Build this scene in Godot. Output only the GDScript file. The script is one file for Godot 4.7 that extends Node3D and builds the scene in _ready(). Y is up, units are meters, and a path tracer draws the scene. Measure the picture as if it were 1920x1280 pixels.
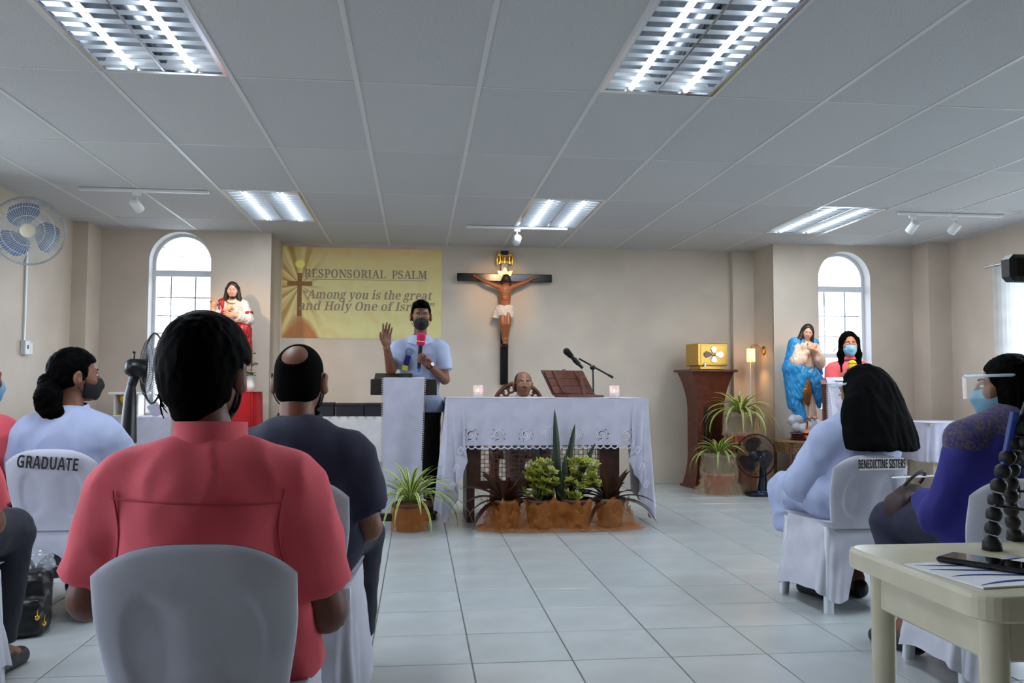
extends Node3D
# Chapel with seated congregation. Plan coordinates: x to the right, y up, depth away from the viewer; V() turns depth into -z.
const CEIL := 2.529
const CAM_H := 1.0435
var M := {}
var taken := {}
var tex := {}
var rng := RandomNumberGenerator.new()

func _ready():
	rng.seed = 20240
	set_camera()
	set_sky_and_exposure()
	make_textures()
	make_materials()
	more_materials()
	more_materials2()
	build_room()
	build_ceiling()
	build_windows()
	build_fixtures()
	build_wall_things()
	build_altar_area()
	build_right_area()
	build_left_area()
	build_chairs()
	build_people()
	build_foreground()

func set_camera():
	var c := Camera3D.new()
	c.name = "camera"
	add_child(c)
	c.fov = 43.75
	c.near = 0.05
	c.far = 300.0
	var r := Vector3(0.993866, 0.003196, 0.110542)
	var u := Vector3(-0.008994, 0.998607, 0.052)
	c.transform = Transform3D(Basis(r, u, r.cross(u)).orthonormalized(), Vector3(0, CAM_H, 0))
	c.current = true

func set_sky_and_exposure():
	var w := WorldEnvironment.new()
	w.name = "environment"
	var e := Environment.new()
	var s := Sky.new()
	var p := ProceduralSkyMaterial.new()
	p.sky_top_color = Color(0.80, 0.88, 1.0)
	p.sky_horizon_color = Color(0.97, 0.98, 1.0)
	p.ground_bottom_color = Color(0.55, 0.58, 0.52)
	p.ground_horizon_color = Color(0.80, 0.83, 0.80)
	p.sky_energy_multiplier = 1.0
	p.energy_multiplier = 9.0
	p.sun_angle_max = 0.0
	s.sky_material = p
	e.background_mode = Environment.BG_SKY
	e.sky = s
	e.tonemap_mode = Environment.TONE_MAPPER_LINEAR
	e.tonemap_exposure = 1.2
	e.sdfgi_enabled = true
	e.ssao_enabled = true
	e.ssil_enabled = true
	w.environment = e
	add_child(w)

# ---------------------------------------------------------------- helpers
func V(x: float, y: float, z: float) -> Vector3:
	return Vector3(x, y, -z)

func numbered(n: String) -> String:
	if not taken.has(n):
		taken[n] = 0
		return n
	taken[n] += 1
	return "%s_%03d" % [n, taken[n]]

func tag(o: Node, label := "", category := "", group := "", kind := ""):
	if label: o.set_meta("label", label)
	if category: o.set_meta("category", category)
	if group: o.set_meta("group", group)
	if kind: o.set_meta("kind", kind)

func thing(called: String, label: String, category: String, at := Vector3.ZERO, turn := 0.0, group := "") -> Node3D:
	var o := Node3D.new()
	o.name = numbered(called)
	add_child(o)
	o.position = at
	o.rotation.y = turn
	tag(o, label, category, group)
	return o

func ST() -> SurfaceTool:
	var s := SurfaceTool.new()
	s.begin(Mesh.PRIMITIVE_TRIANGLES)
	return s

func done(s: SurfaceTool) -> ArrayMesh:
	s.generate_normals()
	return s.commit()

func put(called: String, mesh: Mesh, m: Material, parent: Node, at := Transform3D.IDENTITY) -> MeshInstance3D:
	var o := MeshInstance3D.new()
	o.name = numbered(called) if parent == self else called
	o.mesh = mesh
	o.material_override = m
	o.transform = at
	parent.add_child(o, true)
	return o

func obj(called: String, s: SurfaceTool, m: Material, parent: Node, at := Transform3D.IDENTITY) -> MeshInstance3D:
	return put(called, done(s), m, parent, at)

func struct(called: String, s: SurfaceTool, m: Material, label := "") -> MeshInstance3D:
	var o := obj(called, s, m, self)
	tag(o, label, "", "", "structure")
	return o

func tri(s: SurfaceTool, a: Vector3, b: Vector3, c: Vector3):
	s.add_vertex(a); s.add_vertex(b); s.add_vertex(c)

func quad(s: SurfaceTool, a: Vector3, b: Vector3, c: Vector3, d: Vector3):
	tri(s, a, b, c); tri(s, a, c, d)

# box with chamfered edges
func bx(s: SurfaceTool, c: Vector3, size: Vector3, bev := 0.0, b := Basis.IDENTITY):
	s.set_smooth_group(-1)
	var h := size * 0.5
	var e := minf(bev, minf(h.x, minf(h.y, h.z)) * 0.95)
	for ax in 3:
		for sg in [-1.0, 1.0]:
			var u := (ax + 1) % 3
			var v := (ax + 2) % 3
			var q: Array[Vector3] = []
			for k in [[-1.0, -1.0], [1.0, -1.0], [1.0, 1.0], [-1.0, 1.0]]:
				var p := Vector3.ZERO
				p[ax] = h[ax] * sg
				p[u] = (h[u] - e) * k[0]
				p[v] = (h[v] - e) * k[1]
				q.append(c + b * p)
			if sg > 0: quad(s, q[0], q[3], q[2], q[1])
			else: quad(s, q[0], q[1], q[2], q[3])
	if e <= 0.0: return
	for ax in 3:
		var u := (ax + 1) % 3
		var v := (ax + 2) % 3
		for su in [-1.0, 1.0]:
			for sv in [-1.0, 1.0]:
				var q: Array[Vector3] = []
				for k in [[-1.0, 0], [1.0, 0], [1.0, 1], [-1.0, 1]]:
					var p := Vector3.ZERO
					p[ax] = (h[ax] - e) * k[0]
					p[u] = (h[u] - (e if k[1] == 1 else 0.0)) * su
					p[v] = (h[v] - (e if k[1] == 0 else 0.0)) * sv
					q.append(c + b * p)
				if su * sv > 0: quad(s, q[0], q[1], q[2], q[3])
				else: quad(s, q[0], q[3], q[2], q[1])
	for sx in [-1.0, 1.0]:
		for sy in [-1.0, 1.0]:
			for sz in [-1.0, 1.0]:
				var p0 := c + b * Vector3(h.x * sx, (h.y - e) * sy, (h.z - e) * sz)
				var p1 := c + b * Vector3((h.x - e) * sx, h.y * sy, (h.z - e) * sz)
				var p2 := c + b * Vector3((h.x - e) * sx, (h.y - e) * sy, h.z * sz)
				if sx * sy * sz > 0: tri(s, p0, p2, p1)
				else: tri(s, p0, p1, p2)

func box_mesh(size: Vector3, bev := 0.0) -> ArrayMesh:
	var s := ST()
	bx(s, Vector3.ZERO, size, bev)
	return done(s)

# straight bar between two points
func bar(s: SurfaceTool, a: Vector3, c: Vector3, w: float, h: float, bev := 0.0, up := Vector3.UP):
	var d := (c - a)
	var z := d.normalized()
	var x := up.cross(z)
	if x.length() < 0.01: x = Vector3.RIGHT.cross(z)
	x = x.normalized()
	bx(s, (a + c) * 0.5, Vector3(w, h, d.length()), bev, Basis(x, z.cross(x), z))

func frame_of(t: Vector3, hint := Vector3.UP) -> Basis:
	var x := hint.cross(t)
	if x.length() < 0.02: x = Vector3.RIGHT.cross(t)
	x = x.normalized()
	return Basis(x, t.cross(x).normalized(), t)

# tube along points; r is a number or an array; flat squashes across the frame's y
func tube(s: SurfaceTool, pts: Array, r, seg := 8, caps := true, flat := 1.0, hint := Vector3.UP):
	var n := pts.size()
	var rings: Array = []
	var bprev := Basis.IDENTITY
	for i in n:
		var t: Vector3 = (pts[mini(i + 1, n - 1)] - pts[maxi(i - 1, 0)]).normalized()
		var b: Basis
		if i == 0: b = frame_of(t, hint)
		else:
			var x: Vector3 = bprev.x - t * bprev.x.dot(t)
			x = x.normalized() if x.length() > 0.001 else frame_of(t, hint).x
			b = Basis(x, t.cross(x).normalized(), t)
		bprev = b
		var rad: float = r[i] if r is Array else r
		var ring: Array[Vector3] = []
		for k in seg:
			var a := TAU * k / seg
			ring.append(pts[i] + b.x * (cos(a) * rad) + b.y * (sin(a) * rad * flat))
		rings.append(ring)
	s.set_smooth_group(0)
	for i in n - 1:
		for k in seg:
			var k2 := (k + 1) % seg
			quad(s, rings[i][k], rings[i + 1][k], rings[i + 1][k2], rings[i][k2])
	if caps:
		s.set_smooth_group(-1)
		for k in range(1, seg - 1):
			tri(s, rings[0][0], rings[0][k], rings[0][k + 1])
			tri(s, rings[n - 1][0], rings[n - 1][k + 1], rings[n - 1][k])

# profile of (radius, height), turned about y
func lathe(s: SurfaceTool, prof: Array, seg := 20, at := Transform3D.IDENTITY, sx := 1.0, sz := 1.0, smooth := true):
	s.set_smooth_group(0 if smooth else -1)
	for i in prof.size() - 1:
		var p: Vector2 = prof[i]
		var q: Vector2 = prof[i + 1]
		for k in seg:
			var a := TAU * k / seg
			var b := TAU * (k + 1) / seg
			var p0 := at * Vector3(cos(a) * p.x * sx, p.y, sin(a) * p.x * sz)
			var p1 := at * Vector3(cos(b) * p.x * sx, p.y, sin(b) * p.x * sz)
			var q0 := at * Vector3(cos(a) * q.x * sx, q.y, sin(a) * q.x * sz)
			var q1 := at * Vector3(cos(b) * q.x * sx, q.y, sin(b) * q.x * sz)
			if p.x > 0.00001: tri(s, p0, p1, q1)
			if q.x > 0.00001: tri(s, p0, q1, q0)

func at(p: Vector3, b := Basis.IDENTITY) -> Transform3D:
	return Transform3D(b, p)

# grid surface from a function of u, v in 0..1; thick > 0 gives the sheet a second face
func sheet(s: SurfaceTool, nu: int, nv: int, f: Callable, closed_u := false):
	s.set_smooth_group(0)
	var g: Array = []
	for j in nv + 1:
		var row: Array[Vector3] = []
		for i in nu + 1:
			row.append(f.call(float(i % nu if closed_u else i) / nu, float(j) / nv))
		g.append(row)
	for j in nv:
		for i in nu:
			quad(s, g[j][i], g[j][i + 1], g[j + 1][i + 1], g[j + 1][i])

# polygon in the local xy plane, extruded along local z from 0 to depth
func prism(s: SurfaceTool, poly: PackedVector2Array, depth: float, xf := Transform3D.IDENTITY, smooth_side := false):
	var t := Geometry2D.triangulate_polygon(poly)
	s.set_smooth_group(-1)
	for i in range(0, t.size(), 3):
		var a := poly[t[i]]
		var b := poly[t[i + 1]]
		var c := poly[t[i + 2]]
		tri(s, xf * Vector3(a.x, a.y, 0), xf * Vector3(b.x, b.y, 0), xf * Vector3(c.x, c.y, 0))
		tri(s, xf * Vector3(a.x, a.y, depth), xf * Vector3(c.x, c.y, depth), xf * Vector3(b.x, b.y, depth))
	if smooth_side: s.set_smooth_group(1)
	var n := poly.size()
	for i in n:
		var a := poly[i]
		var b := poly[(i + 1) % n]
		quad(s, xf * Vector3(a.x, a.y, 0), xf * Vector3(a.x, a.y, depth), xf * Vector3(b.x, b.y, depth), xf * Vector3(b.x, b.y, 0))

func ell(s: SurfaceTool, c: Vector3, r: Vector3, b := Basis.IDENTITY, nu := 14, nv := 9):
	s.set_smooth_group(0)
	for j in nv:
		for i in nu:
			var q: Array[Vector3] = []
			for k in [[0, 0], [1, 0], [1, 1], [0, 1]]:
				var ph: float = PI * (j + k[1]) / nv - PI / 2
				var th: float = TAU * ((i + k[0]) % nu) / nu
				q.append(c + b * Vector3(cos(ph) * cos(th) * r.x, sin(ph) * r.y, cos(ph) * sin(th) * r.z))
			if j > 0: tri(s, q[0], q[1], q[2])
			if j < nv - 1: tri(s, q[0], q[2], q[3])
			elif j > 0: pass

func bez(a: Vector3, b: Vector3, c: Vector3, d: Vector3, n: int) -> Array:
	var o: Array = []
	for i in n + 1:
		o.append(a.bezier_interpolate(b, c, d, float(i) / n))
	return o

func lettering(txt: String, height: float, m: Material, parent: Node, xf: Transform3D, squeeze := 1.0, serif := false, bold := true, slant := 0.0, called := "lettering") -> MeshInstance3D:
	var f := SystemFont.new()
	f.font_names = PackedStringArray(["Droid Serif" if serif else "Droid Sans"])
	f.font_weight = 700 if bold else 400
	var t := TextMesh.new()
	t.font = f
	t.text = txt
	t.font_size = 64
	t.pixel_size = height / 46.0
	t.depth = 0.0012 / maxf(0.2, 1.0)
	var b := Basis(Vector3(squeeze, 0, 0), Vector3(slant, 1, 0), Vector3(0, 0, 1))
	return put(called, t, m, parent, xf * Transform3D(b, Vector3.ZERO))

# ---------------------------------------------------------------- textures and materials
func noise_tex(key: String, freq: float, lo: float, hi: float, octaves := 3, size := 256, kind := FastNoiseLite.TYPE_SIMPLEX_SMOOTH, sx := 1, sy := 1):
	var n := FastNoiseLite.new()
	n.noise_type = kind
	n.seed = key.hash() % 1000
	n.frequency = freq
	n.fractal_octaves = octaves
	var im := n.get_seamless_image(size, size)
	im.convert(Image.FORMAT_RGB8)
	var data := im.get_data()
	for i in data.size():
		data[i] = int(lerpf(lo, hi, data[i] / 255.0) * 255.0)
	im = Image.create_from_data(size, size, false, Image.FORMAT_RGB8, data)
	if sx != 1 or sy != 1: im.resize(size / sx, size / sy, Image.INTERPOLATE_BILINEAR)
	tex[key] = ImageTexture.create_from_image(im)

func make_textures():
	noise_tex("mottle", 0.02, 0.90, 1.0, 4)
	noise_tex("soft", 0.008, 0.93, 1.0, 3)
	noise_tex("grain", 0.25, 0.80, 1.0, 2)
	noise_tex("pits", 0.35, 0.0, 1.0, 2)
	noise_tex("wood", 0.03, 0.62, 1.0, 5, 256, FastNoiseLite.TYPE_SIMPLEX_SMOOTH, 16, 1)
	noise_tex("hair", 0.12, 0.45, 1.0, 3, 256, FastNoiseLite.TYPE_SIMPLEX_SMOOTH, 1, 16)
	noise_tex("folds", 0.012, 0.0, 1.0, 3)
	var w := Image.create(64, 64, false, Image.FORMAT_RGB8)
	for y in 64:
		for x in 64:
			var a := 0.5 + 0.25 * sin(TAU * x / 4.0) + 0.25 * sin(TAU * y / 4.0)
			w.set_pixel(x, y, Color(a, a, a))
	tex["weave"] = ImageTexture.create_from_image(w)

func mat(col: Color, rough := 0.8, metal := 0.0, albedo := "", scale := 1.0, bump := "", bump_cm := 0.0, bump_scale := 0.0) -> StandardMaterial3D:
	var m := StandardMaterial3D.new()
	m.albedo_color = col
	m.roughness = rough
	m.metallic = metal
	if albedo:
		m.albedo_texture = tex[albedo]
		m.uv1_triplanar = true
		m.uv1_scale = Vector3.ONE * scale
	if bump:
		m.heightmap_enabled = true
		m.heightmap_texture = tex[bump]
		m.heightmap_scale = bump_cm
		m.uv1_triplanar = true
		m.uv1_scale = Vector3.ONE * (bump_scale if bump_scale > 0 else scale)
	return m

func cloth(col: Color, sheen := 0.3, rough := 0.85) -> StandardMaterial3D:
	var m := mat(col, rough, 0.0, "soft", 3.0)
	m.rim_enabled = true
	m.rim = sheen
	m.rim_tint = 0.6
	return m

func clear(col: Color, alpha: float, rough := 0.05) -> StandardMaterial3D:
	var m := mat(col, rough)
	m.transparency = BaseMaterial3D.TRANSPARENCY_ALPHA
	m.albedo_color.a = alpha
	m.cull_mode = BaseMaterial3D.CULL_DISABLED
	return m

func glow(col: Color, e: float, base := Color.WHITE) -> StandardMaterial3D:
	var m := mat(base, 0.4)
	m.emission_enabled = true
	m.emission = col
	m.emission_energy_multiplier = e
	return m

func make_materials():
	M.wall = mat(Color(0.815, 0.76, 0.69), 0.55, 0.0, "soft", 0.7, "", 0.0)
	M.plaster = M.wall
	M.skirt = mat(Color(0.78, 0.74, 0.68), 0.4)
	M.tile0 = mat(Color(0.715, 0.73, 0.72), 0.26, 0.0, "soft", 1.3)
	M.tile1 = mat(Color(0.70, 0.72, 0.71), 0.28, 0.0, "soft", 1.7)
	M.tile2 = mat(Color(0.725, 0.735, 0.725), 0.25, 0.0, "soft", 1.1)
	M.grout = mat(Color(0.42, 0.43, 0.41), 0.9)
	M.ctile0 = mat(Color(0.83, 0.83, 0.82), 0.9, 0.0, "grain", 2.2, "pits", 0.06, 2.2)
	M.ctile1 = mat(Color(0.815, 0.815, 0.81), 0.9, 0.0, "grain", 2.0, "pits", 0.06, 2.0)
	M.tbar = mat(Color(0.80, 0.80, 0.79), 0.4)
	M.louvre = mat(Color(0.80, 0.82, 0.84), 0.3)
	M.reflector = mat(Color(0.52, 0.54, 0.57), 0.22, 1.0)
	M.white_paint = mat(Color(0.88, 0.88, 0.87), 0.4)
	M.grey_paint = mat(Color(0.30, 0.30, 0.31), 0.5)
	M.alu = mat(Color(0.92, 0.94, 0.96), 0.16, 1.0)
	M.tube = glow(Color(0.90, 0.95, 1.0), 9.0)
	M.frame = mat(Color(0.86, 0.87, 0.88), 0.35)
	M.glass = clear(Color(0.95, 0.98, 0.98), 0.06)
	M.dark = mat(Color(0.03, 0.03, 0.035), 0.45)
	M.blackplastic = mat(Color(0.045, 0.048, 0.055), 0.35)
	M.navyplastic = mat(Color(0.05, 0.075, 0.13), 0.3)
	M.wood = mat(Color(0.33, 0.17, 0.10), 0.38, 0.0, "wood", 2.0)
	M.redwood = mat(Color(0.46, 0.20, 0.12), 0.35, 0.0, "wood", 1.6)
	M.darkwood = mat(Color(0.17, 0.10, 0.075), 0.4, 0.0, "wood", 2.0)
	M.orangewood = mat(Color(0.42, 0.20, 0.09), 0.5, 0.0, "wood", 2.4)
	M.gold = mat(Color(0.95, 0.74, 0.30), 0.22, 1.0)
	M.brass = mat(Color(0.80, 0.58, 0.30), 0.3, 1.0)
	M.steel = mat(Color(0.75, 0.76, 0.78), 0.25, 1.0)
	M.white_cloth = cloth(Color(0.765, 0.76, 0.82), 0.25)
	M.chair_cloth = cloth(Color(0.76, 0.76, 0.80), 0.2)
	M.plastic_white = mat(Color(0.84, 0.86, 0.88), 0.35)
	M.terracotta = mat(Color(0.38, 0.22, 0.14), 0.75, 0.0, "mottle", 6.0)
	M.organza = clear(Color(0.74, 0.43, 0.09), 0.42, 0.5)
	M.beige_net = clear(Color(0.82, 0.73, 0.59), 0.26, 0.7)
	M.soil = mat(Color(0.12, 0.08, 0.06), 0.95, 0.0, "grain", 8.0)
	M.black_hair = mat(Color(0.02, 0.017, 0.017), 0.62, 0.0, "hair", 6.0)
	M.black_hair.metallic_specular = 0.12
	M.skin = skin(Color(0.50, 0.315, 0.225))
	M.skin_dark = skin(Color(0.40, 0.235, 0.165))
	M.skin_light = skin(Color(0.66, 0.45, 0.35))
	M.eye_white = mat(Color(0.85, 0.82, 0.78), 0.25)
	M.iris = mat(Color(0.05, 0.03, 0.02), 0.15)

func skin(c: Color) -> StandardMaterial3D:
	var m := mat(c, 0.5, 0.0, "mottle", 9.0)
	m.subsurf_scatter_enabled = true
	m.subsurf_scatter_strength = 0.12
	return m
# ---------------------------------------------------------------- the room
func csg_wall(called: String, c: Vector3, size: Vector3, m: Material, holes: Array):
	var w := CSGBox3D.new()
	w.name = called
	w.size = size
	w.position = c
	w.material = m
	for h in holes:
		if h is Array:
			var b := CSGBox3D.new()
			b.name = "opening"
			b.operation = CSGShape3D.OPERATION_SUBTRACTION
			b.size = h[1]
			b.position = h[0] - c
			w.add_child(b, true)
		else:
			var y := CSGCylinder3D.new()
			y.name = "arch"
			y.operation = CSGShape3D.OPERATION_SUBTRACTION
			y.radius = h.r
			y.height = 0.6
			y.sides = 48
			y.rotation.x = PI / 2
			y.position = h.at - c
			w.add_child(y, true)
	add_child(w)
	tag(w, "", "", "", "structure")

func wall_box(called: String, x0: float, x1: float, y0: float, y1: float, z0: float, z1: float, m: Material):
	var s := ST()
	bx(s, V((x0 + x1) / 2, (y0 + y1) / 2, (z0 + z1) / 2), Vector3(x1 - x0, y1 - y0, z1 - z0))
	return struct(called, s, m)

const LWX := -2.27
const RWX := 4.435
const ARCH_R := 0.285

func build_room():
	var top := 2.95
	# end wall and the two window bays that come forward on either side of it
	wall_box("wall_back", -1.62, 3.86, 0.0, top, 9.01, 9.2, M.wall)
	wall_box("wall_bay_left_return", -1.62, -1.42, 0.0, top, 8.41, 9.01, M.wall)
	wall_box("wall_bay_right_return", 3.66, 3.86, 0.0, top, 8.43, 9.01, M.wall)
	wall_box("wall_back_pilaster", 3.42, 3.66, 0.0, top, 8.93, 9.01, M.wall)
	for w in [["wall_bay_left", -3.33, -1.42, LWX, 8.40, 2.515, 0.76], ["wall_bay_right", 3.66, 5.63, RWX, 8.42, 2.465, 0.80]]:
		var spring: float = w[5] - ARCH_R
		var cx: float = (w[1] + w[2]) / 2
		csg_wall(w[0], V(cx, top / 2, w[4] + 0.1), Vector3(w[2] - w[1], top, 0.2), M.wall, [
			[V(w[3], (spring + w[6]) / 2, w[4] + 0.1), Vector3(ARCH_R * 2, spring - w[6], 0.6)],
			{"at": V(w[3], spring, w[4] + 0.1), "r": ARCH_R}])
	wall_box("wall_left_pier", -3.13, -2.995, 0.0, top, 8.07, 8.40, M.wall)
	wall_box("wall_right_pier", 5.19, 5.43, 0.0, top, 8.13, 8.42, M.wall)
	csg_wall("wall_left", V(-3.23, top / 2, 2.8), Vector3(0.2, top, 11.2), M.wall, [
		[V(-3.23, 1.5, 5.2), Vector3(0.6, 1.5, 1.9)], [V(-3.23, 1.5, 2.0), Vector3(0.6, 1.5, 2.2)]])
	csg_wall("wall_right", V(5.53, top / 2, 2.8), Vector3(0.2, top, 11.2), M.wall, [
		[V(5.53, 1.45, 6.35), Vector3(0.6, 1.5, 1.8)], [V(5.53, 1.45, 3.3), Vector3(0.6, 1.5, 2.4)]])
	wall_box("wall_rear", -3.33, 5.63, 0.0, top, -3.0, -2.8, M.wall)
	# skirting of the window bays
	var s := ST()
	bx(s, V((3.66 + 5.19) / 2, 0.05, 8.415), Vector3(1.53, 0.10, 0.012), 0.003)
	struct("baseboard_right", s, M.skirt)
	s = ST()
	bx(s, V(1.0, 0.05, 9.004), Vector3(4.84, 0.10, 0.012), 0.003)
	struct("baseboard_back", s, M.skirt)
	build_floor()

func build_floor():
	var s := ST()
	bx(s, V(1.15, -0.103, 3.1), Vector3(9.0, 0.2, 12.3))
	var fl := struct("floor", s, M.grout, "white glazed tile floor")
	var fs := 0.3857
	var fz := 0.38
	var meshes := [box_mesh(Vector3(fs - 0.005, 0.008, fz - 0.005), 0.0015), box_mesh(Vector3(fs - 0.006, 0.0085, fz - 0.0055), 0.0015)]
	var cells: Array = []
	for r in range(-21, 12):
		for c in range(-8, 16):
			var x := -0.1713 + (c + 0.5) * fs
			var z := 4.7784 + (r + 0.5) * fz
			if x < -3.13 + fs / 2 or x > 5.43 - fs / 2 or z > 9.01 - 0.1: continue
			if z > 8.40 - fz / 2 and (x < -1.42 + fs / 2 or x > 3.66 - fs / 2): continue
			var ax := x / maxf(z, 0.1)
			var seen: bool = z > 2.95 and ax > -0.56 and ax < 0.83
			cells.append([seen, z, x])
	cells.sort_custom(func(a, b): return a[1] < b[1] if a[0] == b[0] else a[0])
	var rest := ST()
	var n := 0
	for q in cells:
		var p := V(q[2], -0.0035 + rng.randf() * 0.0005, q[1])
		if q[0] and n < 300:
			put("tile", meshes[n % 2], [M.tile0, M.tile1, M.tile2][rng.randi() % 3], fl, at(p))
			n += 1
		else:
			bx(rest, p, Vector3(fs - 0.005, 0.008, fz - 0.005))
	# cut tiles along the walls
	for r in range(-21, 12):
		var z := 4.7784 + (r + 0.5) * fz
		if z > 8.3: continue
		bx(rest, V(-3.13 + 0.09, -0.0035, z), Vector3(0.18, 0.008, fz - 0.005))
		bx(rest, V(5.43 - 0.03, -0.0035, z), Vector3(0.06, 0.008, fz - 0.005))
	for q in [[-1.62, 8.42, 0.42, 0.6], [3.48, 8.60, 0.40, 0.9], [-1.30, 8.72, 0.26, 0.62], [5.3, 8.2, 0.3, 0.5], [-3.0, 8.2, 0.5, 0.6]]:
		bx(rest, V(q[0], -0.004, q[1]), Vector3(q[2], 0.008, q[3]))
	for c in range(-8, 16):
		var x := -0.1713 + (c + 0.5) * fs
		if x > -1.4 and x < 3.5: bx(rest, V(x, -0.0035, 9.01 - 0.07), Vector3(fs - 0.005, 0.008, 0.14))
		elif x < 5.3: bx(rest, V(x, -0.0035, 8.40 - 0.07), Vector3(fs - 0.005, 0.008, 0.15))
	var o := obj("tiles_far_and_unseen", rest, M.tile0, fl)
	tag(o, "", "", "", "stuff")

const GX := -0.3078
const GZ := 4.1514
const GD := 1.2215
var lit := [[-2, -1], [2, -1], [6, -1], [-2, 2], [2, 2], [6, 2]]

func build_ceiling():
	var s := ST()
	bx(s, V(1.15, 3.03, 3.1), Vector3(9.0, 0.16, 12.3))
	var ce := struct("ceiling", s, M.white_paint, "suspended ceiling of white mineral panels in a metal grid")
	var full := [box_mesh(Vector3(0.594, 0.014, GD - 0.006), 0.002), box_mesh(Vector3(0.594, 0.014, GD - 0.006), 0.004)]
	for r in range(-6, 4):
		for c in range(-5, 10):
			if [c, r] in lit: continue
			var x0 := maxf(GX + c * 0.6, -3.13)
			var x1 := minf(GX + (c + 1) * 0.6, 5.43)
			var z0 := maxf(GZ + r * GD, -2.8)
			var z1 := minf(GZ + (r + 1) * GD, 9.01)
			if x1 - x0 < 0.02 or z1 - z0 < 0.02: continue
			var m: Material = M.ctile0 if (c * 7 + r * 3) % 2 == 0 else M.ctile1
			var y := CEIL + 0.008 + rng.randf() * 0.002
			var tilt := Basis(Vector3(0, 0, 1), 0.006) if c == 6 and r == 1 else Basis.IDENTITY
			if x1 - x0 > 0.59 and z1 - z0 > 1.2:
				put("ceiling_tile", full[absi(c + r) % 2], m, ce, at(V((x0 + x1) / 2, y, (z0 + z1) / 2), tilt))
			else:
				put("ceiling_tile", box_mesh(Vector3(x1 - x0 - 0.006, 0.014, z1 - z0 - 0.006), 0.002), m, ce, at(V((x0 + x1) / 2, y, (z0 + z1) / 2)))
	for c in range(-4, 10):
		var x := GX + c * 0.6
		put("main_runner", box_mesh(Vector3(0.024, 0.014, 11.8), 0.001), M.tbar, ce, at(V(x, CEIL + 0.0055, 3.105)))
	for r in range(-5, 4):
		for c in range(-5, 10):
			var x0 := maxf(GX + c * 0.6, -3.13) + 0.012
			var x1 := minf(GX + (c + 1) * 0.6, 5.43) - 0.012
			if x1 - x0 < 0.02: continue
			if r >= -1:
				put("cross_runner", box_mesh(Vector3(x1 - x0, 0.012, 0.012), 0.001), M.tbar, ce, at(V((x0 + x1) / 2, CEIL + 0.0055, GZ + r * GD)))
			elif c == 0:
				put("cross_runner", box_mesh(Vector3(8.56, 0.012, 0.012), 0.001), M.tbar, ce, at(V(1.15, CEIL + 0.0055, GZ + r * GD)))
	# wall angles
	var a := ST()
	bx(a, V(1.1, CEIL + 0.004, 9.0), Vector3(5.0, 0.01, 0.02))
	bx(a, V(-3.12, CEIL + 0.004, 3.0), Vector3(0.02, 0.01, 10.5))
	bx(a, V(5.42, CEIL + 0.004, 3.0), Vector3(0.02, 0.01, 10.5))
	bx(a, V(-2.2, CEIL + 0.004, 8.39), Vector3(1.56, 0.01, 0.02))
	bx(a, V(4.43, CEIL + 0.004, 8.41), Vector3(1.54, 0.01, 0.02))
	obj("wall_angle", a, M.tbar, ce)

func arch_ring(s: SurfaceTool, cx: float, z: float, sill: float, topy: float, r_out: float, w: float, depth: float):
	var sp := topy - r_out
	var o: Array[Vector2] = [Vector2(-r_out, sill)]
	var n: Array[Vector2] = [Vector2(-r_out + w, sill)]
	for k in 25:
		var a := PI - PI * k / 24
		o.append(Vector2(cos(a) * r_out, sp + sin(a) * r_out))
		n.append(Vector2(cos(a) * (r_out - w), sp + sin(a) * (r_out - w)))
	o.append(Vector2(r_out, sill)); n.append(Vector2(r_out - w, sill))
	s.set_smooth_group(-1)
	for i in o.size() - 1:
		var q: Array = []
		for p in [o[i], o[i + 1], n[i + 1], n[i]]:
			q.append([V(cx + p.x, p.y, z), V(cx + p.x, p.y, z + depth)])
		for k in 4:
			var k2 := (k + 1) % 4
			quad(s, q[k][0], q[k2][0], q[k2][1], q[k][1])
		quad(s, q[0][0], q[3][0], q[2][0], q[1][0])
		quad(s, q[0][1], q[1][1], q[2][1], q[3][1])

func win(called: String, label: String) -> Node3D:
	var o := Node3D.new()
	o.name = called
	add_child(o)
	tag(o, label, "", "", "structure")
	return o

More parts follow.
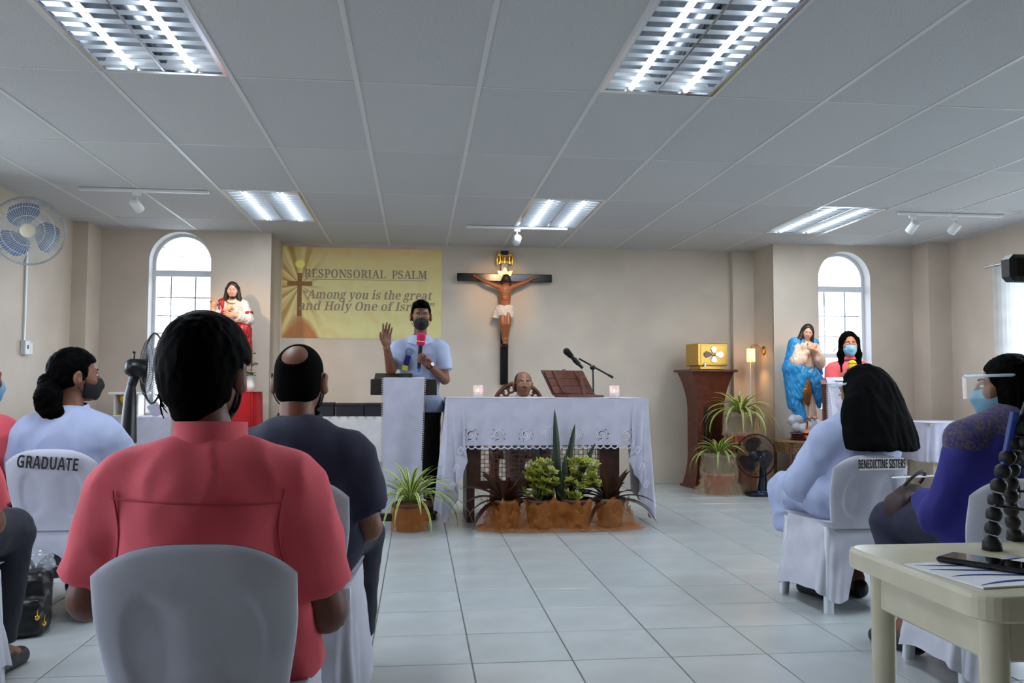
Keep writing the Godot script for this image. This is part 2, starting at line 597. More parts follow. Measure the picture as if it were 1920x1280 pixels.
func build_windows():
	var idx := 1
	for w in [[LWX, 8.40, 2.515, 0.76, "arched window with louvred head left of the slide"], [RWX, 8.42, 2.465, 0.80, "arched window behind the blue-robed statue"]]:
		var o := win("window_%d" % idx, w[4])
		var zf: float = w[1] + 0.135
		var cx: float = w[0]
		var ty: float = 2.13 if idx == 1 else 2.085
		var s := ST()
		arch_ring(s, cx, zf, w[3], w[2], ARCH_R, 0.028, 0.05)
		obj("window_frame", s, M.frame, o)
		s = ST()
		bx(s, V(cx, ty, zf + 0.025), Vector3(0.52, 0.06, 0.05), 0.004)
		obj("transom", s, M.frame, o)
		s = ST()
		bx(s, V(cx, 1.38, zf + 0.025), Vector3(0.52, 0.05, 0.045), 0.004)
		obj("sash_rail", s, M.frame, o)
		s = ST()
		bx(s, V(cx, w[3] + 0.012, zf - 0.06), Vector3(0.565, 0.024, 0.17), 0.004)
		obj("window_sill", s, M.white_paint, o)
		for p in [[ty + 0.02, -1.0], [1.40, ty - 0.02], [w[3] + 0.02, 1.36]]:
			s = ST()
			if p[1] < 0:
				var poly := PackedVector2Array()
				var sp: float = w[2] - ARCH_R
				poly.append(Vector2(-0.258, p[0]))
				poly.append(Vector2(0.258, p[0]))
				for k in 17:
					var a := PI * k / 16
					poly.append(Vector2(cos(a) * 0.258, sp + sin(a) * 0.258))
				prism(s, poly, 0.004, at(V(cx, 0, zf + 0.028)))
			else:
				bx(s, V(cx, (p[0] + p[1]) / 2, zf + 0.027), Vector3(0.515, p[1] - p[0], 0.004))
			obj("pane", s, M.glass, o)
		# burglar bars outside
		var ys := [0.95, 1.2, 1.55, 1.72, 1.9] if idx == 1 else [0.95, 1.2, 1.58, 1.8]
		for y in ys:
			s = ST()
			bar(s, V(cx - 0.27, y, zf + 0.06), V(cx + 0.27, y, zf + 0.06), 0.012, 0.012)
			obj("window_bar", s, M.grey_paint, o)
		for x in [-0.13, 0.10]:
			s = ST()
			bar(s, V(cx + x, w[3], zf + 0.06), V(cx + x, ty, zf + 0.06), 0.012, 0.012)
			obj("window_bar", s, M.grey_paint, o)
		if idx == 1:
			for y in [2.30, 2.385]:
				s = ST()
				bar(s, V(cx - 0.25, y, zf + 0.02), V(cx + 0.25, y, zf + 0.02), 0.012, 0.006)
				obj("louvre_blade", s, M.white_paint, o)
		if idx == 2:
			s = ST()
			tube(s, bez(V(cx - 0.08, 1.41, zf - 0.01), V(cx - 0.06, 1.48, zf - 0.04), V(cx + 0.03, 1.5, zf - 0.05), V(cx + 0.1, 1.47, zf - 0.03), 8), 0.006, 6)
			obj("stay_handle", s, M.steel, o)
		idx += 1
	# side windows
	for w in [[-3.13, 5.2, 1.9, 1.5, 1.5], [-3.13, 2.0, 2.2, 1.5, 1.5], [5.43, 6.35, 1.8, 1.45, 1.5], [5.43, 3.3, 2.4, 1.45, 1.5]]:
		var o := win("window_%d" % idx, "side window in a white frame")
		var x: float = w[0] + (-0.12 if w[0] < 0 else 0.12)
		var s := ST()
		for sg in [-1, 1]:
			bx(s, V(x, w[3], w[1] + sg * (w[2] / 2 - 0.02)), Vector3(0.05, w[4], 0.04), 0.003)
			bx(s, V(x, w[3] + sg * (w[4] / 2 - 0.02), w[1]), Vector3(0.05, 0.04, w[2]), 0.003)
		bx(s, V(x, w[3], w[1]), Vector3(0.05, w[4], 0.04), 0.003)
		obj("window_frame", s, M.frame, o)
		for sg in [-1, 1]:
			s = ST()
			bx(s, V(x, w[3], w[1] + sg * w[2] / 4), Vector3(0.004, w[4] - 0.08, w[2] / 2 - 0.06))
			obj("pane", s, M.glass, o)
		idx += 1
	# white curtain on a rod at the visible side window
	var c := thing("window_curtain", "long white sheer curtain on a rod at the far right edge", "curtain", V(5.40, 0, 6.6))
	var cm := cloth(Color(0.93, 0.93, 0.92), 0.2)
	cm.backlight_enabled = true
	cm.backlight = Color(0.9, 0.9, 0.9)
	var s := ST()
	sheet(s, 60, 8, func(u, v): return V(-0.045 + 0.022 * sin(u * 44.0 + v * 0.8), 2.17 - v * 1.5, 0.36 + u * 0.41))
	obj("curtain_cloth", s, cm, c)
	s = ST()
	tube(s, [V(-0.045, 2.19, -0.85), V(-0.045, 2.19, 0.85)], 0.009, 8)
	obj("rod", s, M.steel, c)
	s = ST()
	ell(s, V(-0.045, 2.19, 0.87), Vector3(0.016, 0.016, 0.022))
	obj("finial", s, M.steel, c)
	s = ST()
	tube(s, [V(-0.045, 2.19, 0.80), V(0.03, 2.19, 0.80)], 0.006, 6)
	obj("bracket", s, M.steel, c)
	# ground outside
	s = ST()
	bx(s, V(1, -0.45, 5), Vector3(120, 0.1, 120))
	struct("ground_outside", s, mat(Color(0.68, 0.66, 0.60), 0.95, 0.0, "mottle", 0.2))

func build_fixtures():
	var slat := louvre_mesh()
	var k := 0
	var where := ["above the coral-shirted man", "above the aisle to the right", "beyond the right edge", "above the slide", "in front of the crucifix", "in front of the right arched window"]
	for f in lit:
		var cx: float = GX + (f[0] + 0.5) * 0.6
		var cz: float = GZ + (f[1] + 0.5) * GD
		var t := thing("ceiling_light", "recessed two-tube fluorescent louvre light " + where[k], "ceiling light", V(cx, CEIL, cz), 0.0, "recessed louvre ceiling lights")
		var s := ST()
		for sg in [-1, 1]:
			bx(s, V(sg * 0.286, 0.004, 0), Vector3(0.022, 0.012, GD - 0.012), 0.002)
			bx(s, V(0, 0.004, sg * (GD / 2 - 0.02)), Vector3(0.55, 0.012, 0.026), 0.002)
		obj("frame", s, M.alu, t)
		# housing with two rounded reflector troughs
		s = ST()
		sheet(s, 24, 1, func(u, v):
			var x: float = -0.278 + u * 0.556
			var q: float = fmod(u * 2.0, 1.0) if u < 1.0 else 1.0
			return V(x, 0.02 + 0.095 * pow(sin(PI * q), 0.45), (v - 0.5) * (GD - 0.05)))
		obj("reflector", s, M.reflector, t)
		s = ST()
		for sg in [-1, 1]:
			bx(s, V(0, 0.065, sg * (GD / 2 - 0.03)), Vector3(0.56, 0.12, 0.004))
		bx(s, V(0, 0.128, 0), Vector3(0.57, 0.004, GD - 0.05))
		obj("housing", s, M.white_paint, t)
		for x in [-0.14, 0.14]:
			s = ST()
			tube(s, [V(x, 0.010, -0.555), V(x, 0.010, 0.555)], 0.014, 12)
			obj("fluorescent_tube", s, M.tube, t)
			for sg in [-1, 1]:
				s = ST()
				tube(s, [V(x, 0.010, sg * 0.555), V(x, 0.010, sg * 0.58)], 0.0145, 10)
				obj("lamp_holder", s, M.white_paint, t)
		for x in [-0.272, 0.0, 0.272]:
			s = ST()
			for q in 1: bx(s, V(x, 0.006, 0), Vector3(0.012 if x == 0 else 0.006, 0.012, GD - 0.06), 0.002)
			obj("louvre_spine", s, M.alu, t)
		for i in 12:
			put("louvre_slat", slat, M.louvre, t, at(V(0, 0.006, -0.52 + i * 1.04 / 11.0)))
		var l := AreaLight3D.new()
		l.name = "tube_light"
		l.area_size = Vector2(0.5, 1.1)
		l.area_normalize_energy = true
		l.light_energy = 2.0
		l.light_color = Color(0.90, 0.95, 1.0)
		l.area_range = 14.0
		l.shadow_enabled = true
		l.rotation.x = -PI / 2
		l.position = Vector3(0, -0.006, 0)
		t.add_child(l)
		k += 1

func louvre_mesh() -> ArrayMesh:
	var s := ST()
	s.set_smooth_group(-1)
	# V-shaped blade, narrow below
	var p := [Vector2(-0.007, 0.010), Vector2(0.007, 0.010), Vector2(0.003, -0.006), Vector2(-0.003, -0.006)]
	var poly := PackedVector2Array(p)
	prism(s, poly, 0.54, Transform3D(Basis(Vector3(0, 0, 1), Vector3(0, 1, 0), Vector3(1, 0, 0)), Vector3(-0.27, 0, 0)))
	return done(s)
# ---------------------------------------------------------------- smooth bodies: distance fields meshed as surface nets
class Prim:
	var t := 0
	var op := 0
	var a := Vector3.ZERO
	var b := Vector3.ZERO
	var ba := Vector3.ZERO
	var bb := 1.0
	var ln := 1.0
	var ra := 0.0
	var rb := 0.0
	var k := 0.02
	var n := Vector3.ZERO
	var fl := 1.0
	var inv := Basis.IDENTITY
	var r := Vector3.ONE
	var lo := Vector3.ZERO
	var hi := Vector3.ZERO
	func d(p: Vector3) -> float:
		if t == 0 or t == 2:
			var pa := p - a
			var h := 0.0
			if fl != 1.0:
				pa += n * (n.dot(pa) * (1.0 / fl - 1.0))
			h = pa.dot(ba) / bb
			var hc := clampf(h, 0.0, 1.0)
			var rad := (pa - ba * hc).length() - (ra + (rb - ra) * hc)
			if t == 2:
				rad = (pa - ba * h).length() - (ra + (rb - ra) * hc)
				var ax := maxf(-h, h - 1.0) * ln
				var m := maxf(rad, ax)
				if rad > 0.0 and ax > 0.0: m = sqrt(rad * rad + ax * ax)
				rad = m
			return rad * fl
		if t == 1:
			var l := inv * (p - a)
			var k0 := Vector3(l.x / r.x, l.y / r.y, l.z / r.z).length()
			var k1 := Vector3(l.x / (r.x * r.x), l.y / (r.y * r.y), l.z / (r.z * r.z)).length()
			return k0 * (k0 - 1.0) / maxf(k1, 0.0001)
		if t == 3:
			var l := inv * (p - a)
			var q := l.abs() - r
			return Vector3(maxf(q.x, 0), maxf(q.y, 0), maxf(q.z, 0)).length() + minf(maxf(q.x, maxf(q.y, q.z)), 0.0) - ra
		return n.dot(p - a)

class Blob:
	var ps: Array = []
	var cell := 0.012
	var wr := 0.0
	var wr_scale := Vector3.ONE
	var wr_seed := 3
	var wr_freq := 6.0
	func _init(c := 0.012): cell = c
	func _add(q: Prim) -> Prim:
		ps.append(q)
		return q
	func cap(a: Vector3, b: Vector3, ra: float, rb: float, k := 0.03, n := Vector3.ZERO, fl := 1.0, op := 0) -> Prim:
		var q := Prim.new()
		q.t = 0; q.a = a; q.b = b; q.ra = ra; q.rb = rb; q.k = k; q.n = n; q.op = op
		q.fl = fl
		q.ba = b - a
		if fl != 1.0: q.ba += n * (n.dot(q.ba) * (1.0 / fl - 1.0))
		q.bb = maxf(q.ba.length_squared(), 1e-9)
		q.ln = sqrt(q.bb)
		var m := maxf(ra, rb)
		q.lo = Vector3(minf(a.x, b.x) - m, minf(a.y, b.y) - m, minf(a.z, b.z) - m)
		q.hi = Vector3(maxf(a.x, b.x) + m, maxf(a.y, b.y) + m, maxf(a.z, b.z) + m)
		return _add(q)
	func cone(a: Vector3, b: Vector3, ra: float, rb: float, k := 0.02, n := Vector3.ZERO, fl := 1.0, op := 0) -> Prim:
		var q := cap(a, b, ra, rb, k, n, fl, op)
		q.t = 2
		return q
	func el(c: Vector3, r: Vector3, k := 0.02, basis := Basis.IDENTITY, op := 0) -> Prim:
		var q := Prim.new()
		q.t = 1; q.a = c; q.r = r; q.k = k; q.inv = basis.inverse(); q.op = op
		var m := maxf(r.x, maxf(r.y, r.z))
		q.lo = c - Vector3.ONE * m
		q.hi = c + Vector3.ONE * m
		return _add(q)
	func rbox(c: Vector3, half: Vector3, round_: float, k := 0.02, basis := Basis.IDENTITY, op := 0) -> Prim:
		var q := Prim.new()
		q.t = 3; q.a = c; q.r = half - Vector3.ONE * round_; q.ra = round_; q.k = k; q.inv = basis.inverse(); q.op = op
		var m := half.length()
		q.lo = c - Vector3.ONE * m
		q.hi = c + Vector3.ONE * m
		return _add(q)
	# keeps what lies behind the plane
	func cut(p: Vector3, n: Vector3, k := 0.004) -> Prim:
		var q := Prim.new()
		q.t = 4; q.a = p; q.n = n.normalized(); q.op = 2; q.k = k
		return _add(q)
	func f(p: Vector3, list: Array) -> float:
		var d := 1e6
		for q: Prim in list:
			var e := q.d(p)
			if q.op == 0:
				if d > 1e5: d = e
				else:
					var h := maxf(q.k - absf(d - e), 0.0) / q.k
					d = minf(d, e) - h * h * q.k * 0.25
			else:
				if q.op == 1: e = -e
				var h := maxf(q.k - absf(d - e), 0.0) / q.k
				d = maxf(d, e) + h * h * q.k * 0.25
		return d
	func mesh() -> ArrayMesh:
		var lo := Vector3.ONE * 1e6
		var hi := -lo
		for q: Prim in ps:
			if q.op == 0:
				lo = lo.min(q.lo - Vector3.ONE * q.k * 0.3)
				hi = hi.max(q.hi + Vector3.ONE * q.k * 0.3)
		lo -= Vector3.ONE * cell * 2.0
		hi += Vector3.ONE * cell * 2.0
		var B := 4
		var nb := Vector3i(((hi - lo) / (cell * B)).ceil())
		var nx := nb.x * B + 1
		var ny := nb.y * B + 1
		var nz := nb.z * B + 1
		var g := PackedFloat32Array()
		g.resize(nx * ny * nz)
		g.fill(1e6)
		var half := cell * B * 0.5
		var reach := half * 1.75 + cell * 1.5
		var act: Array[Vector3i] = []
		for bz in nb.z:
			for by in nb.y:
				for bx_ in nb.x:
					var c := lo + Vector3(bx_ * B, by * B, bz * B) * cell + Vector3.ONE * half
					var near: Array = []
					for q: Prim in ps:
						if q.d(c) * (-1.0 if q.op == 1 else 1.0) < reach * 1.4 + q.k or q.op != 0: near.append(q)
					if near.is_empty(): continue
					if absf(f(c, near)) > reach * 1.3: continue
					act.append(Vector3i(bx_, by, bz))
					for k in B + 1:
						for j in B + 1:
							var row := ((bz * B + k) * ny + by * B + j) * nx + bx_ * B
							for i in B + 1:
								if g[row + i] > 9e5:
									g[row + i] = f(lo + Vector3(bx_ * B + i, by * B + j, bz * B + k) * cell, near)
		var ids := PackedInt32Array()
		ids.resize(nx * ny * nz)
		ids.fill(-1)
		var vs := PackedVector3Array()
		var off := PackedInt32Array([0, 1, nx, nx + 1, nx * ny, nx * ny + 1, nx * ny + nx, nx * ny + nx + 1])
		var pos := [Vector3(0, 0, 0), Vector3(1, 0, 0), Vector3(0, 1, 0), Vector3(1, 1, 0), Vector3(0, 0, 1), Vector3(1, 0, 1), Vector3(0, 1, 1), Vector3(1, 1, 1)]
		var edges := [[0, 1], [2, 3], [4, 5], [6, 7], [0, 2], [1, 3], [4, 6], [5, 7], [0, 4], [1, 5], [2, 6], [3, 7]]
		for blk in act:
			for k in B:
				for j in B:
					for i in B:
						var x := blk.x * B + i
						var y := blk.y * B + j
						var z := blk.z * B + k
						var o := (z * ny + y) * nx + x
						var inside := 0
						for e in 8:
							if g[o + off[e]] < 0.0: inside += 1
						if inside == 0 or inside == 8: continue
						var sum := Vector3.ZERO
						var cnt := 0
						for e in edges:
							var da := g[o + off[e[0]]]
							var db := g[o + off[e[1]]]
							if (da < 0.0) != (db < 0.0):
								var tt := clampf(da / (da - db), 0.0, 1.0)
								sum += pos[e[0]].lerp(pos[e[1]], tt)
								cnt += 1
						ids[o] = vs.size()
						vs.append(lo + (Vector3(x, y, z) + sum / cnt) * cell)
		var ix := PackedInt32Array()
		var st := [1, nx, nx * ny]
		for blk in act:
			for k in B:
				for j in B:
					for i in B:
						var o := ((blk.z * B + k) * ny + blk.y * B + j) * nx + blk.x * B + i
						var d0 := g[o]
						for ax in 3:
							var d1: float = g[o + st[ax]]
							if (d0 < 0.0) == (d1 < 0.0): continue
							var u: int = st[(ax + 1) % 3]
							var w: int = st[(ax + 2) % 3]
							if o - u - w < 0: continue
							var q0 := ids[o]
							var q1 := ids[o - u]
							var q2 := ids[o - u - w]
							var q3 := ids[o - w]
							if q0 < 0 or q1 < 0 or q2 < 0 or q3 < 0: continue
							if d0 < 0.0: ix.append_array([q0, q2, q1, q0, q3, q2])
							else: ix.append_array([q0, q1, q2, q0, q2, q3])
		var ns := _normals(vs, ix)
		if wr > 0.0:
			var fn := FastNoiseLite.new()
			fn.seed = wr_seed
			fn.frequency = wr_freq
			fn.fractal_octaves = 2
			for i in vs.size():
				var p := vs[i] * wr_scale
				vs[i] += ns[i] * (wr * (1.0 - 2.4 * absf(fn.get_noise_3dv(p))))
			ns = _normals(vs, ix)
		var arr := []
		arr.resize(Mesh.ARRAY_MAX)
		arr[Mesh.ARRAY_VERTEX] = vs
		arr[Mesh.ARRAY_NORMAL] = ns
		arr[Mesh.ARRAY_INDEX] = ix
		var m := ArrayMesh.new()
		if vs.size() > 0: m.add_surface_from_arrays(Mesh.PRIMITIVE_TRIANGLES, arr)
		return m
	func _normals(vs: PackedVector3Array, ix: PackedInt32Array) -> PackedVector3Array:
		var ns := PackedVector3Array()
		ns.resize(vs.size())
		for i in range(0, ix.size(), 3):
			var a := vs[ix[i]]
			var c := (vs[ix[i + 2]] - a).cross(vs[ix[i + 1]] - a)
			ns[ix[i]] += c
			ns[ix[i + 1]] += c
			ns[ix[i + 2]] += c
		for i in ns.size(): ns[i] = ns[i].normalized()
		return ns

func join(list: Array) -> ArrayMesh:
	var s := SurfaceTool.new()
	for m in list:
		if m.get_surface_count() > 0: s.append_from(m, 0, Transform3D.IDENTITY)
	return s.commit()
# ---------------------------------------------------------------- people
# joints of a figure, in its own axes: x to its right, y up, depth the way it faces
func seated(o := {}) -> Dictionary:
	var j := {"pel": V(0, 0.53, 0.0), "waist": V(0, 0.66, -0.02), "chest": V(0, 0.775, -0.02), "neck": V(0, 0.905, 0.0), "head": V(0, 1.075, 0.035),
		"shR": V(0.165, 0.815, -0.01), "shL": V(-0.165, 0.815, -0.01), "elR": V(0.225, 0.61, 0.06), "elL": V(-0.225, 0.61, 0.06), "wrR": V(0.10, 0.585, 0.27), "wrL": V(-0.10, 0.585, 0.27),
		"hipR": V(0.085, 0.535, 0.02), "hipL": V(-0.085, 0.535, 0.02), "knR": V(0.115, 0.50, 0.42), "knL": V(-0.115, 0.50, 0.42), "anR": V(0.11, 0.09, 0.40), "anL": V(-0.11, 0.09, 0.40), "toR": V(0.125, 0.03, 0.55), "toL": V(-0.125, 0.03, 0.55)}
	for k in o: j[k] = o[k]
	return j

func standing(o := {}) -> Dictionary:
	var j := {"pel": V(0, 0.92, 0), "waist": V(0, 1.08, 0), "chest": V(0, 1.27, 0), "neck": V(0, 1.42, 0.0), "head": V(0, 1.59, 0.03),
		"shR": V(0.165, 1.335, 0), "shL": V(-0.165, 1.335, 0), "elR": V(0.22, 1.10, 0), "elL": V(-0.22, 1.10, 0), "wrR": V(0.2, 0.88, 0.1), "wrL": V(-0.2, 0.88, 0.1),
		"hipR": V(0.085, 0.88, 0), "hipL": V(-0.085, 0.88, 0), "knR": V(0.095, 0.48, 0.02), "knL": V(-0.095, 0.48, 0.02), "anR": V(0.10, 0.09, -0.02), "anL": V(-0.10, 0.09, -0.02), "toR": V(0.12, 0.03, 0.13), "toL": V(-0.12, 0.03, 0.13)}
	for k in o: j[k] = o[k]
	return j

var last_blob: Blob

# the back surface of the last garment at (x, y), local axes
func back_at(x: float, y: float) -> Vector3:
	var z := 0.4
	for i in 60:
		var d := last_blob.f(Vector3(x, y, z), last_blob.ps)
		if d < 0.001: break
		z -= maxf(d * 0.8, 0.001)
	return Vector3(x, y, z)

const FW := Vector3(0, 0, -1)

func torso(b: Blob, j: Dictionary, w := 1.0, g := 0.0):
	b.cap(j.hipL, j.hipR, 0.098 * w + g, 0.098 * w + g, 0.03)
	b.cap(j.pel, j.waist, 0.142 * w + g, 0.134 * w + g, 0.03, FW, 0.74)
	b.cap(j.waist, j.chest, 0.134 * w + g, 0.15 * w + g, 0.03, FW, 0.68)
	var inR: Vector3 = j.shR.lerp(j.shL, 0.1)
	var inL: Vector3 = j.shL.lerp(j.shR, 0.1)
	b.cap(inL, inR, 0.052 * w + g * 0.8, 0.052 * w + g * 0.8, 0.05)
	var nb: Vector3 = j.neck - Vector3(0, 0.042, 0)
	b.cap(nb, inR, 0.046 + g * 0.5, 0.044 * w + g * 0.7, 0.04)
	b.cap(nb, inL, 0.046 + g * 0.5, 0.044 * w + g * 0.7, 0.04)

func body_mesh(j: Dictionary, w: float, hb: Basis, hs: float, cell := 0.013) -> ArrayMesh:
	var b := Blob.new(cell)
	torso(b, j, w * 0.94, -0.012)
	b.cap(j.neck, j.head + hb * V(0, -0.06, -0.02) * hs, 0.054, 0.05, 0.03)
	for s in ["R", "L"]:
		b.cap(j["sh" + s], j["el" + s], 0.05 * w, 0.042 * w, 0.03)
		b.cap(j["el" + s], j["wr" + s], 0.043 * w, 0.027, 0.012)
		b.cap(j["hip" + s], j["kn" + s], 0.085 * w, 0.058 * w, 0.04)
		b.cap(j["kn" + s], j["an" + s], 0.056 * w, 0.036, 0.02)
		b.cap(j["an" + s], j["to" + s], 0.036, 0.028, 0.02)
	return b.mesh()

func head_mesh(c: Vector3, hb: Basis, hs := 1.0, cell := 0.0055, female := false) -> ArrayMesh:
	var b := Blob.new(cell)
	var P := func(x, y, f): return c + hb * (V(x, y, f) * hs)
	b.el(P.call(0, 0.03, -0.012), Vector3(0.074, 0.086, 0.092) * hs, 0.02, hb)
	b.el(P.call(0, -0.035, 0.028), Vector3(0.057 if female else 0.061, 0.078, 0.064) * hs, 0.03, hb)
	b.cap(P.call(-0.012, -0.095, 0.064), P.call(0.012, -0.095, 0.064), 0.02 * hs, 0.02 * hs, 0.03)
	b.cap(P.call(-0.038, 0.024, 0.073), P.call(0.038, 0.024, 0.073), 0.013 * hs, 0.013 * hs, 0.015)
	b.cap(P.call(0, 0.012, 0.09), P.call(0, -0.026, 0.108), 0.009 * hs, 0.012 * hs, 0.012)
	b.cap(P.call(-0.011, -0.03, 0.096), P.call(0.011, -0.03, 0.096), 0.009 * hs, 0.009 * hs, 0.008)
	b.cap(P.call(-0.041, -0.02, 0.058), P.call(-0.03, -0.045, 0.066), 0.022 * hs, 0.016 * hs, 0.03)
	b.cap(P.call(0.041, -0.02, 0.058), P.call(0.03, -0.045, 0.066), 0.022 * hs, 0.016 * hs, 0.03)
	for s in [-1.0, 1.0]:
		b.el(P.call(0.031 * s, 0.004, 0.099), Vector3(0.018, 0.012, 0.016) * hs, 0.012, hb, 1)
		b.el(P.call(0.084 * s, -0.010, -0.012), Vector3(0.012, 0.036, 0.022) * hs, 0.012, hb * Basis(Vector3.UP, -0.5 * s))
		b.el(P.call(0.097 * s, -0.008, -0.002), Vector3(0.007, 0.02, 0.011) * hs, 0.006, hb, 1)
	b.cap(P.call(-0.018, -0.056, 0.087), P.call(0.018, -0.056, 0.087), 0.006 * hs, 0.006 * hs, 0.008)
	b.cap(P.call(-0.014, -0.068, 0.084), P.call(0.014, -0.068, 0.084), 0.007 * hs, 0.007 * hs, 0.008)
	b.cap(P.call(0, -0.062, 0.098), P.call(0, -0.0622, 0.099), 0.001, 0.001, 0.01)
	b.cap(P.call(0, -0.05, -0.03), P.call(0, -0.15, -0.035), 0.052 * hs, 0.054 * hs, 0.03)
	return b.mesh()

func eyes(root: Node3D, c: Vector3, hb: Basis, hs := 1.0, closed := false):
	for s in [-1.0, 1.0]:
		var e := ST()
		ell(e, c + hb * (V(0.031 * s, 0.005, 0.0775) * hs), Vector3(0.0135, 0.0055, 0.0125) * hs, hb)
		var o := obj("eye", e, M.eye_white, root)
		e = ST()
		ell(e, c + hb * (V(0.031 * s, 0.0035 if not closed else 0.004, 0.0865) * hs), Vector3(0.0055, 0.0052, 0.004) * hs, hb)
		obj("iris", e, M.iris, o)
		e = ST()
		var br := []
		for i in 6:
			var u := i / 5.0
			br.append(c + hb * (V(s * (0.014 + 0.036 * u), 0.027 + 0.006 * sin(PI * u * 0.8), 0.0905 - 0.018 * u * u) * hs))
		tube(e, br, [0.003 * hs, 0.0042 * hs, 0.0042 * hs, 0.004 * hs, 0.003 * hs, 0.0015 * hs], 6, true, 0.6)
		obj("eyebrow", e, M.black_hair, root)

# a hand from wrist w: d along the fingers, t towards the thumb side, palm facing d x t side given by n
func hand_mesh(w: Vector3, d: Vector3, t: Vector3, n: Vector3, curl: Array, spread := 0.12, sc := 1.0, thumb_in := 0.5, cell := 0.004) -> ArrayMesh:
	var b := Blob.new(cell)
	d = d.normalized()
	t = (t - d * t.dot(d)).normalized()
	n = (n - d * n.dot(d) - t * n.dot(t)).normalized()
	var B := Basis(t, d, n)
	b.cap(w - d * 0.02, w + d * 0.02 * sc, 0.026, 0.024 * sc, 0.02)
	b.rbox(w + d * 0.052 * sc, Vector3(0.039, 0.042, 0.013) * sc, 0.012 * sc, 0.02, B)
	b.el(w + d * 0.03 * sc + t * 0.024 * sc + n * 0.008, Vector3(0.016, 0.028, 0.014) * sc, 0.015, B)
	var lens := [[0.041, 0.026, 0.021], [0.046, 0.029, 0.022], [0.042, 0.027, 0.021], [0.033, 0.020, 0.018]]
	for i in 4:
		var p := w + d * (0.090 - 0.003 * absf(i - 1.0) - (0.006 if i == 3 else 0.0)) * sc + t * (0.029 - 0.0195 * i) * sc
		var ang := 0.0
		var fan := spread * (1.5 - i) / 1.5
		for q in 3:
			ang += curl[i] * [0.9, 1.15, 0.75][q]
			var dir := (d * cos(ang) + n * sin(ang) + t * fan * cos(ang)).normalized()
			var e: Vector3 = p + dir * lens[i][q] * sc
			b.cap(p, e, (0.0098 - 0.0009 * q - (0.001 if i == 3 else 0.0)) * sc, (0.0090 - 0.0009 * q - (0.001 if i == 3 else 0.0)) * sc, 0.005)
			p = e
	var tp := w + d * 0.022 * sc + t * 0.028 * sc + n * 0.004
	var td := (d * 0.75 + t * (0.75 - 0.5 * thumb_in) + n * thumb_in).normalized()
	for q in 3:
		var e: Vector3 = tp + td * [0.038, 0.032, 0.026][q] * sc
		b.cap(tp, e, [0.013, 0.011, 0.0098][q] * sc, [0.0112, 0.010, 0.0086][q] * sc, 0.007)
		tp = e
		td = (td + n * 0.35 * thumb_in - t * 0.22 + d * 0.15).normalized()
	return b.mesh()

func lap_hand(j: Dictionary, s: String) -> ArrayMesh:
	var sg := 1.0 if s == "R" else -1.0
	return hand_mesh(j["wr" + s], (j["wr" + s] - j["el" + s]).normalized() + V(-sg * 0.2, -0.25, 0.1), V(-sg, 0.2, 0.2), Vector3.DOWN, [0.25, 0.28, 0.3, 0.33], 0.08, 1.0, 0.4, 0.005)

# short-sleeved shirt; cuff = where along the upper arm the sleeve ends
func shirt(root: Node3D, j: Dictionary, m: Material, w := 1.0, cuff := 0.8, loose := 0.016, sleeve_r := 0.07, wr := 0.004, collar := true, long := false, called := "shirt", hem := -1.0) -> MeshInstance3D:
	var b := Blob.new(0.011)
	torso(b, j, w, loose)
	if hem > 0.0:
		b.cone(j.pel, Vector3(j.pel.x, hem - 0.02, j.pel.z), 0.150 * w + loose, 0.158 * w + loose, 0.03, FW, 0.78)
	for s in ["R", "L"]:
		var a: Vector3 = j["sh" + s]
		var e: Vector3 = j["el" + s]
		if long:
			b.cap(a, e, (sleeve_r - 0.010) * w, (sleeve_r - 0.008) * w, 0.03)
			b.cone(e, e.lerp(j["wr" + s], 0.93), (sleeve_r - 0.006) * w, (sleeve_r - 0.018) * w, 0.03)
		else:
			b.cap(a, a.lerp(e, 0.4), (sleeve_r - 0.008) * w, (sleeve_r - 0.006) * w, 0.035)
			b.cone(a, a.lerp(e, cuff), (sleeve_r - 0.008) * w, sleeve_r * w, 0.035)
	if hem > 0.0: b.cut(Vector3(0, hem, 0), Vector3.DOWN)
	b.wr = wr
	b.wr_freq = 5.0
	b.wr_scale = Vector3(1.0, 0.6, 1.0)
	b.wr_seed = int(absf(root.position.x * 100)) + 5
	last_blob = b
	var o := put(called, b.mesh(), m, root)
	if collar:
		var c := ST()
		var up: Vector3 = (j.head - j.neck).normalized()
		var base: Vector3 = j.neck + Vector3(0, 0.005, 0)
		var fr := Basis(Vector3(1, 0, 0), Vector3(0, 1, 0.0), Vector3(0, 0, 1)) * Basis(Vector3(1, 0, 0), 0.18)
		lathe(c, [Vector2(0.075, -0.012), Vector2(0.069, 0.012), Vector2(0.065, 0.04), Vector2(0.068, 0.044), Vector2(0.073, 0.038), Vector2(0.08, 0.012), Vector2(0.086, -0.008)], 28, at(base, fr), 1.0, 1.05)
		obj("collar", c, m, o)
	return o

func trousers(root: Node3D, j: Dictionary, m: Material, w := 1.0, g := 0.012, hem := 0.92, called := "trousers") -> MeshInstance3D:
	var b := Blob.new(0.013)
	b.cap(j.hipL, j.hipR, 0.088 * w + g, 0.088 * w + g, 0.03)
	b.cap(j.pel, j.pel.lerp(j.waist, 0.3), 0.13 * w, 0.12 * w, 0.03, FW, 0.74)
	for s in ["R", "L"]:
		b.cap(j["hip" + s], j["kn" + s], 0.082 * w + g, 0.060 * w + g, 0.03)
		b.cone(j["kn" + s], j["kn" + s].lerp(j["an" + s], hem), 0.062 * w + g, 0.05 + g, 0.03)
	b.wr = 0.004
	b.wr_freq = 6.0
	return put(called, b.mesh(), m, root)

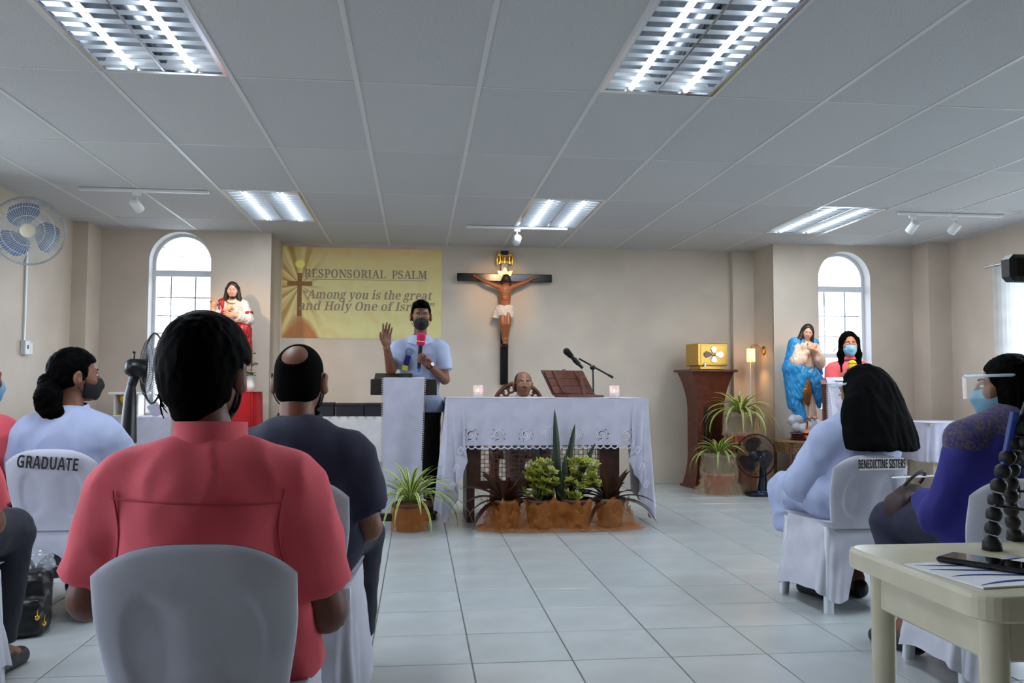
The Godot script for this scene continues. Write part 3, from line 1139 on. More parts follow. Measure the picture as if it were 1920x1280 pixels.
func shoes(root: Node3D, j: Dictionary, m: Material):
	for s in ["R", "L"]:
		var b := Blob.new(0.008)
		var a: Vector3 = j["an" + s]
		var t: Vector3 = j["to" + s]
		var back := (a - t)
		back.y = 0
		back = back.normalized()
		var heel := Vector3(a.x, t.y + 0.008, a.z) + back * 0.03
		b.cap(heel, t, 0.038, 0.036, 0.02)
		b.cap(heel + Vector3(0, 0.02, 0), (heel + t) * 0.5 + Vector3(0, 0.025, 0), 0.036, 0.034, 0.02)
		b.cut(Vector3(0, 0.0, 0), Vector3.DOWN)
		put("shoe", b.mesh(), m, root)

# cap of hair: keeps what lies above and behind the hairline
func hair_cap(root: Node3D, c: Vector3, hb: Basis, hs: float, g: Vector3, m: Material, nape := -0.07, front := 0.055, wr := 0.003, extra := [], cell := 0.006, side_y := 0.0, ears := true) -> MeshInstance3D:
	var b := Blob.new(cell)
	var P := func(x, y, f): return c + hb * (V(x, y, f) * hs)
	b.el(P.call(0, 0.032, -0.014), (Vector3(0.076, 0.088, 0.095) + g) * hs, 0.02, hb)
	b.el(P.call(0, -0.02, -0.04), (Vector3(0.066, 0.075, 0.062) + g * 0.6) * hs, 0.03, hb)
	for e in extra:
		b.el(P.call(e[0], e[1], e[2]), Vector3(e[3], e[4], e[5]) * hs, 0.02, hb)
	# face, sides round the ears, nape
	b.rbox(P.call(0, front - 0.16, 0.12), Vector3(0.2, 0.16, 0.085) * hs, 0.03 * hs, 0.02, hb, 1)
	b.rbox(P.call(0, side_y - 0.15, 0.045), Vector3(0.2, 0.15, 0.055) * hs, 0.05 * hs, 0.03, hb, 1)
	b.cut(P.call(0, nape, -0.06), hb * V(0, -1, 0.35), 0.012)
	if ears:
		for sg in [-1.0, 1.0]: b.el(P.call(0.092 * sg, -0.022, -0.012), Vector3(0.026, 0.046, 0.036) * hs, 0.01, hb, 1)
	b.wr = wr
	b.wr_freq = 26.0
	b.wr_scale = Vector3(1, 0.5, 1)
	return put("hair", b.mesh(), m, root)

func face_mask(root: Node3D, c: Vector3, hb: Basis, hs: float, m: Material, cut_mask := false):
	var b := Blob.new(0.0045)
	var P := func(x, y, f): return c + hb * (V(x, y, f) * hs)
	b.el(P.call(0, -0.045, 0.032), Vector3(0.066, 0.080, 0.082) * hs, 0.02, hb)
	b.cap(P.call(0, -0.01, 0.10), P.call(0, -0.045, 0.112), 0.012 * hs, 0.018 * hs, 0.03)
	b.cap(P.call(0, -0.09, 0.085), P.call(0, -0.095, 0.08), 0.022 * hs, 0.022 * hs, 0.03)
	b.cut(P.call(0, -0.008, 0.1), hb * V(0, 1, 0.15))
	b.cut(P.call(0, -0.108, 0.05), hb * V(0, -1, -0.2))
	b.cut(P.call(0, 0, 0.022), hb * V(0, 0, -1))
	var o := put("face_mask", b.mesh(), m, root)
	for s in [-1.0, 1.0]:
		var t := ST()
		if cut_mask:
			tube(t, bez(P.call(0.06 * s, -0.03, 0.035), P.call(0.085 * s, -0.01, 0.02), P.call(0.094 * s, 0.03, 0.0), P.call(0.088 * s, 0.028, -0.02), 8), 0.004, 6)
			tube(t, bez(P.call(0.055 * s, -0.085, 0.03), P.call(0.075 * s, -0.075, 0.01), P.call(0.09 * s, -0.05, -0.02), P.call(0.088 * s, 0.028, -0.02), 8), 0.004, 6)
		else:
			tube(t, bez(P.call(0.06 * s, -0.03, 0.035), P.call(0.082 * s, -0.01, 0.02), P.call(0.092 * s, 0.03, 0.0), P.call(0.086 * s, 0.02, -0.025), 8), 0.002, 5)
			tube(t, bez(P.call(0.055 * s, -0.088, 0.03), P.call(0.075 * s, -0.075, 0.0), P.call(0.09 * s, -0.045, -0.02), P.call(0.086 * s, 0.02, -0.025), 8), 0.002, 5)
		obj("ear_loop", t, m, o)

func turned(yaw := 0.0, pitch := 0.0, roll := 0.0) -> Basis:
	return Basis(Vector3.UP, yaw) * Basis(Vector3.RIGHT, pitch) * Basis(Vector3.BACK, roll)

func microphone(called: String, label: String, tip: Vector3, tail: Vector3, foam: Material, foam_r := 0.03) -> Node3D:
	var t := thing(called, label, "microphone", tail)
	var d := (tip - tail)
	var L := d.length()
	var B := frame_of(d.normalized())
	var f := Transform3D(Basis(B.x, B.z, -B.y), Vector3.ZERO)
	var s := ST()
	lathe(s, [Vector2(0, 0), Vector2(0.013, 0), Vector2(0.0145, 0.004), Vector2(0.0175, L * 0.62), Vector2(0.021, L * 0.68), Vector2(0.0, L * 0.69)], 16, f)
	obj("handle", s, M.blackplastic, t)
	s = ST()
	var y0 := L * 0.66
	lathe(s, [Vector2(0, y0), Vector2(foam_r * 0.8, y0), Vector2(foam_r * 0.97, y0 + 0.012), Vector2(foam_r, L - 0.03), Vector2(foam_r * 0.9, L - 0.012), Vector2(foam_r * 0.5, L - 0.001), Vector2(0, L)], 18, f)
	obj("foam_cover", s, foam, t)
	return t
# ---------------------------------------------------------------- covered chairs
const BACK_TOP := 0.765

func back_point(u: float, v: float) -> Vector3:
	var a := TAU * u
	var cx := signf(cos(a)) * pow(absf(cos(a)), 0.62)
	var hw := lerpf(0.168, 0.192, smoothstep(0.0, 0.75, v))
	var x := hw * cx
	var topy := BACK_TOP - 0.062 * pow(absf(cx), 3.2)
	var y := lerpf(0.405, topy, v)
	var lean := -0.205 - 0.075 * smoothstep(0.40, 0.78, y)
	var th := 0.024 * pow(maxf(0.0, 1.0 - pow(v, 9.0)), 0.5) + 0.003
	var f := lean - sin(a) * th + 0.55 * x * x * 0.45
	if sin(a) > 0.0:
		for s in [-1.0, 1.0]:
			var q := Vector2((x - s * 0.082) / 0.056, (y - 0.565) / 0.115)
			f += 0.010 * (1.0 - smoothstep(0.72, 1.0, q.length()))
	return V(x, y, f)

func skirt_point(u: float, v: float) -> Vector3:
	# starts and ends at the slit in the middle of the back
	var gap := 0.035 * maxf(0.0, (v - 0.38) / 0.62)
	var t := lerpf(gap, 1.0 - gap, u)
	var a := TAU * t - PI / 2
	var p := Vector2(signf(cos(a)) * pow(absf(cos(a)), 0.42), signf(sin(a)) * pow(absf(sin(a)), 0.42))
	var sx := lerpf(0.196, 0.236, v)
	var sf := lerpf(0.212, 0.262, v)
	var wob := v * v * 0.010 * sin(a * 9.0 + 1.0) + v * 0.006 * sin(a * 17.0 + v * 3.0) + 0.004 * sin(a * 5.0 + v * 14.0) * (1.0 - v)
	var y := lerpf(0.432, 0.082 + 0.022 * sin(a * 4.0 + 0.6), v)
	return V(p.x * (sx + wob), y, -0.004 + p.y * (sf + wob))

var chair_cover: ArrayMesh
var chair_legs: Array = []

func chair(label: String, p: Vector3, turn := 0.0, sc := 1.0) -> Node3D:
	var t := thing("covered_chair", label, "chair", p, turn, "white covered chairs")
	t.scale = Vector3(1, sc, 1)
	if chair_cover == null:
		var s := ST()
		sheet(s, 96, 48, back_point, true)
		sheet(s, 112, 22, skirt_point)
		# seat top, slightly sagging
		sheet(s, 16, 16, func(u, v):
			var q := Vector2(u * 2 - 1, v * 2 - 1)
			return V(q.x * 0.195, 0.436 - 0.012 * (1 - q.length_squared() * 0.5), -0.004 + q.y * 0.21))
		chair_cover = done(s)
		for sx in [-1, 1]:
			for sf in [-1, 1]:
				s = ST()
				var a := V(sx * 0.17, 0.41, sf * 0.175)
				var b := V(sx * 0.188, 0.0, sf * 0.205)
				tube(s, [a, a.lerp(b, 0.5), b], [0.026, 0.025, 0.023], 4, true, 1.0, V(1, 0, 1))
				chair_legs.append(done(s))
	put("cover", chair_cover, M.chair_cloth, t)
	for m in chair_legs: put("leg", m, M.plastic_white, t)
	return t

func build_chairs():
	chair("white covered chair carrying the coral-shirted man in front, plain back", V(-0.42, 0, 1.97), 0.0, 0.97)
	chair("white covered chair of the man in the navy shirt", V(-0.385, 0, 2.93), -0.04)
	var g := chair("white covered chair lettered GRADUATE on its back", V(-1.585, 0, 4.2), 0.0)
	lettering("GRADUATE", 0.054, M.ink, g, at(V(0.0, 0.705, -0.304), Basis(Vector3.BACK, -0.07)), 0.66)
	chair("white covered chair at the left edge, behind the ponytailed woman's neighbour", V(-2.09, 0, 4.25), 0.05)
	chair("white covered chair cut off by the lower left corner", V(-1.60, 0, 2.93), 0.0)
	var n := chair("white covered chair with the BENEDICTINE SISTERS strip under the black veil", V(2.07, 0, 4.02), 0.08, 0.96)
	var s := ST()
	bx(s, V(0.03, 0.722, -0.305), Vector3(0.225, 0.058, 0.002))
	var strip := obj("name_strip", s, M.paper, n)
	lettering("BENEDICTINE SISTERS", 0.042, M.ink, strip, at(V(0.03, 0.722, -0.3066)), 0.395)
	var w := chair("white covered chair of the woman in blue, lettered strip on its back", V(2.06, 0, 2.93), -0.1, 0.97)
	s = ST()
	bx(s, V(0.02, 0.722, -0.305), Vector3(0.20, 0.058, 0.002))
	strip = obj("name_strip", s, M.paper, w)
	lettering("HOST", 0.046, M.ink, strip, at(V(0.02, 0.722, -0.3066)), 1.0)
func build_people():
	person_coral()
	person_navy()
	person_ponytail()
	person_edge_far()
	person_edge_near()
	person_psalmist()
	person_priest()
	person_girl()
	person_nun()
	person_blue()

func person(label: String, p: Vector3, turn := 0.0) -> Node3D:
	return thing("person", label, "person", p, turn)

func person_coral():
	var t := person("person with black hair in a coral shirt seated in front, seen from behind", V(-0.44, 0, 1.93))
	var j := seated({"shR": V(0.168, 0.825, -0.03), "shL": V(-0.172, 0.825, -0.03), "elR": V(0.245, 0.55, 0.0), "elL": V(-0.25, 0.59, 0.0), "head": V(-0.03, 1.07, 0.02), "neck": V(0, 0.915, -0.03), "chest": V(0, 0.765, -0.05), "waist": V(0, 0.65, -0.05), "wrR": V(0.12, 0.56, 0.24), "wrL": V(-0.12, 0.57, 0.25)})
	var hb := turned(-0.12, 0.0, 0.0)
	put("body", join([body_mesh(j, 1.1, hb, 1.0), head_mesh(j.head, hb, 1.02), lap_hand(j, "R"), lap_hand(j, "L")]), M.skin_dark, t)
	var sh := shirt(t, j, M.coral, 1.08, 0.82, 0.02, 0.070, 0.006, false)
	var sm := ST()
	var yoke := []
	for i in 21: yoke.append(back_at(-0.17 + 0.335 * i / 20.0, 0.815 - 0.012 * i / 20.0) + Vector3(0, 0, 0.004))
	tube(sm, yoke, 0.0026, 6)
	for sg in [-1.0, 1.0]:
		var arm := []
		for i in 12: arm.append(back_at(sg * (0.170 - 0.012 * sin(PI * i / 11.0)), 0.83 - 0.16 * i / 11.0) + Vector3(0, 0, 0.0035))
		tube(sm, arm, 0.0024, 6)
	obj("seams", sm, M.coral_seam, sh)
	# standing collar and yoke seam
	var c := ST()
	lathe(c, [Vector2(0.084, -0.02), Vector2(0.078, 0.0), Vector2(0.0745, 0.05), Vector2(0.0715, 0.05), Vector2(0.072, 0.0)], 32, at(j.neck + Vector3(0, 0.0, 0.004), Basis(Vector3.RIGHT, -0.06)), 1.0, 1.0)
	obj("collar", c, M.coral, sh)
	# hem tail beside the chair
	var b := Blob.new(0.012)
	b.cap(V(0.17, 0.56, -0.04), V(0.18, 0.46, 0.0), 0.05, 0.06, 0.03)
	b.wr = 0.006
	put("shirt_tail", b.mesh(), M.coral, sh)
	trousers(t, j, M.charcoal, 1.05)
	shoes(t, j, M.dark)
	eyes(t, j.head, hb)
	hair_cap(t, j.head, hb, 1.02, Vector3(0.013, 0.016, 0.012), M.black_hair, -0.075, 0.06, 0.002, [[0, 0.075, 0.02, 0.075, 0.05, 0.075], [-0.05, 0.03, 0.0, 0.045, 0.06, 0.06], [0.055, 0.035, -0.01, 0.045, 0.055, 0.06]], 0.006, 0.012)
	# clipped sides and nape
	var n := Blob.new(0.006)
	n.el(j.head + hb * V(0, -0.02, -0.038), Vector3(0.063, 0.085, 0.066), 0.02, hb)
	n.cap(j.head + hb * V(0, -0.06, -0.045), j.head + hb * V(0, -0.095, -0.04), 0.055, 0.05, 0.02)
	n.cut(j.head + hb * V(0, -0.10, -0.05), hb * V(0, -1, 0.2))
	n.cut(j.head + hb * V(0, 0, 0.0), hb * V(0, 0, 1))
	put("clipped_nape", n.mesh(), M.stubble, t)
	# wisps sticking out over the left ear
	var s := ST()
	for i in 9:
		var a: Vector3 = j.head + hb * V(-0.085, 0.05 - 0.012 * i, -0.01 + 0.004 * i)
		tube(s, bez(a, a + V(-0.02, -0.005, 0), a + V(-0.028 + 0.002 * (i % 3), -0.03, 0), a + V(-0.012 + 0.003 * (i % 4), -0.055, 0.005), 6), [0.004, 0.004, 0.0035, 0.003, 0.0025, 0.002, 0.001], 5)
	obj("loose_strands", s, M.black_hair, t)
	face_mask(t, j.head, hb, 1.02, M.mask_black, true)

func person_navy():
	var t := person("person with cropped balding hair in a navy shirt, second row", V(-0.385, 0, 2.87), -0.03)
	var j := seated({"shR": V(0.168, 0.815, -0.03), "shL": V(-0.168, 0.815, -0.03), "elR": V(0.225, 0.575, 0.03), "elL": V(-0.225, 0.58, 0.03), "head": V(-0.005, 1.06, 0.03), "knR": V(0.17, 0.50, 0.42), "knL": V(-0.17, 0.5, 0.42), "anR": V(0.16, 0.09, 0.38), "chest": V(0, 0.765, -0.05), "waist": V(0, 0.65, -0.05)})
	var hb := turned(-0.1, -0.04, 0.0)
	put("body", join([body_mesh(j, 1.1, hb, 1.0), head_mesh(j.head, hb, 1.02), lap_hand(j, "R"), lap_hand(j, "L")]), M.skin, t)
	shirt(t, j, M.navy, 1.12, 0.74, 0.02, 0.074, 0.006)
	trousers(t, j, M.jeans, 1.08)
	shoes(t, j, M.dark)
	eyes(t, j.head, hb)
	var b := Blob.new(0.006)
	b.el(j.head + hb * V(0, 0.032, -0.014), Vector3(0.079, 0.0895, 0.096), 0.02, hb)
	b.el(j.head + hb * V(0, -0.03, -0.03), Vector3(0.072, 0.07, 0.068), 0.03, hb)
	b.rbox(j.head + hb * V(0, -0.1, 0.1), Vector3(0.2, 0.17, 0.08), 0.03, 0.02, hb, 1)
	b.cut(j.head + hb * V(0, -0.075, -0.06), hb * V(0, -1, 0.35), 0.01)
	b.el(j.head + hb * V(0.0, 0.087, -0.082), Vector3(0.042, 0.042, 0.042), 0.012, hb, 1)
	put("hair", b.mesh(), M.stubble, t)
	face_mask(t, j.head, hb, 1.02, M.mask_black)

func person_ponytail():
	var t := person("person with a black ponytail in a pale blue uniform blouse on the GRADUATE chair", V(-1.585, 0, 4.14))
	var j := seated({"shR": V(0.155, 0.82, -0.03), "shL": V(-0.16, 0.82, -0.03), "elR": V(0.232, 0.62, 0.05), "elL": V(-0.225, 0.61, 0.05), "head": V(0.0, 1.085, 0.03), "chest": V(0, 0.765, -0.04), "waist": V(0, 0.65, -0.04)})
	var hb := turned(-0.95, 0.0, 0.0)
	put("body", join([body_mesh(j, 1.08, hb, 1.0), head_mesh(j.head, hb, 1.0, 0.0055, true), lap_hand(j, "R"), lap_hand(j, "L")]), M.skin, t)
	shirt(t, j, M.uniform, 1.12, 0.78, 0.02, 0.076, 0.007)
	trousers(t, j, M.navy, 1.05)
	shoes(t, j, M.dark)
	eyes(t, j.head, hb)
	hair_cap(t, j.head, hb, 1.0, Vector3(0.016, 0.014, 0.014), M.black_hair, -0.06, 0.062, 0.003, [], 0.006, -0.02)
	var b := Blob.new(0.008)
	var k: Vector3 = j.head + hb * V(0, -0.03, -0.115)
	b.el(k, Vector3(0.03, 0.03, 0.03), 0.02)
	b.cap(k, V(-0.06, 0.99, -0.11), 0.035, 0.05, 0.03)
	b.cap(V(-0.06, 0.99, -0.11), V(-0.05, 0.93, -0.115), 0.048, 0.038, 0.03)
	b.cap(V(-0.07, 0.95, -0.11), V(-0.02, 0.92, -0.12), 0.04, 0.03, 0.02)
	b.wr = 0.006
	b.wr_freq = 30.0
	b.wr_scale = Vector3(1.4, 0.35, 1.4)
	put("ponytail", b.mesh(), M.black_hair, t)
	face_mask(t, j.head, hb, 0.98, M.mask_black)

func person_edge_far():
	var t := person("person in a coral shirt at the left edge beside the ponytailed woman", V(-2.085, 0, 4.19))
	var j := seated({"shR": V(0.195, 0.82, -0.03), "shL": V(-0.195, 0.82, -0.03), "head": V(0.05, 1.07, 0.03), "elR": V(0.255, 0.60, 0.04)})
	var hb := turned(-0.55, 0.0)
	put("body", join([body_mesh(j, 1.08, hb, 1.0), head_mesh(j.head, hb, 1.0, 0.0065), lap_hand(j, "R"), lap_hand(j, "L")]), M.skin, t)
	shirt(t, j, M.coral, 1.12, 0.8, 0.02, 0.074)
	trousers(t, j, M.jeans, 1.05)
	shoes(t, j, M.dark)
	hair_cap(t, j.head, hb, 1.0, Vector3(0.012, 0.012, 0.01), M.black_hair, -0.06, 0.06, 0.003, [], 0.007, 0.01)
	face_mask(t, j.head, hb, 1.0, M.mask_blue)

func person_edge_near():
	var t := person("person cut off by the left edge, coral sleeve and navy trousers only", V(-1.60, 0, 2.88))
	var j := seated({"shR": V(0.19, 0.82, -0.03), "shL": V(-0.19, 0.82, -0.03), "elR": V(0.235, 0.60, 0.05), "head": V(-0.08, 1.07, 0.03), "knR": V(0.135, 0.52, 0.42)})
	var hb := turned(0.2)
	put("body", join([body_mesh(j, 1.08, hb, 1.0), head_mesh(j.head, hb, 1.0, 0.0075), lap_hand(j, "R"), lap_hand(j, "L")]), M.skin, t)
	shirt(t, j, M.coral, 1.1, 0.8, 0.018, 0.07)
	trousers(t, j, M.jeans, 1.08)
	shoes(t, j, M.dark)
	hair_cap(t, j.head, hb, 1.0, Vector3(0.012, 0.012, 0.01), M.black_hair, -0.06, 0.06, 0.003, [], 0.008, 0.01)

func person_psalmist():
	var t := person("person singing at the lectern, right hand raised, black mask and glasses, pale shirt", V(0.02, 0, 7.15), PI)
	var j := standing({"head": V(-0.005, 1.625, 0.045), "neck": V(0, 1.455, 0.0), "shR": V(0.165, 1.36, 0.0), "shL": V(-0.165, 1.36, 0.0), "elR": V(0.235, 1.175, 0.13), "wrR": V(0.27, 1.365, 0.25), "elL": V(-0.205, 1.10, 0.06), "wrL": V(-0.075, 1.215, 0.20)})
	var hb := turned(0.06, -0.12)
	var hr := hand_mesh(j.wrR, V(-0.02, 1.0, 0.0), V(0.9, 0.1, 0.45), V(-0.45, 0.0, 0.9), [0.10, 0.16, 0.14, 0.12], 0.13, 1.0, 0.25, 0.0038)
	var hl := hand_mesh(j.wrL, V(0.62, 0.62, 0.25), V(-0.55, 0.75, 0.3), V(0.15, -0.35, 0.9).cross(V(0, 1, 0)) + V(0.5, -0.1, 0.2), [0.75, 0.78, 0.8, 0.82], 0.02, 1.0, 0.8, 0.0038)
	put("body", join([body_mesh(j, 1.0, hb, 1.0, 0.012), head_mesh(j.head, hb, 0.98), hr, hl]), M.skin, t)
	var sh := shirt(t, j, M.uniform, 1.03, 0.72, 0.016, 0.074, 0.005, false, false, "shirt", 0.83)
	# open collar with two points
	for s in [-1.0, 1.0]:
		var c := ST()
		var n0: Vector3 = j.neck
		sheet(c, 8, 3, func(u, v):
			var a: float = lerpf(PI * 0.5, -PI * 0.42, u)
			var r: float = 0.072 + 0.052 * v
			var p: Vector3 = n0 + V(s * cos(a) * r * 0.98, 0.030 - v * (0.034 + 0.05 * u * u) - 0.022 * u, -sin(a) * r + 0.008)
			return p)
		obj("collar", c, M.uniform, sh)
	var s2 := ST()
	for i in 5: bx(s2, V(0.0, 1.33 - 0.085 * i, 0.138), Vector3(0.008, 0.008, 0.004), 0.001)
	obj("buttons", s2, M.white_paint, sh)
	s2 = ST()
	bx(s2, V(-0.085, 1.265, 0.122), Vector3(0.085, 0.095, 0.004), 0.001, Basis(Vector3.UP, -0.32))
	obj("pocket", s2, M.uniform, sh)
	# crest printed on the chest and a ribbon pinned below it
	s2 = ST()
	for q in [[0.030, 0.003], [0.022, 0.002], [0.012, 0.003]]:
		var ring := []
		for i in 25: ring.append(V(0.088 + cos(TAU * i / 24) * q[0], 1.325 + sin(TAU * i / 24) * q[0], 0.131))
		tube(s2, ring, q[1], 5, false)
	for i in 12:
		var a := TAU * i / 12
		bar(s2, V(0.088 + cos(a) * 0.022, 1.325 + sin(a) * 0.022, 0.131), V(0.088 + cos(a) * 0.030, 1.325 + sin(a) * 0.030, 0.131), 0.003, 0.003)
	obj("crest", s2, M.crest, sh)
	var rb := ST()
	var tilt := Basis(Vector3.BACK, 0.25)
	bx(rb, V(0.105, 1.252, 0.135), Vector3(0.046, 0.085, 0.004), 0.001, tilt)
	var ro := obj("ribbon", rb, M.ribbon_blue, sh)
	rb = ST()
	bx(rb, V(0.122, 1.192, 0.135), Vector3(0.046, 0.042, 0.004), 0.001, tilt)
	obj("ribbon_tail", rb, M.ribbon_yellow, ro)
	trousers(t, j, M.black_cloth, 1.0, 0.012, 0.95)
	shoes(t, j, M.dark)
	eyes(t, j.head, hb, 0.98, true)
	hair_cap(t, j.head, hb, 0.98, Vector3(0.008, 0.02, 0.012), M.black_hair, -0.05, 0.075, 0.003, [[0.005, 0.098, 0.04, 0.07, 0.035, 0.055], [0, 0.088, 0.065, 0.06, 0.03, 0.035]], 0.006, 0.02)
	face_mask(t, j.head, hb, 0.98, M.mask_black)
	glasses(t, j.head, hb, 0.98)
	# wrist watch
	var d: Vector3 = (j.wrL - j.elL).normalized()
	var wp: Vector3 = j.wrL - d * 0.012
	var w := thing("wristwatch", "wristwatch with a white dial on the singer's left wrist", "watch", t.transform * wp, PI)
	var st := ST()
	var fb := frame_of(d)
	var ring := []
	for i in 17: ring.append(fb.x * cos(TAU * i / 16) * 0.031 + fb.y * sin(TAU * i / 16) * 0.031)
	tube(st, ring, 0.006, 6, false, 1.6)
	obj("strap", st, M.dark, w)
	st = ST()
	var dial := V(-0.018, 0.012, 0.027).normalized()
	tube(st, [dial * 0.028, dial * 0.038], 0.019, 20)
	obj("case", st, M.steel, w)
	st = ST()
	tube(st, [dial * 0.038, dial * 0.0395], 0.016, 20)
	obj("dial", st, M.paper, w)
	var mic := microphone("wireless_microphone", "microphone with a pink foam cover held by the singer", V(0.03, 1.475, 6.915), V(0.012, 1.185, 6.955), M.pink, 0.036)
	st = ST()
	var up := V(0.018, 0.29, -0.04).normalized()
	tube(st, [up * -0.03, up * 0.002], 0.011, 10)
	obj("blue_end_cap", st, M.blue_plastic, mic)
	st = ST()
	tube(st, [up * 0.222, up * 0.229], 0.0375, 18, false)
	obj("yellow_band", st, M.ribbon_yellow, mic)

func glasses(root: Node3D, c: Vector3, hb: Basis, hs: float):
	var g := Node3D.new()
	g.name = "glasses"
	root.add_child(g)
	var s := ST()
	for sg in [-1.0, 1.0]:
		var ring := []
		for i in 21:
			var a := TAU * i / 20
			ring.append(c + hb * (V(sg * 0.034 + 0.025 * signf(cos(a)) * pow(absf(cos(a)), 0.7), -0.001 + 0.017 * signf(sin(a)) * pow(absf(sin(a)), 0.7), 0.106 - 0.006 * absf(cos(a))) * hs))
		tube(s, ring, 0.0016, 6, false)
		tube(s, [c + hb * (V(sg * 0.059, 0.006, 0.10) * hs), c + hb * (V(sg * 0.079, 0.006, 0.06) * hs), c + hb * (V(sg * 0.083, 0.008, -0.01) * hs)], 0.0017, 6)
	tube(s, [c + hb * (V(-0.01, 0.003, 0.106) * hs), c + hb * (V(0, 0.006, 0.11) * hs), c + hb * (V(0.01, 0.003, 0.106) * hs)], 0.0016, 6)
	obj("frame", s, M.brass, g)
	for sg in [-1.0, 1.0]:
		s = ST()
		lathe(s, [Vector2(0.0, 0.0006), Vector2(0.015, 0.0003), Vector2(0.0155, -0.0006), Vector2(0.0, -0.0003)], 20, Transform3D(hb * Basis(Vector3.RIGHT, PI / 2), c + hb * (V(sg * 0.034, -0.001, 0.105) * hs)), 1.5, 1.0)
		obj("lens", s, M.lens, g)

func person_priest():
	var t := person("person with receding grey hair, glasses and white robe seated behind the altar", V(0.955, 0, 7.72), PI)
	var j := seated({"head": V(0.0, 1.062, 0.05), "neck": V(0, 0.915, 0.01), "shR": V(0.175, 0.845, 0), "shL": V(-0.175, 0.845, 0)})
	var hb := turned(0.05, 0.08)
	put("body", join([body_mesh(j, 1.0, hb, 1.0, 0.014), head_mesh(j.head, hb, 1.0), lap_hand(j, "R"), lap_hand(j, "L")]), M.skin_light2, t)
	shirt(t, j, M.white_cloth, 1.1, 0.9, 0.02, 0.08, 0.006, true, true, "robe")
	trousers(t, j, M.white_cloth, 1.2, 0.02, 0.98, "robe_skirt")
	shoes(t, j, M.dark)
	eyes(t, j.head, hb)
	glasses(t, j.head, hb, 1.0)
	var b := Blob.new(0.006)
	b.el(j.head + hb * V(0, 0.030, -0.014), Vector3(0.0785, 0.088, 0.097), 0.02, hb)
	b.el(j.head + hb * V(0, -0.02, -0.03), Vector3(0.072, 0.07, 0.066), 0.03, hb)
	b.rbox(j.head + hb * V(0, -0.06, 0.12), Vector3(0.2, 0.16, 0.085), 0.03, 0.02, hb, 1)
	b.el(j.head + hb * V(0, 0.11, 0.07), Vector3(0.062, 0.08, 0.09), 0.012, hb, 1)
	b.cut(j.head + hb * V(0, -0.075, -0.06), hb * V(0, -1, 0.35), 0.01)
	put("hair", b.mesh(), M.grey_hair, t)

func person_girl():
	var t := person("person with long straight black hair, blue mask and coral blouse at the far lectern", V(4.10, 0, 7.735), PI - 0.2)
	var j := standing()
	for k in j: j[k] = j[k] * 0.915
	j.elR = V(0.19, 0.99, 0.06); j.wrR = V(0.095, 1.13, 0.19)
	j.elL = V(-0.2, 0.98, 0.05); j.wrL = V(-0.1, 0.95, 0.22)
	var hb := turned(-0.05, -0.05)
	var hr := hand_mesh(j.wrR, V(-0.45, 0.8, 0.25), V(0.4, 0.8, 0.3), V(-0.6, -0.1, 0.2), [0.75, 0.78, 0.8, 0.82], 0.02, 0.92, 0.8, 0.004)
	var hl := hand_mesh(j.wrL, V(0.3, -0.2, 0.8), V(0.8, 0, 0), Vector3.DOWN, [0.2, 0.2, 0.2, 0.2], 0.05, 0.92, 0.4, 0.005)
	put("body", join([body_mesh(j, 0.9, hb, 0.96, 0.012), head_mesh(j.head, hb, 0.96, 0.0052, true), hr, hl]), M.skin_light, t)
	shirt(t, j, M.coral_pale, 0.92, 0.8, 0.014, 0.064, 0.004, true)
	trousers(t, j, M.navy, 0.95, 0.012, 0.95)
	shoes(t, j, M.dark)
	eyes(t, j.head, hb, 0.96)
	var b := Blob.new(0.0065)
	var P := func(x, y, f): return j.head + hb * (V(x, y, f) * 0.96)
	b.el(P.call(0, 0.034, -0.014), Vector3(0.086, 0.096, 0.10), 0.02, hb)
	for s in [-1.0, 1.0]:
		b.cap(P.call(0.072 * s, 0.04, 0.015), P.call(0.082 * s, -0.10, 0.02), 0.026, 0.028, 0.03)
		b.cap(P.call(0.082 * s, -0.10, 0.02), P.call(0.085 * s, -0.27, 0.06), 0.03, 0.02, 0.03)
	b.cap(P.call(0, 0.0, -0.06), P.call(0, -0.26, -0.05), 0.07, 0.06, 0.03)
	b.el(P.call(0, -0.005, 0.092), Vector3(0.060, 0.092, 0.072), 0.012, hb, 1)
	b.wr = 0.003; b.wr_freq = 40.0; b.wr_scale = Vector3(1.6, 0.15, 1.6)
	put("hair", b.mesh(), M.black_hair, t)
	face_mask(t, j.head, hb, 0.96, M.mask_blue)
	var tip: Vector3 = t.transform * (j.wrR + V(-0.065, 0.165, 0.045))
	var tail: Vector3 = t.transform * (j.wrR + V(-0.035, -0.06, 0.075))
	var mic := microphone("wireless_microphone", "microphone with a yellow foam cover held by the girl", tip, tail, M.yellow_foam, 0.036)
	var st := ST()
	var up := (tip - tail)
	tube(st, [up * 0.84, up * 0.87], 0.0372, 18, false)
	obj("black_band", st, M.dark, mic)

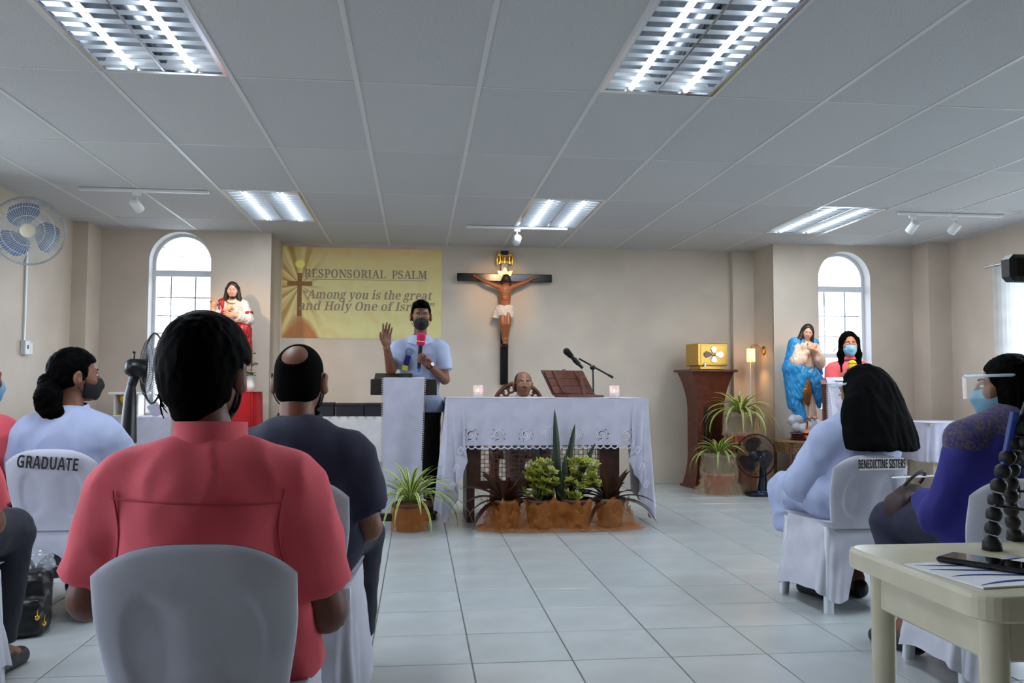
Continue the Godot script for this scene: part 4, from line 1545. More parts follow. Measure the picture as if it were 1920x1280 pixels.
func person_nun():
	var t := person("person in a long black veil and pale blue habit on the BENEDICTINE SISTERS chair", V(2.115, 0, 3.97), 0.14)
	var j := seated({"head": V(0.075, 1.02, 0.03), "neck": V(0.035, 0.89, 0.0), "shR": V(0.165, 0.785, -0.02), "shL": V(-0.165, 0.785, -0.02), "elL": V(-0.225, 0.57, 0.08), "elR": V(0.23, 0.58, 0.1), "wrL": V(-0.10, 0.58, 0.27), "wrR": V(0.08, 0.58, 0.27), "chest": V(0, 0.74, -0.02), "knR": V(0.11, 0.50, 0.38), "knL": V(-0.11, 0.50, 0.38), "anR": V(0.1, 0.09, 0.12), "anL": V(-0.1, 0.09, 0.12), "toR": V(0.11, 0.03, 0.26), "toL": V(-0.11, 0.03, 0.26)})
	var hb := turned(0.62, -0.12)
	put("body", join([body_mesh(j, 1.0, hb, 1.0), head_mesh(j.head, hb, 0.98, 0.0055, true), lap_hand(j, "R"), lap_hand(j, "L")]), M.skin, t)
	shirt(t, j, M.habit, 1.12, 0.9, 0.022, 0.082, 0.007, true, true, "habit")
	var sk := Blob.new(0.012)
	sk.cap(j.hipL, j.hipR, 0.15, 0.15, 0.05)
	for s in ["R", "L"]:
		sk.cap(j["hip" + s], j["kn" + s], 0.115, 0.09, 0.05)
		sk.cap(j["kn" + s], j["kn" + s] + V(0, -0.16, -0.02), 0.09, 0.085, 0.05)
	sk.cut(Vector3(0, 0.30, 0), Vector3.DOWN)
	sk.wr = 0.012; sk.wr_freq = 7.0; sk.wr_scale = Vector3(1, 0.6, 1)
	put("habit_skirt", sk.mesh(), M.habit, t)
	shoes(t, j, M.dark)
	eyes(t, j.head, hb)
	var P := func(x, y, f): return j.head + hb * V(x, y, f)
	var v := Blob.new(0.009)
	v.el(P.call(0, 0.03, -0.025), Vector3(0.090, 0.098, 0.104), 0.02, hb)
	v.el(P.call(0, -0.05, -0.045), Vector3(0.088, 0.11, 0.085), 0.06, hb)
	v.cap(P.call(0, 0.0, -0.04), V(0.055, 0.80, -0.15), 0.088, 0.125, 0.06, FW, 0.6)
	v.cap(V(0.03, 0.95, -0.08), V(-0.035, 0.70, -0.215), 0.075, 0.08, 0.08, FW, 0.5)
	v.cap(V(0.09, 0.95, -0.08), V(0.17, 0.64, -0.20), 0.08, 0.075, 0.08, FW, 0.5)
	v.cap(V(0.02, 0.88, -0.12), V(0.04, 0.68, -0.215), 0.10, 0.10, 0.08, FW, 0.45)
	v.el(P.call(0.0, -0.03, 0.085), Vector3(0.07, 0.105, 0.075), 0.015, hb, 1)
	v.cut(V(-0.09, 0.755, -0.2), V(-0.02, -1, 0))
	v.cut(V(0.15, 0.72, -0.2), V(0.75, -1, 0))
	v.wr = 0.007; v.wr_freq = 9.0; v.wr_scale = Vector3(1.5, 0.25, 1.0)
	put("veil", v.mesh(), M.veil, t)
	face_mask(t, j.head, hb, 0.98, M.mask_pale)
	face_shield(t, j.head, hb, 0.20)

func face_shield(root: Node3D, c: Vector3, hb: Basis, drop: float):
	var g := Node3D.new()
	g.name = "face_shield"
	root.add_child(g)
	var s := ST()
	sheet(s, 20, 6, func(u, v):
		var a: float = lerpf(-1.25, 1.25, u)
		return c + hb * V(sin(a) * 0.092, 0.045 - v * drop, 0.02 + cos(a) * 0.125))
	obj("visor", s, M.visor, g)
	s = ST()
	var p := []
	for i in 25:
		var a := lerpf(-1.9, 1.9, i / 24.0)
		p.append(c + hb * V(sin(a) * 0.091, 0.045, 0.015 + cos(a) * 0.12))
	tube(s, p, 0.004, 6, true, 1.6)
	obj("headband", s, M.visor_band, g)

func person_blue():
	var t := person("person with long black hair, face shield and royal blue top at the right edge", V(2.11, 0, 2.93), 0.06)
	var j := seated({"head": V(0.085, 1.045, 0.03), "neck": V(0.05, 0.90, -0.01), "shR": V(0.20, 0.80, -0.03), "shL": V(-0.15, 0.80, -0.03), "elL": V(-0.20, 0.565, 0.03), "elR": V(0.26, 0.58, 0.06), "wrL": V(-0.14, 0.62, 0.20), "wrR": V(0.1, 0.58, 0.28), "anL": V(-0.15, 0.1, 0.30), "toL": V(-0.20, 0.03, 0.44), "knL": V(-0.14, 0.5, 0.42)})
	var hb := turned(0.95, -0.02)
	put("body", join([body_mesh(j, 1.0, hb, 1.0), head_mesh(j.head, hb, 0.97, 0.0055, true), lap_hand(j, "R"), lap_hand(j, "L")]), M.skin, t)
	var sh := shirt(t, j, M.royal, 1.06, 0.9, 0.018, 0.068, 0.006, false, true, "blouse")
	# lace yoke over the shoulders
	var y := Blob.new(0.01)
	y.cap(j.neck, V(-0.13, 0.85, -0.03), 0.079, 0.083, 0.04)
	y.cap(j.neck, V(0.17, 0.85, -0.03), 0.079, 0.083, 0.04)
	y.cap(j.neck + V(0, -0.02, -0.02), V(0.03, 0.82, -0.06), 0.09, 0.10, 0.03)
	y.cut(V(0, 0.80, 0), V(0, -1, -0.1))
	y.wr = 0.002
	put("lace_yoke", y.mesh(), M.royal_lace, sh)
	trousers(t, j, M.navy, 1.05, 0.015, 0.75)
	shoes(t, j, M.dark)
	eyes(t, j.head, hb)
	var P := func(x, yy, f): return j.head + hb * V(x, yy, f)
	var b := Blob.new(0.008)
	b.el(P.call(0, 0.03, -0.02), Vector3(0.088, 0.096, 0.102), 0.02, hb)
	b.el(P.call(0, -0.04, -0.045), Vector3(0.09, 0.10, 0.075), 0.03, hb)
	b.cap(P.call(0, -0.02, -0.06), V(0.13, 0.84, -0.12), 0.085, 0.085, 0.04)
	b.cap(V(0.13, 0.84, -0.12), V(0.15, 0.68, -0.15), 0.10, 0.07, 0.04, FW, 0.6)
	b.cap(P.call(-0.06, -0.03, 0.0), P.call(-0.05, -0.13, -0.02), 0.03, 0.03, 0.03)
	b.el(P.call(0, -0.03, 0.085), Vector3(0.075, 0.095, 0.075), 0.012, hb, 1)
	b.wr = 0.004; b.wr_freq = 30.0; b.wr_scale = Vector3(1.5, 0.2, 1.5)
	put("hair", b.mesh(), M.black_hair, t)
	face_mask(t, j.head, hb, 0.94, M.mask_teal)
	face_shield(t, j.head, hb, 0.085)
	# brown handbag on the lap
	var g := thing("handbag", "soft brown leather handbag on the blue woman's lap", "handbag", V(2.0, 0.50, 3.29), 0.5)
	var h := Blob.new(0.009)
	h.el(V(0, 0.075, 0), Vector3(0.105, 0.075, 0.055), 0.03)
	h.rbox(V(0, 0.05, 0), Vector3(0.12, 0.055, 0.05), 0.03, 0.04)
	h.wr = 0.005; h.wr_freq = 7.0
	put("bag_body", h.mesh(), M.leather, g)
	var s := ST()
	tube(s, bez(V(0.07, 0.15, 0), V(0.11, 0.21, -0.03), V(0.0, 0.23, -0.05), V(-0.06, 0.15, -0.01), 12), 0.007, 6)
	obj("strap", s, M.leather, g)
	s = ST()
	var ring := []
	for i in 17: ring.append(V(0.085 + cos(TAU * i / 16) * 0.018, 0.10 + sin(TAU * i / 16) * 0.022, -0.058))
	tube(s, ring, 0.003, 6, false)
	obj("ring", s, M.brass, g)
	s = ST()
	tube(s, bez(V(0.08, 0.08, -0.06), V(0.09, 0.02, -0.065), V(0.07, -0.03, -0.06), V(0.085, -0.07, -0.055), 8), 0.005, 5)
	obj("ribbon", s, M.royal, g)
func more_materials():
	M.ink = mat(Color(0.03, 0.03, 0.035), 0.7)
	M.paper = mat(Color(0.90, 0.90, 0.90), 0.7)
	M.coral = cloth(Color(0.89, 0.35, 0.39), 0.35)
	M.coral_seam = cloth(Color(0.76, 0.26, 0.30), 0.2)
	M.coral_pale = cloth(Color(0.86, 0.36, 0.40), 0.3)
	M.navy = cloth(Color(0.085, 0.09, 0.19), 0.3)
	M.jeans = cloth(Color(0.075, 0.085, 0.14), 0.3)
	M.charcoal = cloth(Color(0.13, 0.13, 0.15), 0.3)
	M.black_cloth = cloth(Color(0.03, 0.03, 0.038), 0.3)
	M.uniform = cloth(Color(0.66, 0.70, 0.82), 0.25)
	M.habit = cloth(Color(0.64, 0.68, 0.80), 0.25)
	M.veil = mat(Color(0.012, 0.012, 0.014), 0.9)
	M.veil.metallic_specular = 0.2
	M.royal = cloth(Color(0.09, 0.08, 0.42), 0.35)
	noise_tex("lace", 0.06, 0.0, 1.0, 2, 256, FastNoiseLite.TYPE_CELLULAR)
	M.royal_lace = cloth(Color(0.16, 0.13, 0.36), 0.3)
	M.royal_lace.detail_enabled = false
	M.royal_lace.albedo_texture = lace_tex()
	M.royal_lace.albedo_color = Color.WHITE
	M.royal_lace.uv1_scale = Vector3.ONE * 6.0
	M.mask_black = cloth(Color(0.03, 0.03, 0.034), 0.2)
	M.mask_blue = cloth(Color(0.50, 0.72, 0.84), 0.2)
	M.mask_teal = cloth(Color(0.42, 0.60, 0.68), 0.2)
	M.mask_pale = cloth(Color(0.78, 0.74, 0.80), 0.2)
	M.stubble = mat(Color(0.034, 0.025, 0.022), 0.9, 0.0, "grain", 14.0)
	M.stubble.metallic_specular = 0.15
	M.grey_hair = mat(Color(0.13, 0.115, 0.105), 0.6, 0.0, "hair", 6.0)
	M.skin_light2 = skin(Color(0.56, 0.37, 0.28))
	M.crest = mat(Color(0.35, 0.40, 0.60), 0.8)
	M.ribbon_blue = cloth(Color(0.10, 0.10, 0.42), 0.4)
	M.ribbon_yellow = cloth(Color(0.82, 0.78, 0.20), 0.4)
	M.pink = mat(Color(0.84, 0.08, 0.36), 0.9, 0.0, "grain", 12.0)
	M.yellow_foam = mat(Color(0.90, 0.82, 0.15), 0.9, 0.0, "grain", 12.0)
	M.blue_plastic = mat(Color(0.10, 0.42, 0.80), 0.35)
	M.lens = clear(Color(0.95, 0.98, 0.98), 0.05)
	M.lens.metallic_specular = 0.12
	M.visor = clear(Color(0.93, 0.96, 0.97), 0.10)
	M.visor.metallic_specular = 0.25
	M.visor_band = clear(Color(0.80, 0.86, 0.90), 0.55, 0.2)
	M.leather = mat(Color(0.19, 0.095, 0.06), 0.65, 0.0, "mottle", 5.0)

func lace_tex() -> ImageTexture:
	var n := FastNoiseLite.new()
	n.seed = 77
	n.frequency = 0.035
	n.fractal_octaves = 2
	var im := n.get_seamless_image(256, 256)
	im.convert(Image.FORMAT_RGB8)
	for y in 256:
		for x in 256:
			var v := im.get_pixel(x, y).r
			im.set_pixel(x, y, Color(0.33, 0.26, 0.20) if v > 0.56 else Color(0.11, 0.09, 0.34))
	return ImageTexture.create_from_image(im)

func more_materials2():
	M.darkgold = mat(Color(0.35, 0.24, 0.08), 0.4, 0.6)
	M.statue_skin = mat(Color(0.62, 0.36, 0.19), 0.38, 0.0, "mottle", 8.0)
	M.statue_face = mat(Color(0.80, 0.60, 0.50), 0.4)
	M.statue_hair = mat(Color(0.11, 0.075, 0.06), 0.5)
	M.statue_white = mat(Color(0.86, 0.81, 0.76), 0.5, 0.0, "mottle", 5.0)
	M.statue_cream = mat(Color(0.84, 0.77, 0.69), 0.45, 0.0, "mottle", 5.0)
	M.statue_cloud = mat(Color(0.72, 0.73, 0.77), 0.5, 0.0, "mottle", 5.0)
	M.statue_blue = mat(Color(0.14, 0.55, 0.80), 0.38, 0.0, "mottle", 6.0)
	M.statue_red = mat(Color(0.66, 0.09, 0.09), 0.4, 0.0, "mottle", 6.0)
	M.statue_gold = mat(Color(0.50, 0.34, 0.16), 0.4, 0.35)
	M.maroon = mat(Color(0.24, 0.04, 0.07), 0.5)
	M.maroon_gloss = mat(Color(0.26, 0.07, 0.08), 0.25)
	M.lattice = mat(Color(0.50, 0.31, 0.20), 0.45, 0.0, "wood", 3.0)
	M.thread = mat(Color(0.90, 0.90, 0.93), 0.6)
	M.beads = mat(Color(0.80, 0.76, 0.72), 0.45, 0.0, "grain", 10.0)
	M.satin = cloth(Color(0.86, 0.84, 0.83), 0.3, 0.35)
	M.navybox = mat(Color(0.045, 0.05, 0.085), 0.6)
	M.foam_black = mat(Color(0.03, 0.03, 0.033), 0.95, 0.0, "grain", 12.0)
	M.cutglass = clear(Color(0.92, 0.92, 0.95), 0.22, 0.06)
	M.gold_satin = mat(Color(0.82, 0.66, 0.33), 0.33, 0.85)
	M.darksilver = mat(Color(0.35, 0.33, 0.32), 0.3, 1.0)
	M.brick_red = mat(Color(0.60, 0.27, 0.18), 0.8, 0.0, "mottle", 5.0)
	M.burlap = mat(Color(0.55, 0.49, 0.42), 0.95, 0.0, "grain", 10.0)
	M.wicker = mat(Color(0.58, 0.44, 0.28), 0.65, 0.0, "grain", 9.0)
	M.rattan = mat(Color(0.46, 0.28, 0.17), 0.45, 0.0, "mottle", 6.0)
	M.cream_wood = mat(Color(0.80, 0.74, 0.62), 0.5)
	M.cream_plastic = mat(Color(0.85, 0.82, 0.71), 0.25, 0.0, "soft", 3.0)
	M.red_cloth = cloth(Color(0.72, 0.05, 0.07), 0.3)
	M.bag_black = mat(Color(0.03, 0.03, 0.034), 0.4, 0.0, "mottle", 6.0)
	M.film = clear(Color(0.9, 0.92, 0.95), 0.16, 0.1)
	M.screen_glass = mat(Color(0.012, 0.012, 0.014), 0.06)
	M.rubber = mat(Color(0.035, 0.035, 0.038), 0.6)
	M.blue_rubber = mat(Color(0.05, 0.20, 0.52), 0.4)
	M.print_blue = mat(Color(0.22, 0.32, 0.68), 0.6)
# ---------------------------------------------------------------- things on the walls and the ceiling
func slide_texture() -> ImageTexture:
	var W := 640
	var H := 370
	var n := FastNoiseLite.new()
	n.seed = 11
	n.frequency = 0.008
	n.fractal_octaves = 4
	var im := Image.create(W, H, false, Image.FORMAT_RGB8)
	for y in H:
		for x in W:
			var u := float(x) / W
			var v := float(y) / H
			var q := n.get_noise_2d(x, y)
			var c := Color(0.78, 0.72, 0.50).lerp(Color(0.80, 0.79, 0.56), clampf(v * 0.8 + q, 0, 1))
			# burnt orange borders of the parchment
			var edge := maxf(maxf(0.16 - v, 0.0) * 2.2, maxf(0.20 - u, 0.0) * 2.2) + maxf(v - 0.93, 0.0) * 1.5
			c = c.lerp(Color(0.78, 0.56, 0.36), clampf(edge * 1.1 + q * 0.5, 0, 0.75))
			# rays fanning from the cross
			var d := Vector2(u - 0.11, (v - 0.42) * 0.58)
			var a := atan2(d.y, d.x)
			if u < 0.30:
				var ray := smoothstep(0.2, 0.9, sin(a * 13.0)) * smoothstep(0.30, 0.08, u)
				c = c.lerp(Color(0.55, 0.42, 0.16), ray * 0.55)
				c = c.lerp(Color(0.95, 0.90, 0.55), smoothstep(0.5, 1.0, sin(a * 13.0 + 2.2)) * 0.35 * smoothstep(0.30, 0.05, u))
			var m := 0.74 + 0.22 * pow(absf(u - 0.11) / 0.12, 2.0) + q * 0.06
			if u < 0.26 and v > m: c = c.lerp(Color(0.62, 0.38, 0.22), clampf((v - m) * 9.0, 0, 0.85))
			var inv := absf(u - 0.107) < 0.0145 and v > 0.29 and v < 0.76
			var inh := absf(v - 0.405) < 0.024 and u > 0.03 and u < 0.185
			if inv or inh: c = c.lerp(Color(0.44, 0.27, 0.12), 0.8)
			if Vector2((u - 0.108) / 0.03, (v - 0.19) / 0.045).length() < 1.0: c = c.lerp(Color(0.93, 0.90, 0.45), 0.8)
			im.set_pixel(x, y, c)
	return ImageTexture.create_from_image(im)

func build_wall_things():
	# projector light on the bare wall, painted as a picture panel with added glow
	var t := thing("painted_projection", "golden projected slide headed RESPONSORIAL PSALM on the end wall", "slide", V(-0.58, 1.54, 9.006), 0.0)
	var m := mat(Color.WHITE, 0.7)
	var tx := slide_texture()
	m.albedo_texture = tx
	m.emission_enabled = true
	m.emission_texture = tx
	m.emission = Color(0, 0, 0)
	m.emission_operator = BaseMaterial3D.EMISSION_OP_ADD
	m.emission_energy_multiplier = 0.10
	var s := ST()
	s.set_smooth_group(-1)
	var w := 0.826
	var h := 0.955
	var cs := [V(-w, 0.0, 0), V(w, -0.005, 0), V(w, h - 0.01, 0), V(-w, h, 0)]
	var uv := [Vector2(0, 1), Vector2(1, 1), Vector2(1, 0), Vector2(0, 0)]
	for k in [0, 2, 1, 0, 3, 2]:
		s.set_uv(uv[k])
		s.add_vertex(cs[k])
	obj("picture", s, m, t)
	var ink := mat(Color(0.58, 0.51, 0.44), 0.8)
	lettering("RESPONSORIAL  PSALM", 0.088, ink, t, at(V(0.035, 0.675, -0.002)), 0.86, true, true, 0.0, "heading")
	s = ST()
	bx(s, V(0.035, 0.615, -0.002), Vector3(1.24, 0.006, 0.001))
	obj("underline", s, ink, t)
	lettering("\u201cAmong you is the great", 0.092, ink, t, at(V(0.055, 0.455, -0.002)), 0.87, true, true, 0.2, "verse")
	lettering("and Holy One of Israel\u201d", 0.092, ink, t, at(V(0.05, 0.335, -0.002)), 0.93, true, true, 0.2, "verse")
	build_crucifix()
	build_wall_fan()
	build_sconce()
	track("above the left arched window", V(-2.073, CEIL, 6.655), [[-0.055, V(-1.68, 1.55, 8.1), 1.5]])
	track("in front of the crucifix", V(0.91, CEIL, 7.80), [[0.0, V(0.86, 2.0, 9.0), 0.6]])
	track("above the blue-robed statue", V(4.516, CEIL, 6.735), [[-0.35, V(3.86, 1.25, 8.1), 0.9], [0.03, V(3.95, 1.0, 8.1), 0.8]])

func track(where: String, p: Vector3, spots: Array):
	var t := thing("track_light", "white track rail with swivelling spotlight " + where, "track light", p, 0.0, "ceiling track lights")
	var s := ST()
	bx(s, V(0, -0.012, 0), Vector3(0.95, 0.022, 0.034), 0.003)
	obj("rail", s, M.white_paint, t)
	for q in spots:
		var head := Node3D.new()
		head.name = "spot_head"
		t.add_child(head, true)
		head.position = V(q[0], 0, 0)
		s = ST()
		bx(s, V(0, -0.034, 0), Vector3(0.06, 0.028, 0.032), 0.004)
		tube(s, [V(0, -0.048, 0), V(0, -0.10, 0)], 0.007, 8)
		obj("stem", s, M.white_paint, head)
		var c := V(0, -0.125, 0)
		var d: Vector3 = (q[1] - (p + head.position + c)).normalized()
		var b := frame_of(d)
		s = ST()
		lathe(s, [Vector2(0, -0.05), Vector2(0.03, -0.05), Vector2(0.036, -0.044), Vector2(0.037, 0.052), Vector2(0.033, 0.054), Vector2(0.031, 0.035), Vector2(0.0, 0.034)], 20, Transform3D(Basis(b.x, d, b.x.cross(d)), c))
		obj("can", s, M.white_paint, head)
		s = ST()
		lathe(s, [Vector2(0, 0.04), Vector2(0.027, 0.038), Vector2(0.0, 0.036)], 16, Transform3D(Basis(b.x, d, b.x.cross(d)), c))
		obj("spot_lamp_face", s, glow(Color(1.0, 0.85, 0.62), 6.0), head)
		var l := SpotLight3D.new()
		l.name = "spot_light"
		l.light_energy = q[2]
		l.light_color = Color(1.0, 0.80, 0.58)
		l.spot_angle = 24.0
		l.spot_angle_attenuation = 1.0
		l.spot_range = 12.0
		l.spot_attenuation = 2.0
		l.light_size = 0.025
		l.shadow_enabled = true
		head.add_child(l)
		l.transform = Transform3D(Basis.looking_at(d), c + d * 0.058)

func build_crucifix():
	var t := thing("crucifix", "large dark wooden crucifix with a carved painted figure on the end wall", "crucifix", V(0.912, 1.06, 8.965))
	var dw := mat(Color(0.045, 0.03, 0.026), 0.22, 0.0, "wood", 2.0)
	var s := ST()
	bx(s, V(0, 0.712, 0), Vector3(0.082, 1.425, 0.05), 0.006)
	obj("upright", s, dw, t)
	s = ST()
	bx(s, V(0, 1.132, -0.028), Vector3(1.01, 0.084, 0.045), 0.006)
	obj("crossbeam", s, dw, t)
	# scroll plate
	s = ST()
	sheet(s, 20, 6, func(u, v): return V((u - 0.5) * 0.155 * (1 + 0.08 * cos(v * TAU)), 1.335 + (v - 0.5) * 0.10 * (1 + 0.18 * cos(u * TAU)), -0.035 - 0.008 * sin(u * TAU * 1.5)))
	for sg in [-1, 1]: tube(s, [V(sg * 0.078, 1.27, -0.035), V(sg * 0.082, 1.335, -0.04), V(sg * 0.078, 1.40, -0.035)], [0.008, 0.013, 0.008], 8)
	var pl := obj("scroll_plate", s, M.gold, t)
	lettering("INRI", 0.05, M.darkgold, pl, at(V(0, 1.335, -0.048)), 1.0, true)
	# three bursts of gold rays
	s = ST()
	for k in 3:
		var a := PI / 2 + (k - 1) * 0.85
		var c := V(0, 1.135, -0.065)
		for i in 7:
			var b := a + (i - 3) * 0.11
			var L := 0.105 - absf(i - 3) * 0.012
			bar(s, c + V(cos(b) * 0.03, sin(b) * 0.03, 0), c + V(cos(b) * L, sin(b) * L, 0), 0.011, 0.006, 0.002, Vector3(0, 0, 1))
	obj("halo_rays", s, M.gold, t)
	# figure
	var b := Blob.new(0.0065)
	var z := -0.085
	b.cap(V(0, 0.80, z), V(0, 0.91, z), 0.052, 0.05, 0.02, FW, 0.75)
	b.cap(V(0, 0.91, z), V(0, 1.00, z), 0.055, 0.068, 0.02, FW, 0.7)
	b.cap(V(-0.07, 1.03, z), V(0.07, 1.03, z), 0.03, 0.03, 0.02)
	b.cap(V(0, 1.03, z), V(0, 1.08, z - 0.01), 0.024, 0.022, 0.015)
	for sg in [-1.0, 1.0]:
		b.cap(V(sg * 0.085, 1.035, z), V(sg * 0.19, 1.075, z + 0.0), 0.028, 0.021, 0.012)
		b.cap(V(sg * 0.19, 1.075, z), V(sg * 0.29, 1.125, z + 0.01), 0.021, 0.014, 0.01)
		b.cap(V(sg * 0.29, 1.125, z + 0.01), V(sg * 0.325, 1.14, z + 0.015), 0.013, 0.013, 0.008)
		for f in 4: b.cap(V(sg * 0.325, 1.14, z + 0.012), V(sg * (0.345 - 0.004 * f), 1.145 + 0.01 * (f - 1.5), z - 0.005), 0.005, 0.004, 0.003)
		b.cap(V(sg * 0.03, 0.77, z), V(sg * 0.028, 0.635, z - 0.04), 0.042, 0.032, 0.015)
		b.cap(V(sg * 0.028, 0.635, z - 0.04), V(sg * 0.014, 0.49, z + 0.01), 0.031, 0.02, 0.01)
		b.cap(V(sg * 0.014, 0.49, z + 0.01), V(sg * 0.012, 0.435, z - 0.035), 0.018, 0.014, 0.008)
	for i in 4: b.cap(V(-0.04, 0.90 + 0.022 * i, z - 0.045), V(0.04, 0.90 + 0.022 * i, z - 0.045), 0.006, 0.006, 0.01)
	var hd := V(0.008, 1.10, z - 0.025)
	b.el(hd, Vector3(0.036, 0.05, 0.044), 0.01)
	b.cap(hd + V(0, 0.0, 0.04), hd + V(0, -0.016, 0.05), 0.006, 0.008, 0.006)
	put("figure", b.mesh(), M.statue_skin, t)
	var hr := Blob.new(0.0065)
	hr.el(hd + V(0, 0.012, -0.01), Vector3(0.043, 0.05, 0.046), 0.01)
	for sg in [-1.0, 1.0]: hr.cap(hd + V(sg * 0.036, 0.0, 0.0), hd + V(sg * 0.045, -0.07, 0.005), 0.016, 0.012, 0.01)
	hr.cap(hd + V(0, -0.035, 0.03), hd + V(0, -0.055, 0.03), 0.018, 0.01, 0.01)
	hr.el(hd + V(0, -0.002, 0.05), Vector3(0.028, 0.034, 0.03), 0.006, Basis.IDENTITY, 1)
	hr.wr = 0.002; hr.wr_freq = 70.0
	put("hair", hr.mesh(), M.statue_hair, t)
	var lc := Blob.new(0.0065)
	lc.cap(V(-0.035, 0.785, z), V(0.035, 0.80, z), 0.058, 0.052, 0.02, FW, 0.85)
	lc.cap(V(-0.03, 0.745, z), V(0.045, 0.735, z), 0.055, 0.05, 0.02, FW, 0.85)
	lc.cap(V(-0.075, 0.80, z), V(-0.098, 0.70, z + 0.01), 0.025, 0.036, 0.02, FW, 0.6)
	lc.cut(V(0, 0.69, z), V(-0.1, -1, 0))
	lc.cut(V(0, 0.838, z), V(0.05, 1, 0))
	lc.wr = 0.006; lc.wr_freq = 26.0; lc.wr_scale = Vector3(0.6, 1.4, 1)
	put("loincloth", lc.mesh(), M.statue_white, t)
	s = ST()
	bx(s, V(0, 0.415, -0.055), Vector3(0.075, 0.03, 0.06), 0.004, Basis(Vector3.RIGHT, 0.4))
	obj("foot_rest", s, M.wood, t)

# fan head facing local +y of xf
func fan_head(t: Node3D, xf: Transform3D, R: float, cage: Material, blade: Material, hub: Material, motor: Material, nb := 3, wires := 60):
	for side in [1, -1]:
		var s := ST()
		for i in wires:
			var a := TAU * i / wires
			var pts := []
			for q in 5:
				var u := q / 4.0
				var r := lerpf(R * 0.17, R, u)
				var y: float = side * R * 0.30 * sqrt(maxf(0.0, 1.0 - pow(u, 3.0))) if side > 0 else -R * 0.22 * sqrt(maxf(0.0, 1.0 - pow(u, 3.0)))
				pts.append(xf * Vector3(cos(a + u * 0.25) * r, y, sin(a + u * 0.25) * r))
			tube(s, pts, R * 0.006, 3, false)
		for rr in [1.0, 0.72, 0.45]:
			var pts := []
			for q in 41:
				var a := TAU * q / 40
				var y: float = side * R * (0.30 if side > 0 else 0.22) * sqrt(maxf(0.0, 1.0 - pow((rr - 0.17) / 0.83, 3.0)))
				pts.append(xf * Vector3(cos(a) * R * rr, y, sin(a) * R * rr))
			tube(s, pts, R * (0.03 if rr == 1.0 else 0.008), 6, false)
		obj("front_cage" if side > 0 else "rear_cage", s, cage, t)
	for k in nb:
		var s := ST()
		var a0 := TAU * k / nb
		sheet(s, 8, 8, func(u, v):
			var r: float = R * lerpf(0.12, 0.84, v)
			var wdt: float = lerpf(0.5, 1.65, sin(PI * minf(v * 0.75 + 0.12, 1.0)))
			var a: float = a0 + (u - 0.5) * wdt + v * 0.35
			return xf * Vector3(cos(a) * r, R * 0.06 + (u - 0.5) * R * 0.16 * (1.0 - 0.4 * v), sin(a) * r))
		obj("blade", s, blade, t)
	var s := ST()
	lathe(s, [Vector2(0, R * 0.325), Vector2(R * 0.18, R * 0.32), Vector2(R * 0.215, R * 0.30), Vector2(R * 0.215, R * 0.28), Vector2(0, R * 0.28)], 24, xf)
	obj("badge", s, hub, t)
	s = ST()
	lathe(s, [Vector2(0, R * 0.14), Vector2(R * 0.1, R * 0.12), Vector2(R * 0.13, 0.0), Vector2(0.0, -0.01)], 18, xf)
	obj("blade_hub", s, blade, t)
	s = ST()
	lathe(s, [Vector2(0, -R * 0.2), Vector2(R * 0.22, -R * 0.2), Vector2(R * 0.27, -R * 0.26), Vector2(R * 0.25, -R * 0.62), Vector2(R * 0.17, -R * 0.74), Vector2(0, -R * 0.76)], 20, xf)
	obj("motor_housing", s, motor, t)

func aim(dir: Vector3, p: Vector3) -> Transform3D:
	var d := dir.normalized()
	var b := frame_of(d)
	return Transform3D(Basis(b.x, d, b.x.cross(d)), p)

func build_wall_fan():
	var t := thing("wall_fan", "white wall fan with blue blades on the left wall", "fan", V(-2.765, 2.135, 6.35))
	var cage := mat(Color(0.80, 0.82, 0.82), 0.3)
	var blade := clear(Color(0.24, 0.40, 0.58), 0.72, 0.2)
	fan_head(t, aim(V(0.40, -0.10, -1.0), Vector3.ZERO), 0.237, cage, blade, mat(Color(0.83, 0.80, 0.70), 0.4), M.white_paint, 3, 64)
	var s := ST()
	tube(s, [V(-0.06, -0.02, 0.14), V(-0.12, -0.11, 0.16), V(-0.36, -0.12, 0.18)], 0.022, 8)
	bx(s, V(-0.355, -0.12, 0.18), Vector3(0.02, 0.16, 0.10), 0.006)
	obj("wall_bracket", s, M.white_paint, t)
	var c := thing("wall_conduit", "white surface conduit running down the left wall to a switch box", "conduit", V(-3.13, 0, 7.16))
	s = ST()
	bx(s, V(0.008, 1.93, 0), Vector3(0.016, 1.19, 0.03), 0.003)
	obj("trunking", s, M.frame, c)
	s = ST()
	bx(s, V(0.02, 1.34, 0), Vector3(0.04, 0.115, 0.085), 0.005)
	var b := obj("switch_box", s, M.frame, c)
	s = ST()
	bx(s, V(0.042, 1.345, 0), Vector3(0.006, 0.03, 0.012), 0.001)
	obj("rocker", s, M.blackplastic, b)
	s = ST()
	bx(s, V(0.018, 1.335, 0.075), Vector3(0.036, 0.10, 0.05), 0.005)
	obj("outlet", s, M.white_paint, c)

